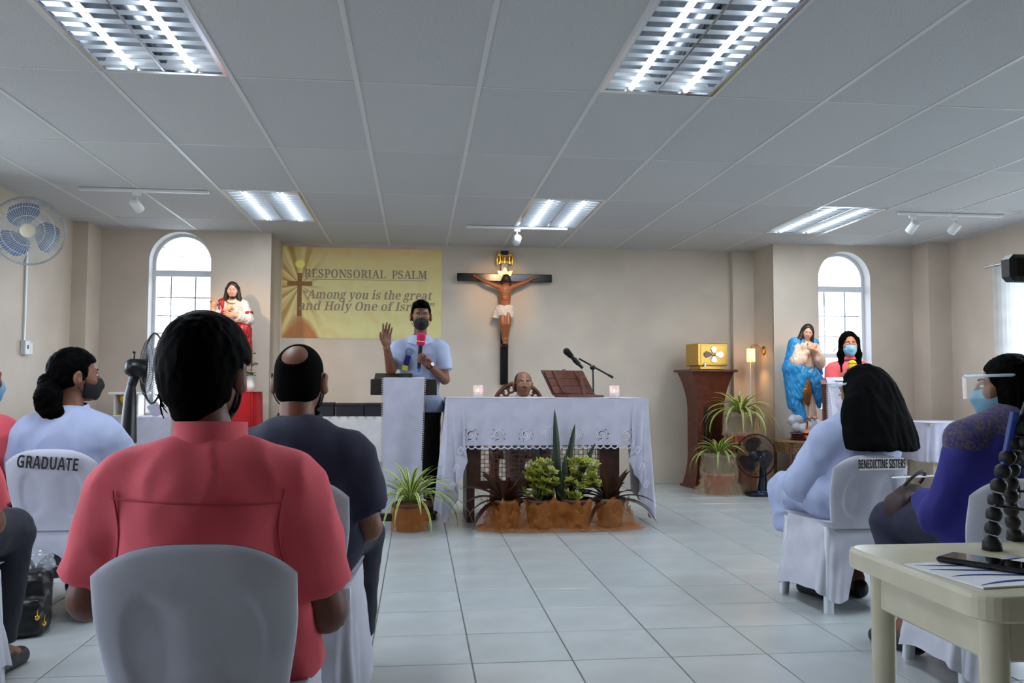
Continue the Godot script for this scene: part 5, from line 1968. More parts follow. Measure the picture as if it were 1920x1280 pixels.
func build_sconce():
	var t := thing("wall_sconce", "brass wall lamp with a frosted cylinder shade beside the golden box", "wall lamp", V(3.66, 1.43, 8.68))
	var s := ST()
	lathe(s, [Vector2(0, 0), Vector2(0.05, 0.0), Vector2(0.05, 0.008), Vector2(0.03, 0.02), Vector2(0.0, 0.024)], 24, aim(V(-1, 0, 0), Vector3.ZERO))
	obj("wall_plate", s, M.brass, t)
	s = ST()
	tube(s, bez(V(-0.02, 0.0, 0), V(-0.06, 0.07, 0), V(-0.14, 0.10, 0), V(-0.145, 0.02, 0), 12), 0.006, 8)
	obj("arm", s, M.brass, t)
	s = ST()
	lathe(s, [Vector2(0.0, 0.02), Vector2(0.042, 0.02), Vector2(0.044, 0.014), Vector2(0.044, -0.12), Vector2(0.041, -0.12), Vector2(0.041, 0.012), Vector2(0.0, 0.012)], 24, at(V(-0.145, 0, 0)))
	var sm := clear(Color(0.95, 0.92, 0.86), 0.8, 0.5)
	sm.backlight_enabled = true
	sm.backlight = Color(0.9, 0.85, 0.75)
	obj("lamp_shade", s, sm, t)
	s = ST()
	ell(s, V(-0.145, -0.07, 0), Vector3(0.02, 0.028, 0.02))
	obj("bulb", s, glow(Color(1.0, 0.78, 0.50), 8.0), t)
	var l := OmniLight3D.new()
	l.name = "bulb_light"
	l.light_color = Color(1.0, 0.76, 0.48)
	l.light_energy = 0.12
	l.light_size = 0.02
	l.omni_range = 10
	l.omni_attenuation = 2.0
	l.shadow_enabled = true
	l.position = V(-0.145, -0.07, 0)
	t.add_child(l)
	s = ST()
	tube(s, [V(-0.145, -0.12, 0.02), V(-0.14, -0.5, 0.03), V(-0.13, -1.42, 0.05)], 0.003, 5)
	obj("cord", s, M.white_paint, t)
# ---------------------------------------------------------------- plants and pots
func leaf_mesh(L: float, W: float, e0: float, bend: float, cmid: Color, cedge: Color, n := 9, fold := 0.3, twist := 0.0) -> ArrayMesh:
	var s := ST()
	var p := Vector3.ZERO
	var rows: Array = []
	for i in n + 1:
		var t := float(i) / n
		var a := e0 - bend * t
		var dir := Vector3(cos(a), sin(a), 0)
		if i > 0: p += dir * (L / n)
		var up := Vector3(-sin(a), cos(a), 0)
		var w := W * 0.5 * pow(sin(PI * clampf(0.12 + t * 0.88, 0, 1)), 0.7) * (1.0 if t < 0.98 else 0.15)
		var side := (Vector3(0, 0, 1) * cos(twist * t) + up * sin(twist * t))
		var row: Array[Vector3] = []
		for k in [-1.0, -0.42, 0.0, 0.42, 1.0]:
			row.append(p + side * w * k + up * (absf(k) - 0.6) * w * fold)
		rows.append(row)
	s.set_smooth_group(0)
	for i in n:
		for k in 4:
			s.set_color(cedge if k == 0 or k == 3 else cmid)
			quad(s, rows[i][k], rows[i][k + 1], rows[i + 1][k + 1], rows[i + 1][k])
	return done(s)

func leaf_mat() -> StandardMaterial3D:
	var m := mat(Color.WHITE, 0.45)
	m.vertex_color_use_as_albedo = true
	m.backlight_enabled = true
	m.backlight = Color(0.35, 0.4, 0.2)
	return m

func lin(r: float, g: float, b: float) -> Color:
	return Color(r, g, b).srgb_to_linear()

func leaves(t: Node3D, base: Vector3, n: int, L0: float, L1: float, W: float, e0: float, e1: float, b0: float, b1: float, cmid: Color, cedge: Color, seed_: int, variants := 7):
	var r := RandomNumberGenerator.new()
	r.seed = seed_
	var ms: Array = []
	for i in variants:
		var k := float(i) / (variants - 1)
		ms.append(leaf_mesh(lerpf(L0, L1, k), W * r.randf_range(0.85, 1.1), lerpf(e1, e0, k), lerpf(b0, b1, k), cmid, cedge, 9, 0.3, r.randf_range(-0.4, 0.4)))
	for i in n:
		var yaw := TAU * i * 0.382 + r.randf_range(-0.2, 0.2)
		var sc := r.randf_range(0.85, 1.12)
		var b := Basis(Vector3.UP, yaw).scaled(Vector3.ONE * sc)
		put("leaf", ms[i % variants], M.leaf, t, at(base + Vector3(cos(yaw), 0, -sin(yaw)) * 0.015, b))

func pot(s: SurfaceTool, p: Vector3, r0: float, r1: float, h: float):
	lathe(s, [Vector2(0, 0), Vector2(r0, 0), Vector2(r0 * 1.02, 0.01), Vector2(r1 * 0.95, h * 0.86), Vector2(r1 * 1.06, h * 0.87), Vector2(r1 * 1.07, h), Vector2(r1 * 0.95, h), Vector2(r1 * 0.90, h * 0.9), Vector2(0, h * 0.9)], 28, at(p))

# gathered netting round an upright: radius r, from y0 to y1
func net(s: SurfaceTool, c: Vector3, r: float, y0: float, y1: float, flare: float, amp: float, seed_: int, rx := 1.0, rz := 1.0):
	var n := FastNoiseLite.new()
	n.seed = seed_
	n.frequency = 1.6
	sheet(s, 120, 18, func(u, v):
		var a: float = TAU * u
		var q: float = n.get_noise_3d(cos(a) * 3.0, v * 1.5, sin(a) * 3.0)
		var rr: float = r * (1.0 + flare * v * v) + amp * (q * 1.6 + 0.35 * sin(a * 23.0 + v * 4.0))
		return c + Vector3(cos(a) * rr * rx, lerpf(y1, y0, v) + amp * q * (1.0 - v), sin(a) * rr * rz), true)

func spider_plant(called: String, label: String, p: Vector3, top: float, n: int, L: float, seed_: int) -> Node3D:
	var t := thing(called, label, "plant", p, 0.0, "variegated spider plants")
	leaves(t, V(0, top, 0), n, L * 0.6, L, 0.024, 0.75, 1.5, 1.2, 2.5, lin(0.30, 0.43, 0.15), lin(0.74, 0.77, 0.42), seed_, 9)
	return t

func build_altar_plants():
	M.leaf = leaf_mat()
	# spider plant before the lectern
	var t := spider_plant("spider_plant", "spider plant with striped arching leaves before the singer's lectern", V(-0.045, 0, 6.27), 0.20, 52, 0.60, 5)
	var s := ST()
	pot(s, Vector3.ZERO, 0.095, 0.125, 0.20)
	obj("pot", s, M.terracotta, t)
	s = ST()
	net(s, Vector3.ZERO, 0.125, 0.004, 0.20, 0.05, 0.010, 4)
	obj("organza_wrap", s, M.organza, t)
	# four pots before the altar
	var spots := [[0.66, 6.30, "bromeliad"], [0.91, 6.28, "green"], [1.19, 6.28, "green"], [1.44, 6.30, "bromeliad"]]
	var k := 0
	for q in spots:
		var lab: String
		if q[2] == "green": lab = "bushy yellow-green variegated plant " + ("left" if k == 1 else "right") + " of the tall snake plant"
		else: lab = "dark red bromeliad at the " + ("left" if k == 0 else "right") + " end of the altar planting"
		t = thing("variegated_shrub" if q[2] == "green" else "bromeliad", lab, "plant", V(q[0], 0, q[1]), 0.0, "potted plants before the altar")
		s = ST()
		pot(s, Vector3.ZERO, 0.085, 0.115, 0.215)
		obj("pot", s, M.terracotta_grey if k == 3 else M.terracotta, t)
		s = ST()
		lathe(s, [Vector2(0, 0.196), Vector2(0.105, 0.194)], 20)
		obj("soil", s, M.soil, t)
		if q[2] == "green": shrub(t, V(0, 0.2, 0), 52 if k == 1 else 48, 40 + k, 0.0 if k == 1 else 0.04)
		else:
			leaves(t, V(0, 0.19, 0), 24, 0.26, 0.40, 0.058, 0.35, 1.35, 0.5, 1.5, lin(0.33, 0.11, 0.13) if k == 0 else lin(0.31, 0.14, 0.12), lin(0.22, 0.17, 0.11), 60 + k)
		k += 1
	t = thing("snake_plant", "tall dark green snake plant in the middle of the altar planting", "plant", V(1.055, 0, 6.33), 0.0)
	s = ST()
	pot(s, Vector3.ZERO, 0.08, 0.10, 0.2)
	obj("pot", s, M.terracotta, t)
	for q in [[0.0, 0.70, 0.03, 0.0], [0.02, 0.60, -0.20, 0.02], [-0.05, 0.42, 0.28, 0.03], [0.06, 0.50, -0.50, 0.04], [-0.03, 0.36, 0.75, 0.02], [0.03, 0.36, -0.05, -0.04]]:
		put("leaf", leaf_mesh(q[1], 0.058, PI / 2, 0.12, lin(0.09, 0.16, 0.09), lin(0.14, 0.22, 0.11), 10, 0.35, 0.5), M.leaf, t, at(V(q[0], 0.18, q[3]), Basis(Vector3.BACK, q[2]) * Basis(Vector3.UP, PI / 2)))
	# orange organza swathed round the row of pots
	t = thing("organza_swathe", "orange organza net swathed round the pots before the altar", "netting", V(1.05, 0, 6.28))
	s = ST()
	var n := FastNoiseLite.new()
	n.seed = 9
	n.frequency = 2.2
	sheet(s, 260, 16, func(u, v):
		var a: float = TAU * u
		var cx: float = signf(cos(a)) * pow(absf(cos(a)), 0.75)
		var cz: float = signf(sin(a)) * pow(absf(sin(a)), 0.6)
		var q: float = n.get_noise_3d(cx * 3.0, v * 1.2, cz)
		var g: float = 1.0 + 0.10 * v * v
		var bump: float = 0.045 * cos((cx * 0.53 + 0.0) * TAU / 0.262 + PI) * (1.0 - 0.4 * v)
		return V(cx * (0.525 * g + 0.03 * q), maxf(0.004, lerpf(0.20 + 0.10 * q, 0.006, v)), cz * (0.15 * g + bump + 0.05 * q + 0.012 * sin(a * 60.0 + v * 5.0))), true)
	obj("net", s, M.organza, t)
	s = ST()
	sheet(s, 260, 5, func(u, v):
		var a: float = TAU * u
		var cx: float = signf(cos(a)) * pow(absf(cos(a)), 0.75)
		var cz: float = signf(sin(a)) * pow(absf(sin(a)), 0.6)
		var q: float = n.get_noise_3d(cx * 4.0 + 9.0, v, cz)
		return V(cx * (0.56 + 0.07 * v + 0.05 * q), 0.006 + 0.022 * (1.0 - v) * (0.6 + 0.5 * sin(a * 37.0)), cz * (0.165 + 0.07 * v + 0.05 * q)), true)
	obj("trailing_hem", s, M.organza, t)

func shrub(t: Node3D, base: Vector3, n: int, seed_: int, dx: float):
	var r := RandomNumberGenerator.new()
	r.seed = seed_
	var ms: Array = []
	for v in 3:
		var s := ST()
		s.set_smooth_group(0)
		for i in 8:
			var a := TAU * i / 8 + r.randf_range(-0.2, 0.2)
			var el := r.randf_range(0.15, 0.7)
			var d := Vector3(cos(a) * cos(el), sin(el), sin(a) * cos(el))
			var side := d.cross(Vector3.UP).normalized()
			var L := r.randf_range(0.028, 0.040)
			var w := L * 0.36
			var pts := [Vector3.ZERO, d * L * 0.5 + side * w, d * L, d * L * 0.5 - side * w]
			var inner := [d * L * 0.08, d * L * 0.5 + side * w * 0.5, d * L * 0.8, d * L * 0.5 - side * w * 0.5]
			s.set_color(lin(0.74, 0.73, 0.29))
			quad(s, pts[0], pts[1], pts[2], pts[3])
			s.set_color(lin(0.42, 0.50, 0.16))
			var lift := Vector3(0, 0.0012, 0)
			quad(s, inner[0] + lift, inner[1] + lift, inner[2] + lift, inner[3] + lift)
		ms.append(done(s))
	var st := ST()
	for i in n:
		var h := r.randf()
		var a := TAU * i * 0.382
		var rad := 0.15 * sqrt(r.randf()) * (1.0 - 0.35 * h)
		var p := base + Vector3(cos(a) * rad + dx * h, 0.02 + h * 0.27, sin(a) * rad * 0.8)
		put("leaf_cluster", ms[i % 3], M.leaf, t, at(p, Basis(Vector3(0.3, 1, 0.2).normalized(), r.randf() * TAU).scaled(Vector3.ONE * r.randf_range(1.2, 1.9))))
		if i % 4 == 0: tube(st, [base + Vector3(0, -0.01, 0), base.lerp(p, 0.5) + Vector3(0, 0.03, 0), p], 0.003, 5)
	obj("stems", st, M.stem, t)
# ---------------------------------------------------------------- altar, lectern and what stands on them
const AX0 := 0.225
const AX1 := 1.785
const AZ := 6.46
const ATOP := 0.953

func build_altar_area():
	M.terracotta_grey = mat(Color(0.45, 0.36, 0.30), 0.7, 0.0, "mottle", 5.0)
	M.wax = mat(Color(0.90, 0.84, 0.77), 0.5)
	M.stem = mat(Color(0.28, 0.34, 0.14), 0.6)
	build_altar()
	build_altar_cloth()
	build_altar_plants()
	candle_glass("clear glass candle holder on the altar's left side", V(0.47, ATOP, 6.60))
	candle_glass("clear glass candle holder on the altar's right side", V(1.548, ATOP, 6.60))
	build_missal()
	build_desk_mic()
	build_priest_chair()
	build_lectern()
	build_credence()

func build_altar():
	var t := thing("altar_table", "dark wooden altar table with a pierced lattice front", "altar", V(1.0, 0, 6.85))
	var s := ST()
	bx(s, V(0, ATOP - 0.03, 0), Vector3(1.54, 0.05, 0.74), 0.006)
	obj("tabletop", s, M.wood, t)
	for x in [-0.585, 0.55]:
		s = ST()
		bx(s, V(x, 0.455, 0.0), Vector3(0.06, 0.91, 0.56), 0.005)
		obj("side_panel", s, M.wood, t)
	s = ST()
	bx(s, V(-0.535, 0.58, -0.26), Vector3(0.05, 0.62, 0.035), 0.003)
	bx(s, V(0.475, 0.58, -0.26), Vector3(0.10, 0.62, 0.035), 0.003)
	bx(s, V(-0.02, 0.285, -0.26), Vector3(1.0, 0.06, 0.035), 0.003)
	bx(s, V(-0.02, 0.85, -0.26), Vector3(1.0, 0.10, 0.035), 0.003)
	bx(s, V(-0.04, 0.58, -0.26), Vector3(0.02, 0.55, 0.03), 0.003)
	obj("screen_frame", s, M.wood, t)
	# pierced lattice: crossing fillets with a small square in each crossing
	s = ST()
	var x0 := -0.51
	var x1 := 0.425
	var y0 := 0.315
	var y1 := 0.80
	var st := 0.0335
	var nx := int((x1 - x0) / st)
	var ny := int((y1 - y0) / st)
	for i in nx + 1: bx(s, V(x0 + i * st, (y0 + y1) / 2, -0.262), Vector3(0.006, y1 - y0, 0.006))
	for k in ny + 1: bx(s, V((x0 + x1) / 2, y0 + k * st, -0.264), Vector3(x1 - x0, 0.006, 0.006))
	for i in nx:
		for k in ny:
			if (i + k) % 2 == 0:
				var c := V(x0 + (i + 0.5) * st, y0 + (k + 0.5) * st, -0.266)
				bx(s, c + V(0, 0.007, 0), Vector3(0.016, 0.003, 0.005))
				bx(s, c - V(0, 0.007, 0), Vector3(0.016, 0.003, 0.005))
				bx(s, c + V(0.007, 0, 0), Vector3(0.003, 0.016, 0.005))
				bx(s, c - V(0.007, 0, 0), Vector3(0.003, 0.016, 0.005))
	var o := obj("lattice", s, M.lattice, t)
	tag(o, "", "", "", "stuff")

func motif_hole(p: Vector2) -> bool:
	var r := p.length()
	if r > 0.062: return false
	var a := atan2(p.y, p.x)
	if r > 0.012 and r < 0.043: return sin(2.0 * a + r * 150.0) > 0.55 and cos(a * 1.0 + 0.8) < 0.86
	if r >= 0.047 and r < 0.060: return sin(a * 9.0) > 0.6 and sin(r * 700.0) > -0.4 and absf(p.y) < 0.045
	return false

func build_altar_cloth():
	var t := thing("altar_cloth", "white altar cloth with cutwork scrolls and a scalloped hem", "altar cloth", V(0, 0, 0))
	var s := ST()
	sheet(s, 40, 14, func(u, v): return V(lerpf(AX0, AX1, u), ATOP + 0.0015 + 0.0008 * sin(u * 40.0), lerpf(AZ, 7.24, v)))
	obj("top_cloth", s, M.white_cloth, t)
	# front fall with real cut-out motifs
	s = ST()
	s.set_smooth_group(0)
	var xs0 := AX0
	var W := AX1 - AX0
	var H := 0.385
	var nx := 400
	var ny := 100
	var mids := [0.403, 0.614, 0.825, 1.21, 1.41, 1.61]
	var f := func(x: float, y: float) -> Vector3:
		var v: float = (ATOP - y) / H
		var wave: float = v * (0.008 * sin(x * 21.0 + 0.7) + 0.005 * sin(x * 47.0))
		return V(x, y, AZ - 0.004 - wave)
	for j in ny:
		for i in nx:
			var x := xs0 + (i + 0.5) * W / nx
			var y := ATOP - (j + 0.5) * H / ny
			var hem := ATOP - H + 0.016 * (1.0 - absf(sin(PI * x / 0.055)))
			if y < hem: continue
			# openwork triangles over the scallops
			if y > hem + 0.008 and y < ATOP - H + 0.027 and absf(sin(PI * x / 0.055)) > 0.42: continue
			var hole := false
			for mx in mids:
				if motif_hole(Vector2(x - mx, y - 0.672)): hole = true
			if hole: continue
			var xa := xs0 + i * W / nx
			var xb := xs0 + (i + 1) * W / nx
			var ya := ATOP - j * H / ny
			var yb := ATOP - (j + 1) * H / ny
			quad(s, f.call(xa, ya), f.call(xb, ya), f.call(xb, yb), f.call(xa, yb))
	obj("front_fall", s, M.white_cloth, t)
	# corded edges
	for mx in mids:
		s = ST()
		for q in [[0.0, 0.044], [PI, 0.044], [PI / 2, 0.034]]:
			var sp := []
			for i in 22:
				var r: float = q[1] * (1.0 - i / 26.0)
				var a: float = q[0] + i * 0.33
				sp.append(V(mx + cos(a) * r, 0.672 + sin(a) * r, AZ - 0.009 - 0.3 * 0.013 * sin(mx * 21.0 + 0.7)))
			tube(s, sp, 0.0024, 5)
		obj("corded_motif", s, M.thread, t)
	s = ST()
	for k in 9:
		var x := 1.003 + (k - 4) * 0.013
		bar(s, V(x, 0.65, AZ - 0.01), V(x, 0.70 + 0.03 * (1.0 - absf(k - 4) / 4.0), AZ - 0.01), 0.004, 0.003)
	bar(s, V(1.003, 0.64, AZ - 0.011), V(1.003, 0.755, AZ - 0.011), 0.005, 0.004)
	bar(s, V(0.978, 0.735, AZ - 0.011), V(1.028, 0.735, AZ - 0.011), 0.005, 0.004)
	obj("corded_monogram", s, M.thread, t)
	s = ST()
	var hem := []
	for i in 421:
		var x := AX0 + 0.10 + (W - 0.2) * i / 420.0
		hem.append(f.call(x, ATOP - H + 0.016 * (1.0 - absf(sin(PI * x / 0.055)))) + V(0, 0, -0.002))
	tube(s, hem, 0.003, 5)
	obj("scalloped_edge", s, M.thread, t)
	# corners that hang to the floor
	for sg in [-1.0, 1.0]:
		s = ST()
		var ex := AX0 if sg < 0 else AX1
		var top := [V(ex - sg * 0.13, ATOP, AZ), V(ex - sg * 0.06, ATOP, AZ), V(ex, ATOP, AZ + 0.005), V(ex, ATOP, AZ + 0.2), V(ex, ATOP, 7.23)]
		var low := [V(ex - sg * 0.155, 0.575, AZ - 0.012), V(ex - sg * 0.11, 0.32, AZ - 0.03), V(ex + sg * 0.0, 0.015, AZ - 0.07), V(ex + sg * 0.07, 0.10, AZ + 0.15), V(ex + sg * 0.015, 0.16, 7.2)]
		sheet(s, 64, 40, func(u, v):
			var q: float = u * 4.0
			var i := mini(int(q), 3)
			var fr: float = q - i
			var a: Vector3 = top[i].lerp(top[i + 1], fr)
			var b: Vector3 = low[i].lerp(low[i + 1], fr)
			if u < 0.55: b.y += 0.012 * absf(sin(u * 60.0))
			var p: Vector3 = a.lerp(b, v)
			var fold: float = 0.026 * v * sin(u * 26.0 + v * 1.2) + 0.012 * v * sin(u * 51.0)
			return p + V(sg * fold * 0.8, 0, -fold * 0.7))
		obj("corner_drape", s, M.white_cloth, t)
		s = ST()
		for k in 3:
			var c := V(ex - sg * (0.10 - 0.03 * k), 0.56 - 0.13 * k, AZ - 0.045 - 0.01 * k)
			for q in [[0.0, 0.034], [PI, 0.034]]:
				var sp := []
				for i in 18:
					var r: float = q[1] * (1.0 - i / 22.0)
					var a: float = q[0] + i * 0.36
					sp.append(c + V(cos(a) * r * 0.7, sin(a) * r, 0))
				tube(s, sp, 0.0026, 5)
		obj("corded_motif", s, M.thread, t)

func flame(t: Node3D, p: Vector3, sc := 1.0, energy := 0.02):
	var s := ST()
	lathe(s, [Vector2(0, 0), Vector2(0.005, 0.006), Vector2(0.006, 0.012), Vector2(0.0035, 0.022), Vector2(0, 0.032)], 10, at(p, Basis.IDENTITY.scaled(Vector3.ONE * sc)))
	obj("candle_flame", s, glow(Color(1.0, 0.66, 0.30), 6.0), t)
	var l := OmniLight3D.new()
	l.name = "flame_light"
	l.light_color = Color(1.0, 0.62, 0.30)
	l.light_energy = energy
	l.light_size = 0.01
	l.omni_range = 8
	l.omni_attenuation = 2.0
	l.shadow_enabled = true
	l.position = p + Vector3(0, 0.014, 0)
	t.add_child(l)

func candle_glass(label: String, p: Vector3):
	var t := thing("candle_holder", label, "candle", p, 0.0, "glass candle holders on the altar")
	var s := ST()
	var prof := [Vector2(0, 0.004), Vector2(0.036, 0.0)]
	for i in 12: prof.append(Vector2(0.0405 + (0.0018 if i % 2 == 0 else -0.0010), 0.004 + 0.096 * i / 11.0))
	prof.append(Vector2(0.036, 0.100))
	prof.append(Vector2(0.035, 0.012))
	prof.append(Vector2(0, 0.012))
	lathe(s, prof, 16, Transform3D.IDENTITY, 1, 1, false)
	obj("glass", s, M.cutglass, t)
	s = ST()
	lathe(s, [Vector2(0, 0.012), Vector2(0.025, 0.012), Vector2(0.026, 0.045), Vector2(0.01, 0.048), Vector2(0, 0.046)], 18)
	obj("candle", s, M.wax, t)
	flame(t, V(0, 0.046, 0), 0.9, 0.0025)

func build_missal():
	var t := thing("book_stand", "red-brown wooden missal stand seen from its slatted back", "book stand", V(1.325, ATOP + 0.002, 6.93), 0.42)
	var tilt := Basis(Vector3.RIGHT, -0.72)
	# board leans towards the viewer at the top
	var o := Transform3D(tilt, V(0, 0.03, 0.06))
	for k in 3:
		var s := ST()
		bx(s, o * Vector3(0, 0.04 + 0.082 * k, 0), Vector3(0.40, 0.078, 0.012), 0.003, tilt)
		obj("slat", s, M.orangewood, t)
	for x in [-0.11, 0.11]:
		var s := ST()
		bx(s, o * Vector3(x, 0.12, 0.012), Vector3(0.03, 0.25, 0.014), 0.003, tilt)
		obj("batten", s, M.orangewood, t)
	var s := ST()
	bar(s, V(0.0, 0.006, -0.09), V(0.0, 0.16, -0.03), 0.035, 0.016, 0.003)
	obj("strut", s, M.orangewood, t)
	s = ST()
	bx(s, V(0, 0.010, -0.01), Vector3(0.36, 0.018, 0.20), 0.004)
	bx(s, V(0, 0.028, 0.075), Vector3(0.40, 0.03, 0.02), 0.004)
	obj("base", s, M.orangewood, t)
	var b := thing("missal_book", "open missal with dark red cover lying on the stand", "book", t.position, 0.42)
	s = ST()
	bx(s, o * Vector3(0, 0.135, -0.013), Vector3(0.43, 0.27, 0.010), 0.003, tilt)
	obj("cover", s, M.maroon, b)
	for sg in [-1.0, 1.0]:
		s = ST()
		sheet(s, 12, 2, func(u, v): return o * Vector3(sg * 0.205 * u, 0.01 + 0.25 * v, -0.02 - 0.018 * sin(PI * pow(u, 0.6)) ))
		bx(s, o * Vector3(sg * 0.10, 0.150, -0.024), Vector3(0.20, 0.25, 0.016), 0.002, tilt)
		obj("pages", s, M.paper, b)
	s = ST()
	tube(s, [o * Vector3(0.01, 0.262, -0.03), o * Vector3(0.015, 0.285, -0.02), o * Vector3(0.03, 0.27, 0.0)], 0.004, 5, true, 0.3)
	obj("ribbon_marker", s, M.maroon, b)

func build_desk_mic():
	var t := thing("desk_microphone", "black microphone on a boom desk stand on the altar", "microphone", V(1.485, ATOP + 0.002, 7.10))
	var s := ST()
	lathe(s, [Vector2(0, 0), Vector2(0.075, 0), Vector2(0.078, 0.006), Vector2(0.07, 0.016), Vector2(0.02, 0.022), Vector2(0, 0.022)], 24)
	obj("base", s, M.blackplastic, t)
	s = ST()
	tube(s, [V(0, 0.02, 0), V(-0.005, 0.245, 0)], 0.008, 8)
	obj("pole", s, M.blackplastic, t)
	s = ST()
	ell(s, V(-0.008, 0.25, -0.01), Vector3(0.026, 0.022, 0.022))
	tube(s, [V(-0.008, 0.25, -0.03), V(-0.008, 0.25, 0.03)], 0.014, 10)
	obj("clamp", s, M.blackplastic, t)
	s = ST()
	tube(s, [V(0.17, 0.165, 0), V(-0.127, 0.325, -0.01)], 0.0075, 8)
	tube(s, [V(0.17, 0.165, 0), V(0.125, 0.19, 0)], 0.0105, 8)
	obj("boom", s, M.blackplastic, t)
	s = ST()
	var a := V(-0.095, 0.245, -0.01)
	var b := V(-0.25, 0.40, -0.02)
	tube(s, [a, a.lerp(b, 0.65)], [0.013, 0.019], 12)
	tube(s, [a.lerp(b, 0.22), a.lerp(b, 0.48)], [0.021, 0.023], 12)
	obj("handle", s, M.blackplastic, t)
	s = ST()
	ell(s, a.lerp(b, 0.90), Vector3(0.030, 0.030, 0.030))
	tube(s, [a.lerp(b, 0.62), a.lerp(b, 0.9)], [0.022, 0.030], 14)
	obj("grille", s, M.foam_black, t)

func build_priest_chair():
	var t := thing("carved_chair", "carved wooden armchair with a scrolled crest behind the altar", "chair", V(0.955, 0, 7.78), PI)
	var s := ST()
	bx(s, V(0, 0.43, 0), Vector3(0.56, 0.06, 0.50), 0.01)
	obj("seat", s, M.orangewood, t)
	for x in [-0.25, 0.25]:
		for f in [-0.21, 0.21]:
			s = ST()
			lathe(s, [Vector2(0.03, 0), Vector2(0.022, 0.05), Vector2(0.03, 0.15), Vector2(0.022, 0.3), Vector2(0.03, 0.41)], 12, at(V(x, 0, f)))
			obj("leg", s, M.orangewood, t)
		s = ST()
		tube(s, bez(V(x * 1.05, 0.66, -0.22), V(x * 1.1, 0.70, -0.05), V(x * 1.1, 0.66, 0.1), V(x * 1.08, 0.67, 0.2), 8), 0.024, 8)
		tube(s, [V(x * 1.06, 0.45, 0.17), V(x * 1.08, 0.66, 0.18)], 0.02, 8)
		obj("armrest", s, M.orangewood, t)
	s = ST()
	bx(s, V(0, 0.72, -0.25), Vector3(0.40, 0.46, 0.03), 0.008)
	obj("back_panel", s, M.orangewood, t)
	# pierced crest of leaf scrolls
	s = ST()
	var arch := []
	for i in 25:
		var a := PI * i / 24
		arch.append(V(cos(a) * 0.235, 0.84 + sin(a) * 0.235, -0.25))
	tube(s, arch, 0.020, 8)
	for sg in [-1.0, 1.0]:
		for k in 5:
			var a0 := 0.25 + k * 0.30
			var c := V(sg * cos(a0) * 0.19, 0.84 + sin(a0) * 0.19, -0.25)
			var sp := []
			for i in 14:
				var r := 0.048 * (1.0 - i / 18.0)
				var a := a0 + i * 0.5
				sp.append(c + V(sg * cos(a) * r, sin(a) * r, -0.004 * i / 14.0))
			tube(s, sp, 0.012, 6)
	lathe(s, [Vector2(0, 0), Vector2(0.05, 0.006), Vector2(0.04, 0.02), Vector2(0, 0.03)], 14, aim(V(0, 0, 1), V(0, 1.04, -0.25)))
	obj("carved_crest", s, M.orangewood, t)

func build_lectern():
	var t := thing("lectern", "dark wooden lectern draped with a white runner, singer behind it", "lectern", V(-0.105, 0, 6.80))
	var s := ST()
	bx(s, V(0, 1.035, -0.03), Vector3(0.52, 0.125, 0.03), 0.005)
	obj("front_board", s, M.darkwood, t)
	s = ST()
	bx(s, V(0, 1.06, 0.08), Vector3(0.52, 0.02, 0.24), 0.004, Basis(Vector3.RIGHT, 0.25))
	obj("desk", s, M.darkwood, t)
	s = ST()
	bx(s, V(0, 0.5, 0.08), Vector3(0.20, 0.98, 0.16), 0.006)
	obj("column", s, M.darkwood, t)
	s = ST()
	bx(s, V(0, 0.03, 0.06), Vector3(0.50, 0.06, 0.34), 0.008)
	obj("base", s, M.darkwood, t)
	var r := thing("lectern_runner", "long white runner with beaded edges over the singer's lectern", "runner", V(-0.105, 0, 6.745))
	var f := func(u: float, v: float) -> Vector3:
		var w := lerpf(0.162, 0.145, v)
		return V((u - 0.5) * 2.0 * w + 0.0 - 0.018 * v, 1.103 - v * 1.065, -0.012 - 0.05 * v * 0.4 + 0.010 * sin(u * 9.0 + v * 2.0) * v)
	s = ST()
	sheet(s, 24, 50, f)
	sheet(s, 24, 3, func(u, v): return V((u - 0.5) * 0.324, 1.104 + 0.012 * v, -0.012 + 0.2 * v))
	obj("runner_cloth", s, M.white_cloth, r)
	for e in [0.0, 1.0]:
		s = ST()
		for k in 64:
			var p: Vector3 = f.call(e, k / 63.0)
			bx(s, p + V((e - 0.5) * 0.014, 0, -0.002), Vector3(0.010, 0.009, 0.006), 0.0025)
		var o := obj("bead_trim", s, M.beads, r)
		tag(o, "beaded trim", "", "", "stuff")
	var b := thing("black_folder", "thin black folder lying on the singer's lectern", "folder", V(-0.14, 1.118, 6.90))
	s = ST()
	bx(s, V(-0.05, 0, 0), Vector3(0.30, 0.012, 0.19), 0.002, Basis(Vector3.RIGHT, 0.25))
	obj("folder_cover", s, M.blackplastic, b)

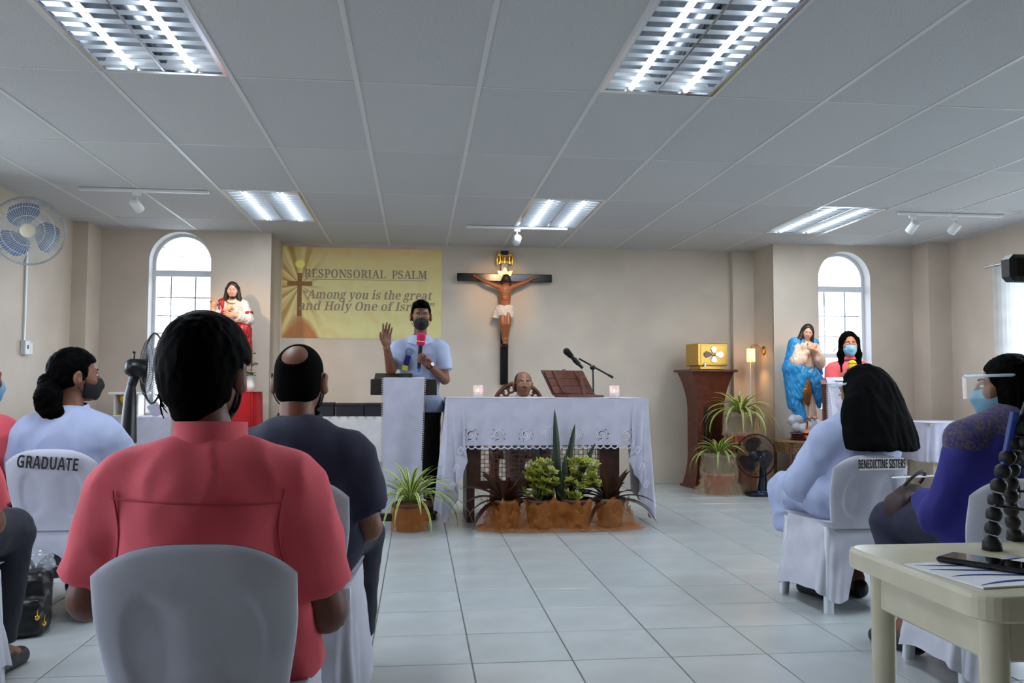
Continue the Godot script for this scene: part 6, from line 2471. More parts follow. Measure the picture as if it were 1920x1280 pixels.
func build_credence():
	# table with satin cloth and dark boxes between the lectern and the wall
	var t := thing("side_table", "table under gathered white satin behind the singer's lectern", "table", V(-0.66, 0, 8.5))
	var s := ST()
	bx(s, V(0, 0.735, 0), Vector3(0.80, 0.025, 0.40), 0.004)
	obj("tabletop", s, M.wood, t)
	for x in [-0.36, 0.36]:
		for f in [-0.16, 0.16]:
			s = ST()
			bx(s, V(x, 0.36, f), Vector3(0.04, 0.72, 0.04), 0.003)
			obj("leg", s, M.wood, t)
	var c := thing("satin_cloth", "white satin cloth with soft pleats on the table behind the lectern", "tablecloth", V(-0.66, 0, 8.5))
	s = ST()
	sheet(s, 10, 6, func(u, v): return V((u - 0.5) * 0.84, 0.750, (v - 0.5) * 0.44))
	for q in [[-1, 0], [1, 1], [1, 2]]:
		pass
	sheet(s, 90, 12, func(u, v):
		var q: float = u * 3.0
		var p: Vector3
		if q < 1.0: p = V(-0.42, 0.75, 0.22 - 0.44 * q)
		elif q < 2.0: p = V(-0.42 + 0.84 * (q - 1.0), 0.75, -0.22)
		else: p = V(0.42, 0.75, -0.22 + 0.44 * (q - 2.0))
		var out: Vector3 = V(-1, 0, 0) if q < 1.0 else (V(0, 0, -1) if q < 2.0 else V(1, 0, 0))
		return p + out * (0.012 * v + 0.012 * v * sin(u * 95.0) + 0.006 * sin(u * 40.0) * v) - Vector3(0, 0.43 * v, 0))
	obj("cloth", s, M.satin, c)
	var k := 0
	for q in [[-0.93, 0.125], [-0.645, 0.118], [-0.375, 0.12]]:
		var b := thing("navy_box", "dark navy box, " + ["leftmost", "middle", "nearest the lectern"][k] + " of three on the satin table", "box", V(q[0], 0.752, 8.45), 0.0, "navy boxes on the satin table")
		s = ST()
		bx(s, V(0, q[1] / 2, 0), Vector3(0.265, q[1], 0.20), 0.006)
		obj("box_body", s, M.navybox, b)
		s = ST()
		bx(s, V(0, q[1] - 0.01, -0.002), Vector3(0.269, 0.03, 0.206), 0.005)
		obj("lid", s, M.navybox, b)
		k += 1
# ---------------------------------------------------------------- right side: golden box, plants, fan, statue, second lectern
func build_right_area():
	build_tabernacle()
	build_right_plants()
	build_desk_fan()
	build_stool()
	build_mary()
	build_second_lectern()
	build_right_table()

func loft_rect(s: SurfaceTool, prof: Array, d := 1.0):
	# rows of (half width, height); square section
	s.set_smooth_group(-1)
	for i in prof.size() - 1:
		var p: Vector2 = prof[i]
		var q: Vector2 = prof[i + 1]
		var a := [Vector3(-p.x, p.y, -p.x * d), Vector3(p.x, p.y, -p.x * d), Vector3(p.x, p.y, p.x * d), Vector3(-p.x, p.y, p.x * d)]
		var b := [Vector3(-q.x, q.y, -q.x * d), Vector3(q.x, q.y, -q.x * d), Vector3(q.x, q.y, q.x * d), Vector3(-q.x, q.y, q.x * d)]
		for k in 4: quad(s, a[k], a[(k + 1) % 4], b[(k + 1) % 4], b[k])

func build_tabernacle():
	var turn := 0.0
	var t := thing("flared_pedestal", "tall red-brown wooden pedestal with flared top and foot", "pedestal", V(3.02, 0, 8.70), 0.12)
	var s := ST()
	var prof := []
	for i in 25:
		var y := 1.20 * i / 24.0
		var w := 0.150 + 0.085 * pow(maxf(0.0, (y - 0.78) / 0.42), 2.0) + 0.055 * pow(maxf(0.0, (0.35 - y) / 0.35), 2.0)
		prof.append(Vector2(w, y))
	loft_rect(s, prof, 0.8)
	obj("shaft", s, M.redwood, t)
	s = ST()
	bx(s, V(0, 1.212, 0), Vector3(0.53, 0.026, 0.44), 0.006)
	obj("top_slab", s, M.redwood, t)
	s = ST()
	bx(s, V(0, 0.012, 0), Vector3(0.44, 0.024, 0.36), 0.006)
	obj("foot_slab", s, M.redwood, t)
	s = ST()
	for i in 7: bx(s, V(-0.075 + 0.025 * i, 0.62, -0.122), Vector3(0.008, 0.44, 0.008), 0.002)
	for i in 18: bx(s, V(0, 0.40 + 0.025 * i, -0.122), Vector3(0.165, 0.008, 0.006), 0.002)
	obj("grille", s, M.darkwood, t)
	var g := thing("tabernacle", "small golden box with a silver flared cross on its door", "tabernacle", V(3.03, 1.225, 8.68), 0.16)
	s = ST()
	bx(s, V(0, 0.02, 0), Vector3(0.27, 0.04, 0.24), 0.006)
	obj("plinth", s, M.gold_satin, g)
	s = ST()
	bx(s, V(0, 0.155, 0), Vector3(0.34, 0.235, 0.28), 0.006)
	obj("box_body", s, M.gold_satin, g)
	s = ST()
	bx(s, V(0, 0.155, -0.143), Vector3(0.29, 0.20, 0.008), 0.003)
	var d := obj("door", s, M.gold_satin, g)
	for k in 4:
		s = ST()
		var a := PI / 2 * k
		var L := 0.115 if k % 2 == 0 else 0.085
		var poly := PackedVector2Array([Vector2(0.014, 0.010), Vector2(L * 0.75, 0.036), Vector2(L * 0.86, 0.02), Vector2(L, 0.014), Vector2(L * 0.93, 0.0), Vector2(L, -0.014), Vector2(L * 0.86, -0.02), Vector2(L * 0.75, -0.036), Vector2(0.014, -0.010)])
		prism(s, poly, 0.010, Transform3D(Basis(Vector3.BACK, a), V(0.0, 0.155, -0.147)))
		obj("cross_arm", s, M.steel if k != 2 else M.darksilver, d)
	s = ST()
	lathe(s, [Vector2(0, 0), Vector2(0.022, 0.0), Vector2(0.02, 0.012), Vector2(0.0, 0.018)], 16, aim(V(0, 0, -1), V(0, 0.155, -0.147)))
	obj("boss", s, M.gold, d)
	s = ST()
	bx(s, V(-0.10, 0.05, -0.15), Vector3(0.018, 0.05, 0.012), 0.003)
	obj("key", s, M.steel, d)

func build_right_plants():
	# tall one on two stacked pots
	var t := spider_plant("spider_plant", "spider plant with drooping striped leaves on the taller wrapped pot stand", V(3.24, 0, 8.28), 0.77, 54, 0.54, 21)
	var s := ST()
	lathe(s, [Vector2(0, 0), Vector2(0.15, 0), Vector2(0.15, 0.24), Vector2(0.13, 0.25), Vector2(0.125, 0.30), Vector2(0.16, 0.56), Vector2(0.165, 0.58), Vector2(0, 0.58)], 28)
	obj("stand_pots", s, M.brick_red, t)
	s = ST()
	pot(s, V(0, 0.58, 0), 0.12, 0.15, 0.19)
	obj("pot", s, M.burlap, t)
	s = ST()
	net(s, Vector3.ZERO, 0.165, 0.56, 0.80, 0.08, 0.02, 31)
	net(s, Vector3.ZERO, 0.17, 0.005, 0.30, 0.35, 0.035, 33)
	net(s, Vector3.ZERO, 0.155, 0.26, 0.60, 0.12, 0.03, 35)
	obj("net_wrap", s, M.beige_net, t)
	t = spider_plant("spider_plant", "spider plant on the lower net-wrapped pots before the flared pedestal", V(2.95, 0, 8.12), 0.38, 40, 0.40, 23)
	s = ST()
	lathe(s, [Vector2(0, 0), Vector2(0.14, 0), Vector2(0.145, 0.2), Vector2(0, 0.2)], 28)
	obj("stand_pots", s, M.brick_red, t)
	s = ST()
	pot(s, V(0, 0.2, 0), 0.12, 0.15, 0.18)
	obj("pot", s, M.burlap, t)
	s = ST()
	net(s, Vector3.ZERO, 0.165, 0.19, 0.40, 0.10, 0.025, 41)
	net(s, Vector3.ZERO, 0.155, 0.005, 0.21, 0.45, 0.035, 43)
	obj("net_wrap", s, M.beige_net, t)
	# third plant mostly hidden behind the nun
	t = spider_plant("spider_plant", "spider plant beside the wicker stool, mostly hidden by the nun", V(3.84, 0, 7.02), 0.16, 24, 0.46, 25)
	s = ST()
	pot(s, Vector3.ZERO, 0.09, 0.12, 0.17)
	obj("pot", s, M.terracotta, t)

func build_desk_fan():
	var t := thing("table_fan", "dark navy table fan standing on the floor by the plants", "fan", V(3.30, 0, 7.93))
	fan_head(t, aim(V(-0.75, 0.08, -0.66), V(-0.06, 0.385, -0.02)), 0.205, M.blackplastic, clear(Color(0.06, 0.08, 0.13), 0.85, 0.2), M.navyplastic, M.navyplastic, 3, 60)
	var s := ST()
	sheet(s, 28, 1, func(u, v):
		var a: float = TAU * u
		return V(signf(cos(a)) * pow(absf(cos(a)), 0.5) * 0.145, 0.028 * v, signf(sin(a)) * pow(absf(sin(a)), 0.5) * 0.10), true)
	lathe(s, [Vector2(0.150, 0.026), Vector2(0.138, 0.038), Vector2(0.05, 0.048), Vector2(0, 0.05)], 28, Transform3D.IDENTITY, 0.97, 0.68)
	obj("base", s, M.navyplastic, t)
	s = ST()
	tube(s, [V(0.02, 0.04, 0.02), V(0.025, 0.16, 0.02), V(0.04, 0.33, 0.05)], [0.05, 0.036, 0.03], 12)
	obj("neck", s, M.navyplastic, t)
	s = ST()
	for i in 4: bx(s, V(-0.05 + 0.034 * i, 0.045, -0.062), Vector3(0.024, 0.014, 0.02), 0.003)
	obj("speed_keys", s, M.blue_plastic, t)

func rope_band(s: SurfaceTool, hx: float, hz: float, y0: float, y1: float, n: int):
	for k in n:
		var y := lerpf(y0, y1, (k + 0.5) / n)
		var p := []
		for i in 65:
			var a := TAU * i / 64
			var w := 0.003 * sin(i * 1.9 + k * 2.0)
			p.append(V(signf(cos(a)) * pow(absf(cos(a)), 0.45) * (hx + w), y + 0.002 * sin(i * 2.3 + k), signf(sin(a)) * pow(absf(sin(a)), 0.45) * (hz + w)))
		tube(s, p, (y1 - y0) / n * 0.56, 6, false)

func build_stool():
	var t := thing("wicker_stool", "woven wicker stand with a lower shelf under the blue-robed statue", "stand", V(3.80, 0, 8.05))
	var s := ST()
	rope_band(s, 0.255, 0.21, 0.40, 0.515, 7)
	obj("top_band", s, M.wicker, t)
	s = ST()
	for i in 20: tube(s, [V(-0.25, 0.515, -0.20 + 0.4 * i / 19.0), V(0.25, 0.515, -0.20 + 0.4 * i / 19.0)], 0.010, 6)
	obj("woven_top", s, M.wicker, t)
	s = ST()
	rope_band(s, 0.25, 0.205, 0.035, 0.165, 7)
	obj("lower_band", s, M.wicker, t)
	s = ST()
	bx(s, V(0, 0.15, 0), Vector3(0.48, 0.02, 0.38), 0.004)
	obj("shelf", s, M.wicker, t)
	for x in [-0.225, 0.225]:
		for f in [-0.18, 0.18]:
			s = ST()
			tube(s, [V(x, 0.0, f), V(x, 0.50, f)], 0.017, 10)
			obj("post", s, M.rattan, t)
	var c := thing("tealight", "small glass tealight burning on the wicker stand", "candle", V(3.785, 0.526, 7.885))
	s = ST()
	lathe(s, [Vector2(0, 0), Vector2(0.026, 0), Vector2(0.033, 0.045), Vector2(0.031, 0.045), Vector2(0.025, 0.004), Vector2(0, 0.004)], 18)
	obj("glass", s, M.cutglass, c)
	s = ST()
	lathe(s, [Vector2(0, 0.004), Vector2(0.023, 0.004), Vector2(0.025, 0.02), Vector2(0, 0.02)], 16)
	obj("wax", s, mat(Color(0.85, 0.30, 0.16), 0.5), c)
	flame(c, V(0, 0.019, 0), 0.6, 0.003)

func build_mary():
	var t := thing("robed_statue", "painted statue of a woman in a blue mantle over cream robes on a cloud", "statue", V(3.83, 0.526, 8.07), PI + 0.18)
	# local: x to its right, depth the way it faces; 1.15 high
	var s := ST()
	lathe(s, [Vector2(0, 0), Vector2(0.175, 0), Vector2(0.178, 0.012), Vector2(0.165, 0.02), Vector2(0.165, 0.055), Vector2(0.175, 0.062), Vector2(0.172, 0.075), Vector2(0, 0.075)], 8, Transform3D.IDENTITY, 1.0, 0.8, false)
	obj("plinth", s, M.maroon_gloss, t)
	var c := Blob.new(0.009)
	for q in [[0, 0.12, 0, 0.12], [0.12, 0.13, 0.02, 0.055], [0.15, 0.19, -0.01, 0.05], [0.10, 0.21, 0.03, 0.06], [-0.11, 0.12, 0.03, 0.06], [-0.13, 0.15, -0.02, 0.05], [0.03, 0.12, 0.09, 0.06], [-0.06, 0.13, 0.08, 0.055], [0.08, 0.11, 0.085, 0.05], [0.14, 0.23, -0.02, 0.035]]:
		c.el(V(q[0], q[1], q[2]), Vector3.ONE * q[3], 0.015)
	c.cut(V(0, 0.074, 0), Vector3.DOWN)
	c.wr = 0.004; c.wr_freq = 22.0
	put("cloud", c.mesh(), M.statue_cloud, t)
	s = ST()
	var cr := []
	var rad := []
	for i in 15:
		var a := lerpf(-1.3, 1.3, i / 14.0)
		cr.append(V(0.085 - cos(a) * 0.03 + 0.035, 0.165 + sin(a) * 0.055, 0.135))
		rad.append(0.011 * cos(a * 1.1) + 0.001)
	tube(s, cr, rad, 8)
	obj("crescent_moon", s, M.brass, t)
	# cream dress
	var d := Blob.new(0.009)
	d.cap(V(0.0, 0.20, 0.0), V(0, 0.55, 0), 0.10, 0.085, 0.03, FW, 0.8)
	d.cap(V(0, 0.55, 0), V(0, 0.90, 0.0), 0.085, 0.075, 0.03, FW, 0.75)
	d.cap(V(-0.075, 0.93, 0), V(0.075, 0.93, 0), 0.04, 0.04, 0.03)
	d.cut(V(0, 0.215, 0), Vector3.DOWN)
	d.wr = 0.010; d.wr_freq = 16.0; d.wr_scale = Vector3(1.8, 0.12, 1.8)
	put("dress", d.mesh(), M.statue_cream, t)
	# full sleeves crossing the breast
	var sl := Blob.new(0.009)
	for sg in [-1.0, 1.0]:
		sl.cap(V(sg * 0.105, 0.915, 0.01), V(sg * 0.135, 0.77, 0.03), 0.045, 0.055, 0.02)
		sl.cap(V(sg * 0.135, 0.77, 0.03), V(sg * 0.05, 0.865, 0.095), 0.06, 0.03, 0.03)
		sl.cap(V(sg * 0.13, 0.74, 0.04), V(sg * 0.08, 0.79, 0.08), 0.045, 0.04, 0.02)
	sl.wr = 0.004; sl.wr_freq = 22.0; sl.wr_scale = Vector3(1.6, 0.25, 1.6)
	put("sleeves", sl.mesh(), M.statue_cream, t)
	# blue mantle: shoulders, long right side and the fold swept across the front
	var m := Blob.new(0.009)
	m.cap(V(-0.10, 0.955, -0.02), V(0.10, 0.955, -0.02), 0.05, 0.05, 0.03)
	m.cap(V(0.11, 0.94, -0.02), V(0.155, 0.70, -0.02), 0.055, 0.07, 0.03)
	m.cap(V(0.155, 0.70, -0.02), V(0.13, 0.35, -0.01), 0.075, 0.06, 0.03)
	m.cap(V(0.13, 0.42, 0.0), V(0.08, 0.21, 0.04), 0.055, 0.05, 0.03)
	m.cap(V(-0.11, 0.94, -0.02), V(-0.15, 0.66, -0.02), 0.05, 0.05, 0.03)
	m.cap(V(0, 0.92, -0.06), V(0, 0.35, -0.07), 0.10, 0.12, 0.03, FW, 0.5)
	m.cap(V(0.12, 0.70, 0.04), V(-0.09, 0.56, 0.07), 0.06, 0.065, 0.04)
	m.cap(V(-0.02, 0.66, 0.07), V(-0.12, 0.50, 0.05), 0.055, 0.06, 0.04)
	m.cap(V(-0.03, 0.56, 0.085), V(-0.085, 0.42, 0.075), 0.05, 0.035, 0.03)
	m.cap(V(-0.085, 0.45, 0.07), V(-0.115, 0.33, 0.05), 0.04, 0.015, 0.02)
	m.cap(V(0.10, 0.62, 0.06), V(0.11, 0.44, 0.06), 0.055, 0.04, 0.03)
	m.el(V(0.0, 0.85, 0.10), Vector3(0.055, 0.10, 0.06), 0.02, Basis.IDENTITY, 1)
	m.wr = 0.010; m.wr_freq = 15.0; m.wr_scale = Vector3(1.5, 0.4, 1.5)
	put("mantle", m.mesh(), M.statue_blue, t)
	# golden-brown lining showing as a diagonal fold
	var ln := Blob.new(0.008)
	ln.cap(V(0.02, 0.70, 0.105), V(0.06, 0.47, 0.10), 0.014, 0.038, 0.01, FW, 0.4)
	ln.cap(V(0.06, 0.47, 0.10), V(0.045, 0.37, 0.085), 0.038, 0.03, 0.02, FW, 0.4)
	ln.cap(V(0.185, 0.42, 0.02), V(0.11, 0.36, 0.05), 0.012, 0.03, 0.02, FW, 0.5)
	ln.cap(V(-0.185, 0.80, -0.01), V(-0.165, 0.66, 0.0), 0.022, 0.022, 0.02, FW, 0.5)
	ln.wr = 0.004; ln.wr_freq = 30.0
	put("mantle_lining", ln.mesh(), M.statue_gold, t)
	s = ST()
	tube(s, bez(V(0.0, 0.74, 0.125), V(-0.02, 0.62, 0.135), V(-0.08, 0.52, 0.12), V(-0.10, 0.38, 0.085), 14), 0.004, 6)
	tube(s, bez(V(0.02, 0.95, 0.06), V(0.01, 0.9, 0.09), V(0.0, 0.82, 0.115), V(0.0, 0.74, 0.125), 8), 0.005, 6)
	obj("gold_border", s, M.statue_gold, t)
	var hb := turned(-0.55, -0.28, 0.12)
	var hc := V(-0.012, 1.065, 0.025)
	var hands := Blob.new(0.005)
	hands.cap(V(0.05, 0.865, 0.10), V(-0.02, 0.905, 0.115), 0.018, 0.016, 0.01)
	hands.cap(V(-0.05, 0.865, 0.11), V(0.02, 0.895, 0.135), 0.018, 0.016, 0.01)
	for i in 4:
		hands.cap(V(-0.01, 0.90 + 0.007 * (i - 1.5), 0.125), V(-0.062, 0.925 + 0.010 * (i - 1.5), 0.10), 0.0065, 0.0045, 0.003)
		hands.cap(V(0.01, 0.89 + 0.007 * (i - 1.5), 0.142), V(0.06, 0.915 + 0.010 * (i - 1.5), 0.118), 0.0065, 0.0045, 0.003)
	hands.cap(V(0, 0.96, 0.01), V(-0.005, 1.01, 0.012), 0.034, 0.03, 0.02)
	put("skin", join([head_mesh(hc, hb, 0.60, 0.0045, true), hands.mesh()]), M.statue_face, t)
	eyes(t, hc, hb, 0.60, true)
	var h := Blob.new(0.006)
	var P := func(x, y, f): return hc + hb * (V(x, y, f) * 0.6)
	h.el(P.call(0, 0.034, -0.016), Vector3(0.055, 0.06, 0.063), 0.02, hb)
	h.cap(P.call(0.07, 0.03, 0.0), V(0.10, 0.94, 0.01), 0.022, 0.024, 0.02)
	h.cap(P.call(-0.07, 0.0, -0.01), V(-0.06, 0.94, 0.02), 0.02, 0.016, 0.02)
	h.cap(P.call(0, 0.0, -0.07), V(0.03, 0.90, -0.06), 0.045, 0.05, 0.03)
	h.el(P.call(0, -0.008, 0.085), Vector3(0.037, 0.058, 0.05), 0.008, hb, 1)
	h.wr = 0.003; h.wr_freq = 45.0; h.wr_scale = Vector3(1.5, 0.3, 1.5)
	put("hair", h.mesh(), M.statue_hair, t)
	s = ST()
	for sg in [-1.0, 1.0]:
		tube(s, [V(sg * 0.03, 0.225, 0.07), V(sg * 0.035, 0.215, 0.115)], [0.016, 0.012], 8)
	obj("feet", s, M.statue_face, t)

func build_second_lectern():
	var t := thing("lectern", "wooden lectern under a white cloth in front of the girl", "lectern", V(3.96, 0, 7.42), -0.42)
	var s := ST()
	bx(s, V(0, 0.55, 0.0), Vector3(0.50, 1.06, 0.32), 0.006)
	obj("cabinet", s, M.orangewood, t)
	s = ST()
	bx(s, V(0, 1.085, -0.01), Vector3(0.54, 0.025, 0.32), 0.005, Basis(Vector3.RIGHT, 0.12))
	obj("desk", s, M.orangewood, t)
	s = ST()
	bx(s, V(0, 0.02, 0), Vector3(0.54, 0.04, 0.36), 0.005)
	obj("base", s, M.orangewood, t)
	var r := thing("lectern_runner", "white beaded cloth hanging down the girl's lectern", "runner", t.transform * V(0, 0, -0.175), -0.42)
	var f := func(u: float, v: float) -> Vector3: return V(-0.215 + u * 0.45, 1.075 - v * 0.85, -0.008 - 0.03 * v + 0.008 * sin(u * 12.0) * v)
	s = ST()
	sheet(s, 26, 30, f)
	sheet(s, 26, 2, func(u, v): return V(-0.215 + u * 0.45, 1.078 + 0.06 * v, -0.008 + 0.29 * v))
	obj("runner_cloth", s, M.white_cloth, r)
	for e in [0.0, 1.0]:
		s = ST()
		for k in 56:
			var p: Vector3 = f.call(e, k / 55.0)
			bx(s, p + V((e - 0.5) * 0.014, 0, -0.002), Vector3(0.010, 0.009, 0.006), 0.0025)
		var o := obj("bead_trim", s, M.beads, r)
		tag(o, "beaded trim", "", "", "stuff")
	var b := thing("song_sheets", "white sheets of paper lying on the girl's lectern", "paper", t.transform * V(0, 1.112, -0.01), -0.42)
	s = ST()
	bx(s, V(0, 0.008, 0), Vector3(0.30, 0.012, 0.21), 0.001, Basis(Vector3.RIGHT, 0.12))
	obj("paper_stack", s, M.paper, b)

func build_right_table():
	var t := thing("side_table", "table under a white cloth beside the right pier", "table", V(4.95, 0, 7.35))
	var s := ST()
	bx(s, V(0, 0.715, 0), Vector3(0.84, 0.03, 0.46), 0.004)
	obj("tabletop", s, M.cream_wood, t)
	for x in [-0.36, 0.36]:
		for f in [-0.18, 0.18]:
			s = ST()
			bx(s, V(x, 0.35, f), Vector3(0.045, 0.70, 0.045), 0.004)
			obj("leg", s, M.cream_wood, t)
	var c := thing("tablecloth", "white cloth with a scalloped edge on the table by the right pier", "tablecloth", V(4.95, 0, 7.35))
	s = ST()
	sheet(s, 10, 6, func(u, v): return V((u - 0.5) * 0.90, 0.733, (v - 0.5) * 0.52))
	sheet(s, 120, 12, func(u, v):
		var a: float = TAU * u
		var cx: float = clampf(signf(cos(a)) * pow(absf(cos(a)), 0.35), -1, 1)
		var cz: float = clampf(signf(sin(a)) * pow(absf(sin(a)), 0.35), -1, 1)
		var k: float = 0.018 * v * sin(u * 100.0) + 0.02 * v
		return V(cx * (0.45 + k), 0.733 - v * (0.34 + 0.012 * absf(sin(u * 150.0))), cz * (0.26 + k)), true)
	obj("cloth", s, M.white_cloth, c)
# ---------------------------------------------------------------- left side: vessels table, statue, fan, bag
func build_left_area():
	build_vessel_table()
	build_sacred_statue()
	build_pedestal_fan()
	build_backpack()

func cup(label: String, p: Vector3, sc: float):
	var t := thing("gold_chalice", label, "chalice", p, 0.0, "gold vessels on the left table")
	var s := ST()
	lathe(s, [Vector2(0, 0), Vector2(0.055, 0), Vector2(0.056, 0.006), Vector2(0.03, 0.016), Vector2(0.014, 0.03), Vector2(0.012, 0.055)], 24, at(Vector3.ZERO, Basis.IDENTITY.scaled(Vector3.ONE * sc)))
	obj("foot", s, M.gold, t)
	s = ST()
	lathe(s, [Vector2(0.012, 0.055), Vector2(0.022, 0.066), Vector2(0.024, 0.074), Vector2(0.013, 0.088), Vector2(0.012, 0.096)], 20, at(Vector3.ZERO, Basis.IDENTITY.scaled(Vector3.ONE * sc)))
	obj("knop", s, M.gold, t)
	s = ST()
	lathe(s, [Vector2(0.012, 0.096), Vector2(0.035, 0.108), Vector2(0.05, 0.135), Vector2(0.052, 0.175), Vector2(0.049, 0.176), Vector2(0.046, 0.135), Vector2(0.0, 0.105)], 24, at(Vector3.ZERO, Basis.IDENTITY.scaled(Vector3.ONE * sc)))
	obj("bowl", s, M.gold, t)

func build_vessel_table():
	var t := thing("side_table", "table under a plain white cloth below the left arched window", "table", V(-2.30, 0, 8.0))
	var s := ST()
	bx(s, V(0, 0.745, 0), Vector3(0.96, 0.03, 0.46), 0.004)
	obj("tabletop", s, M.wood, t)
	for x in [-0.42, 0.42]:
		for f in [-0.18, 0.18]:
			s = ST()
			bx(s, V(x, 0.365, f), Vector3(0.045, 0.73, 0.045), 0.004)
			obj("leg", s, M.wood, t)
	var c := thing("tablecloth", "plain white cloth on the table below the left arched window", "tablecloth", V(-2.30, 0, 8.0))
	s = ST()
	sheet(s, 8, 5, func(u, v): return V((u - 0.5) * 1.0, 0.764, (v - 0.5) * 0.50))
	sheet(s, 100, 8, func(u, v):
		var a: float = TAU * u
		var cx: float = signf(cos(a)) * pow(absf(cos(a)), 0.3)
		var cz: float = signf(sin(a)) * pow(absf(sin(a)), 0.3)
		var k: float = 0.012 * v * sin(u * 60.0)
		return V(cx * (0.50 + k), 0.764 - v * 0.26, cz * (0.25 + k)), true)
	obj("cloth", s, M.white_cloth, c)
	# white box with a lid slab, open at the front, chalice inside
	var b := thing("white_box", "open-fronted white box with a flat lid holding a gold chalice", "box", V(-2.56, 0.766, 7.93))
	s = ST()
	for x in [-0.10, 0.10]: bx(s, V(x, 0.10, 0.02), Vector3(0.012, 0.19, 0.16), 0.002)
	bx(s, V(0, 0.10, 0.10), Vector3(0.21, 0.19, 0.008), 0.002)
	bx(s, V(0, 0.006, 0.02), Vector3(0.21, 0.012, 0.17), 0.002)
	obj("case", s, M.white_paint, b)
	s = ST()
	bx(s, V(0.01, 0.205, 0.01), Vector3(0.30, 0.020, 0.22), 0.003)
	obj("lid", s, M.white_paint, b)
	cup("tall gold chalice standing in the white box on the left table", V(-2.585, 0.78, 7.93), 1.02)
	cup("small gold cup at the right end of the left table", V(-2.17, 0.766, 7.92), 0.55)
	var p := thing("folded_linens", "folded white linens leaning on the left table behind the fan", "linen", V(-2.33, 0.766, 7.95))
	s = ST()
	bx(s, V(0, 0.06, 0), Vector3(0.10, 0.12, 0.03), 0.006, Basis(Vector3.BACK, 0.5) * Basis(Vector3.RIGHT, 0.3))
	obj("linen_fold", s, M.white_cloth, p)
	s = ST()
	bx(s, V(0.10, 0.065, 0.02), Vector3(0.09, 0.13, 0.012), 0.003)
	obj("altar_card", s, M.paper, p)

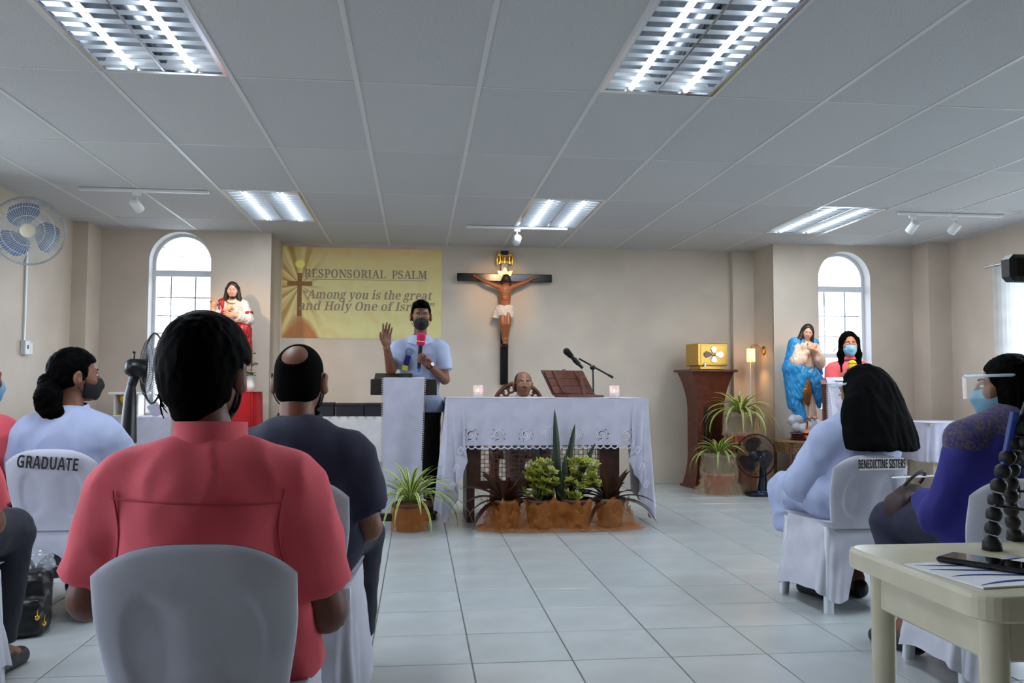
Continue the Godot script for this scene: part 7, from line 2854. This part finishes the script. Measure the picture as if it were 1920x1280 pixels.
func build_sacred_statue():
	var pd := thing("draped_pedestal", "pedestal draped to the floor in bright red cloth", "pedestal", V(-1.68, 0, 8.08))
	var s := ST()
	bx(s, V(0, 0.49, 0), Vector3(0.42, 0.97, 0.36), 0.006)
	obj("pedestal_box", s, M.wood, pd)
	s = ST()
	sheet(s, 6, 6, func(u, v): return V((u - 0.5) * 0.46, 0.985, (v - 0.5) * 0.40))
	sheet(s, 140, 10, func(u, v):
		var a: float = TAU * u
		var cx: float = signf(cos(a)) * pow(absf(cos(a)), 0.25)
		var cz: float = signf(sin(a)) * pow(absf(sin(a)), 0.25)
		var k: float = v * 0.02 + 0.012 * (0.3 + v) * sin(u * 150.0)
		return V(cx * (0.23 + k), 0.985 - v * 0.975, cz * (0.20 + k)), true)
	obj("red_cloth", s, M.red_cloth, pd)
	var t := thing("robed_statue", "painted statue of a bearded man in white robe and red cloak on red pedestal", "statue", V(-1.705, 0.987, 8.08), PI)
	s = ST()
	bx(s, V(0, 0.02, 0), Vector3(0.24, 0.04, 0.20), 0.006)
	obj("base", s, M.statue_gold, t)
	var r := Blob.new(0.008)
	r.cap(V(0, 0.06, 0), V(0, 0.45, 0), 0.105, 0.08, 0.03, FW, 0.8)
	r.cap(V(0, 0.45, 0), V(0, 0.76, 0), 0.08, 0.085, 0.03, FW, 0.72)
	r.cap(V(-0.085, 0.805, 0), V(0.085, 0.805, 0), 0.038, 0.038, 0.03)
	# raised right forearm and left arm bent to the breast
	r.cap(V(0.10, 0.80, 0), V(0.135, 0.66, 0.04), 0.042, 0.042, 0.02)
	r.cone(V(0.135, 0.66, 0.04), V(0.145, 0.73, 0.10), 0.04, 0.045, 0.02)
	r.cap(V(-0.10, 0.80, 0), V(-0.145, 0.66, 0.03), 0.042, 0.05, 0.02)
	r.cone(V(-0.145, 0.66, 0.03), V(-0.06, 0.69, 0.095), 0.048, 0.048, 0.02)
	r.cut(V(0, 0.04, 0), Vector3.DOWN)
	r.wr = 0.008; r.wr_freq = 18.0; r.wr_scale = Vector3(1.8, 0.2, 1.8)
	put("robe", r.mesh(), M.statue_white, t)
	var k := Blob.new(0.008)
	k.cap(V(0.085, 0.815, 0.0), V(0.12, 0.66, 0.01), 0.047, 0.052, 0.03)
	k.cap(V(0.10, 0.66, 0.03), V(0.06, 0.72, 0.065), 0.03, 0.02, 0.02)
	k.cap(V(0.115, 0.62, -0.005), V(0.09, 0.2, 0.0), 0.055, 0.07, 0.03)
	k.cap(V(0, 0.74, -0.05), V(0, 0.2, -0.06), 0.09, 0.11, 0.03, FW, 0.5)
	k.cap(V(0.06, 0.46, 0.07), V(-0.10, 0.56, 0.06), 0.055, 0.06, 0.03)
	k.cap(V(-0.12, 0.57, 0.03), V(-0.12, 0.30, 0.02), 0.055, 0.065, 0.03)
	k.cap(V(-0.05, 0.60, 0.085), V(-0.03, 0.40, 0.09), 0.03, 0.04, 0.03)
	k.cone(V(-0.130, 0.715, 0.015), V(-0.138, 0.700, 0.02), 0.056, 0.056, 0.004)
	k.wr = 0.008; k.wr_freq = 18.0; k.wr_scale = Vector3(1.6, 0.35, 1.6)
	put("cloak", k.mesh(), M.statue_red, t)
	var hb := turned(0.12, -0.15, -0.06)
	var hc := V(0.0, 0.935, 0.02)
	var hr := hand_mesh(V(0.148, 0.755, 0.115), V(0.02, 1, 0.05), V(-0.9, 0.1, 0.2), V(0.1, 0, 1), [0.1, 0.1, 0.7, 0.7], 0.1, 0.6, 0.3, 0.004)
	var hl := hand_mesh(V(-0.045, 0.695, 0.105), V(0.9, 0.15, 0.15), V(0.1, 0.9, 0.1), V(0.1, -0.1, -0.9), [0.15, 0.2, 0.2, 0.25], 0.1, 0.6, 0.3, 0.004)
	var nk := Blob.new(0.007)
	nk.cap(V(0, 0.82, 0), V(0, 0.90, 0.01), 0.036, 0.032, 0.02)
	put("skin", join([head_mesh(hc, hb, 0.6, 0.0045), hr, hl, nk.mesh()]), M.statue_face, t)
	eyes(t, hc, hb, 0.6)
	var h := Blob.new(0.006)
	var P := func(x, y, f): return hc + hb * (V(x, y, f) * 0.6)
	h.el(P.call(0, 0.034, -0.014), Vector3(0.054, 0.06, 0.062), 0.02, hb)
	for sg in [-1.0, 1.0]: h.cap(P.call(0.075 * sg, 0.02, -0.01), V(0.07 * sg, 0.815, 0.015), 0.02, 0.022, 0.02)
	h.cap(P.call(0, 0.0, -0.06), V(0, 0.80, -0.05), 0.045, 0.045, 0.03)
	h.el(P.call(0, -0.008, 0.088), Vector3(0.037, 0.06, 0.05), 0.008, hb, 1)
	h.wr = 0.003; h.wr_freq = 45.0; h.wr_scale = Vector3(1.5, 0.3, 1.5)
	put("hair", h.mesh(), M.statue_hair, t)
	var bd := Blob.new(0.005)
	bd.el(P.call(0, -0.088, 0.058), Vector3(0.028, 0.026, 0.022), 0.01, hb)
	bd.cap(P.call(-0.05, -0.06, 0.045), P.call(-0.02, -0.10, 0.06), 0.010, 0.012, 0.01)
	bd.cap(P.call(0.05, -0.06, 0.045), P.call(0.02, -0.10, 0.06), 0.010, 0.012, 0.01)
	bd.cap(P.call(-0.024, -0.045, 0.095), P.call(0.024, -0.045, 0.095), 0.0045, 0.0045, 0.004)
	put("beard", bd.mesh(), M.statue_hair, t)
	s = ST()
	ell(s, V(0.005, 0.735, 0.072), Vector3(0.018, 0.022, 0.012))
	var ht := obj("heart", s, M.statue_red, t)
	s = ST()
	for i in 9: bar(s, V(0.005, 0.752, 0.072), V(0.005 + 0.035 * cos(PI * i / 8), 0.752 + 0.035 * sin(PI * i / 8), 0.070), 0.004, 0.003)
	obj("heart_rays", s, M.gold, ht)
	s = ST()
	tube(s, bez(V(-0.05, 0.835, 0.04), V(-0.03, 0.80, 0.07), V(0.03, 0.80, 0.07), V(0.05, 0.835, 0.04), 10), 0.006, 6)
	obj("gold_neckline", s, M.gold, t)
	s = ST()
	lathe(s, [Vector2(0.098, 0.555), Vector2(0.10, 0.57), Vector2(0.098, 0.585)], 28, Transform3D.IDENTITY, 0.92, 0.75)
	obj("belt", s, M.statue_gold, t)
	# two plants by the pedestal
	var pt := thing("leafy_vase", "vase of fresh green leaves beside the bearded statue", "plant", V(-1.525, 0.987, 8.02))
	s = ST()
	lathe(s, [Vector2(0, 0), Vector2(0.03, 0), Vector2(0.04, 0.06), Vector2(0.022, 0.12), Vector2(0.03, 0.15), Vector2(0.02, 0.148), Vector2(0, 0.1)], 16)
	obj("vase", s, M.white_paint, pt)
	var lr := RandomNumberGenerator.new()
	lr.seed = 8
	var lm := leaf_mesh(0.075, 0.06, 0.5, 1.0, lin(0.33, 0.50, 0.13), lin(0.40, 0.56, 0.18), 6)
	for i in 26:
		var y := 0.14 + lr.randf() * 0.25
		put("leaf", lm, M.leaf, pt, at(V(0.02 * sin(i * 2.0), y, 0.02 * cos(i * 1.7)), Basis(Vector3.UP, i * 2.4).scaled(Vector3.ONE * lr.randf_range(0.6, 1.1))))
	s = ST()
	tube(s, [V(0, 0.1, 0), V(0.01, 0.25, 0.01), V(0, 0.39, 0)], 0.004, 5)
	obj("stem", s, M.stem, pt)
	var fp := thing("fern", "green fern in a pot at the foot of the red pedestal", "plant", V(-1.60, 0, 7.55))
	s = ST()
	pot(s, Vector3.ZERO, 0.12, 0.15, 0.45)
	obj("pot", s, M.terracotta, fp)
	leaves(fp, V(0, 0.43, 0), 34, 0.25, 0.42, 0.035, 0.6, 1.5, 0.6, 1.7, lin(0.20, 0.30, 0.10), lin(0.34, 0.36, 0.14), 71)

func build_pedestal_fan():
	var t := thing("pedestal_fan", "black pedestal fan on a chrome pole in front of the left window", "fan", V(-1.60, 0, 5.0))
	fan_head(t, aim(V(1.0, -0.02, 0.62), V(0.10, 1.14, 0.05)), 0.20, M.blackplastic, clear(Color(0.55, 0.58, 0.60), 0.4, 0.3), M.blackplastic, M.blackplastic, 3, 70)
	var s := ST()
	tube(s, [V(0, 1.05, 0), V(-0.005, 0.98, 0), V(-0.01, 0.72, 0)], [0.022, 0.034, 0.047], 12)
	obj("pole_shroud", s, M.blackplastic, t)
	s = ST()
	tube(s, [V(0, 0.03, 0), V(-0.005, 0.74, 0)], 0.012, 10)
	obj("pole", s, M.steel, t)
	s = ST()
	lathe(s, [Vector2(0, 0), Vector2(0.2, 0), Vector2(0.2, 0.012), Vector2(0.05, 0.04), Vector2(0, 0.045)], 28)
	obj("base", s, M.blackplastic, t)
	s = ST()
	tube(s, [V(0.01, 1.14, 0), V(0.01, 1.225, 0)], 0.006, 6)
	ell(s, V(0.01, 1.228, 0), Vector3(0.009, 0.008, 0.009))
	obj("oscillation_knob", s, M.blackplastic, t)
	s = ST()
	tube(s, [V(0.0, 1.04, 0), V(0.02, 1.12, 0.01)], [0.026, 0.03], 10)
	obj("tilt_joint", s, M.blackplastic, t)

func build_backpack():
	var t := thing("backpack", "small black backpack on the floor by the GRADUATE chair", "bag", V(-1.66, 0, 3.84), 0.35)
	var b := Blob.new(0.009)
	b.rbox(V(0, 0.13, 0), Vector3(0.12, 0.13, 0.08), 0.05, 0.03)
	b.rbox(V(0, 0.08, -0.075), Vector3(0.10, 0.075, 0.04), 0.03, 0.02)
	b.wr = 0.005; b.wr_freq = 12.0
	put("bag_body", b.mesh(), M.bag_black, t)
	var s := ST()
	tube(s, bez(V(-0.05, 0.25, 0.03), V(-0.05, 0.33, 0.03), V(0.05, 0.33, 0.03), V(0.05, 0.25, 0.03), 10), 0.008, 6)
	obj("handle", s, M.bag_black, t)
	s = ST()
	tube(s, bez(V(-0.09, 0.155, -0.105), V(-0.03, 0.165, -0.12), V(0.03, 0.165, -0.12), V(0.09, 0.155, -0.105), 8), 0.003, 5)
	obj("zip", s, M.dark, t)
	for p in [V(0.075, 0.12, -0.115), V(0.10, 0.09, -0.10)]:
		s = ST()
		tube(s, [p, p + V(0, -0.025, -0.004)], 0.003, 5)
		ell(s, p + V(0, -0.035, -0.005), Vector3(0.009, 0.011, 0.004))
		obj("zip_pull", s, M.gold, t)
	var pb := thing("plastic_bag", "crumpled clear plastic bag lying on top of the backpack", "plastic bag", V(-1.62, 0.255, 3.86))
	s = ST()
	var n := FastNoiseLite.new()
	n.seed = 4
	n.frequency = 3.0
	sheet(s, 30, 14, func(u, v):
		var a: float = TAU * u
		var ph: float = PI * v
		var q: float = 1.0 + 0.5 * n.get_noise_3d(cos(a) * sin(ph), cos(ph), sin(a) * sin(ph))
		return V(cos(a) * sin(ph) * 0.09 * q, 0.035 + 0.05 * cos(ph) * q, sin(a) * sin(ph) * 0.06 * q), true)
	obj("film", s, M.film, pb)
# ---------------------------------------------------------------- foreground table and what lies on it
func build_foreground():
	var t := thing("cream_table", "cream plastic table with rounded corners in the lower right corner", "table", V(1.50, 0, 1.555))
	var s := ST()
	var o: Array[Vector2] = []
	for c in [[0.53, 0.19, 0.0], [-0.53, 0.19, PI / 2], [-0.53, -0.19, PI], [0.53, -0.19, PI * 1.5]]:
		for i in 7:
			var a: float = c[2] + PI / 2 * i / 6.0
			o.append(Vector2(c[0] + cos(a) * 0.045, c[1] + sin(a) * 0.045))
	var rings := [[0.680, -0.008], [0.660, 0.0], [0.694, 0.0], [0.700, -0.006]]
	s.set_smooth_group(-1)
	var prev := []
	for q in [[0.655, -0.012], [0.660, 0.0], [0.692, 0.0], [0.698, -0.003], [0.700, -0.010]]:
		var row := []
		for p in o:
			var d: Vector2 = p.normalized()
			row.append(V(p.x + d.x * q[1], q[0], p.y + d.y * q[1]))
		if prev.size() > 0:
			for i in row.size():
				var k := (i + 1) % row.size()
				quad(s, prev[i], prev[k], row[k], row[i])
		prev = row
	for i in range(1, prev.size() - 1): tri(s, prev[0], prev[i], prev[i + 1])
	obj("tabletop", s, M.cream_plastic, t)
	s = ST()
	for sg in [-1.0, 1.0]:
		bx(s, V(sg * 0.515, 0.615, 0), Vector3(0.03, 0.075, 0.36), 0.004)
		bx(s, V(0, 0.615, sg * 0.175), Vector3(1.0, 0.075, 0.03), 0.004)
	obj("apron", s, M.cream_plastic, t)
	for x in [-0.515, 0.515]:
		for f in [-0.175, 0.175]:
			s = ST()
			tube(s, [V(x, 0.0, f), V(x, 0.655, f)], [0.021, 0.025], 16)
			obj("leg", s, M.cream_plastic, t)
	# leaflets, telephone
	var p := thing("leaflet", "white leaflet with blue curves under the telephone", "leaflet", V(1.10, 0.7005, 1.49), 0.0)
	s = ST()
	bx(s, V(0, 0.0015, 0), Vector3(0.30, 0.003, 0.20), 0.0, Basis(Vector3.UP, 0.12))
	var lo := obj("sheet", s, M.paper, p)
	s = ST()
	for k in 4:
		var pts := []
		for i in 13:
			var u := i / 12.0
			pts.append(Basis(Vector3.UP, 0.12) * V(-0.14 + 0.28 * u, 0.0034, -0.085 + 0.055 * k + 0.018 * sin(u * 5.0 + k)))
		tube(s, pts, [0.001, 0.003, 0.005, 0.006, 0.006, 0.005, 0.004, 0.004, 0.005, 0.006, 0.005, 0.003, 0.001], 4, true, 0.12)
	obj("printed_curves", s, M.print_blue, lo)
	var ph := thing("smartphone", "black smartphone lying face up on the cream table", "phone", V(1.085, 0.7045, 1.535), 0.0)
	s = ST()
	var B := Basis(Vector3.UP, PI / 2 - 0.98)
	bx(s, V(0, 0.005, 0), Vector3(0.076, 0.010, 0.16), 0.004, B)
	obj("case", s, M.blackplastic, ph)
	s = ST()
	bx(s, V(0, 0.0102, 0), Vector3(0.068, 0.001, 0.15), 0.0004, B)
	obj("screen", s, M.screen_glass, ph)
	# flexible tripod with a small camera
	var tr := thing("flexible_tripod", "black flexible tripod of ball joints standing on the cream table", "tripod", V(1.215, 0.701, 1.70))
	var feet := [V(0, 0, 0), V(0.10, 0, -0.09), V(0.13, 0, 0.10)]
	var hub := V(0.078, 0.27, 0.0)
	for f in feet:
		s = ST()
		var dir: Vector3 = (hub - f)
		var n := 9
		for i in n:
			var u := (i + 0.5) / n
			var c: Vector3 = f + dir * u + V(-0.02 * sin(PI * u), 0, 0)
			lathe(s, [Vector2(0, -0.014), Vector2(0.013, -0.013), Vector2(0.0165, -0.004), Vector2(0.0165, 0.006), Vector2(0.010, 0.0135), Vector2(0, 0.014)], 14, aim(dir, c))
		lathe(s, [Vector2(0, 0), Vector2(0.020, 0.0), Vector2(0.019, 0.018), Vector2(0.012, 0.024), Vector2(0, 0.024)], 16, at(f))
		obj("leg", s, M.rubber, tr)
	s = ST()
	tube(s, [hub, hub + V(0.13, 0.30, 0)], 0.011, 12)
	obj("centre_rod", s, M.blackplastic, tr)
	s = ST()
	tube(s, [hub + V(-0.045, -0.10, 0), hub + V(-0.018, 0.02, 0)], 0.010, 10)
	obj("blue_grip", s, M.blue_rubber, tr)
	s = ST()
	tube(s, [V(0.0, 0.095, -0.01), V(0.13, 0.075, 0.0)], 0.004, 6)
	obj("brace", s, M.blackplastic, tr)
	s = ST()
	bx(s, hub + V(0.13, 0.305, 0), Vector3(0.05, 0.02, 0.05), 0.004)
	obj("head_plate", s, M.blackplastic, tr)
	var cm := thing("compact_camera", "black compact camera mounted high at the right edge", "camera", V(1.345, 1.272, 1.70))
	s = ST()
	bx(s, V(0, 0.03, 0), Vector3(0.165, 0.058, 0.045), 0.010)
	obj("camera_body", s, M.blackplastic, cm)
	s = ST()
	bx(s, V(0.01, 0.03, -0.024), Vector3(0.09, 0.046, 0.003), 0.001)
	obj("screen", s, M.screen_glass, cm)
	s = ST()
	tube(s, [V(0.01, 0.03, 0.02), V(0.01, 0.03, 0.05)], 0.022, 18)
	obj("lens", s, M.blackplastic, cm)
	var cb := thing("blue_cable", "blue cable hanging below the cream table at the right edge", "cable", V(1.2, 0, 1.38))
	s = ST()
	tube(s, bez(V(-0.01, 0.545, 0.0), V(0.06, 0.60, 0.0), V(0.12, 0.61, 0.01), V(0.25, 0.64, 0.02), 14), 0.0045, 8)
	obj("cable_run", s, M.blue_rubber, cb)
	# booklet in the hands of the woman in blue
	var bk := thing("booklet", "pale blue printed booklet on the blue woman's lap", "booklet", V(2.12, 0.672, 3.38), 0.3)
	s = ST()
	bx(s, V(0, 0, 0), Vector3(0.15, 0.006, 0.21), 0.001, Basis(Vector3.RIGHT, -0.12))
	var bo := obj("booklet_cover", s, M.paper, bk)
	s = ST()
	for k in 3: bx(s, V(0, 0.0035, -0.06 + 0.05 * k), Vector3(0.13, 0.002, 0.018), 0.0, Basis(Vector3.RIGHT, -0.12))
	obj("printed_bands", s, M.print_blue, bo)
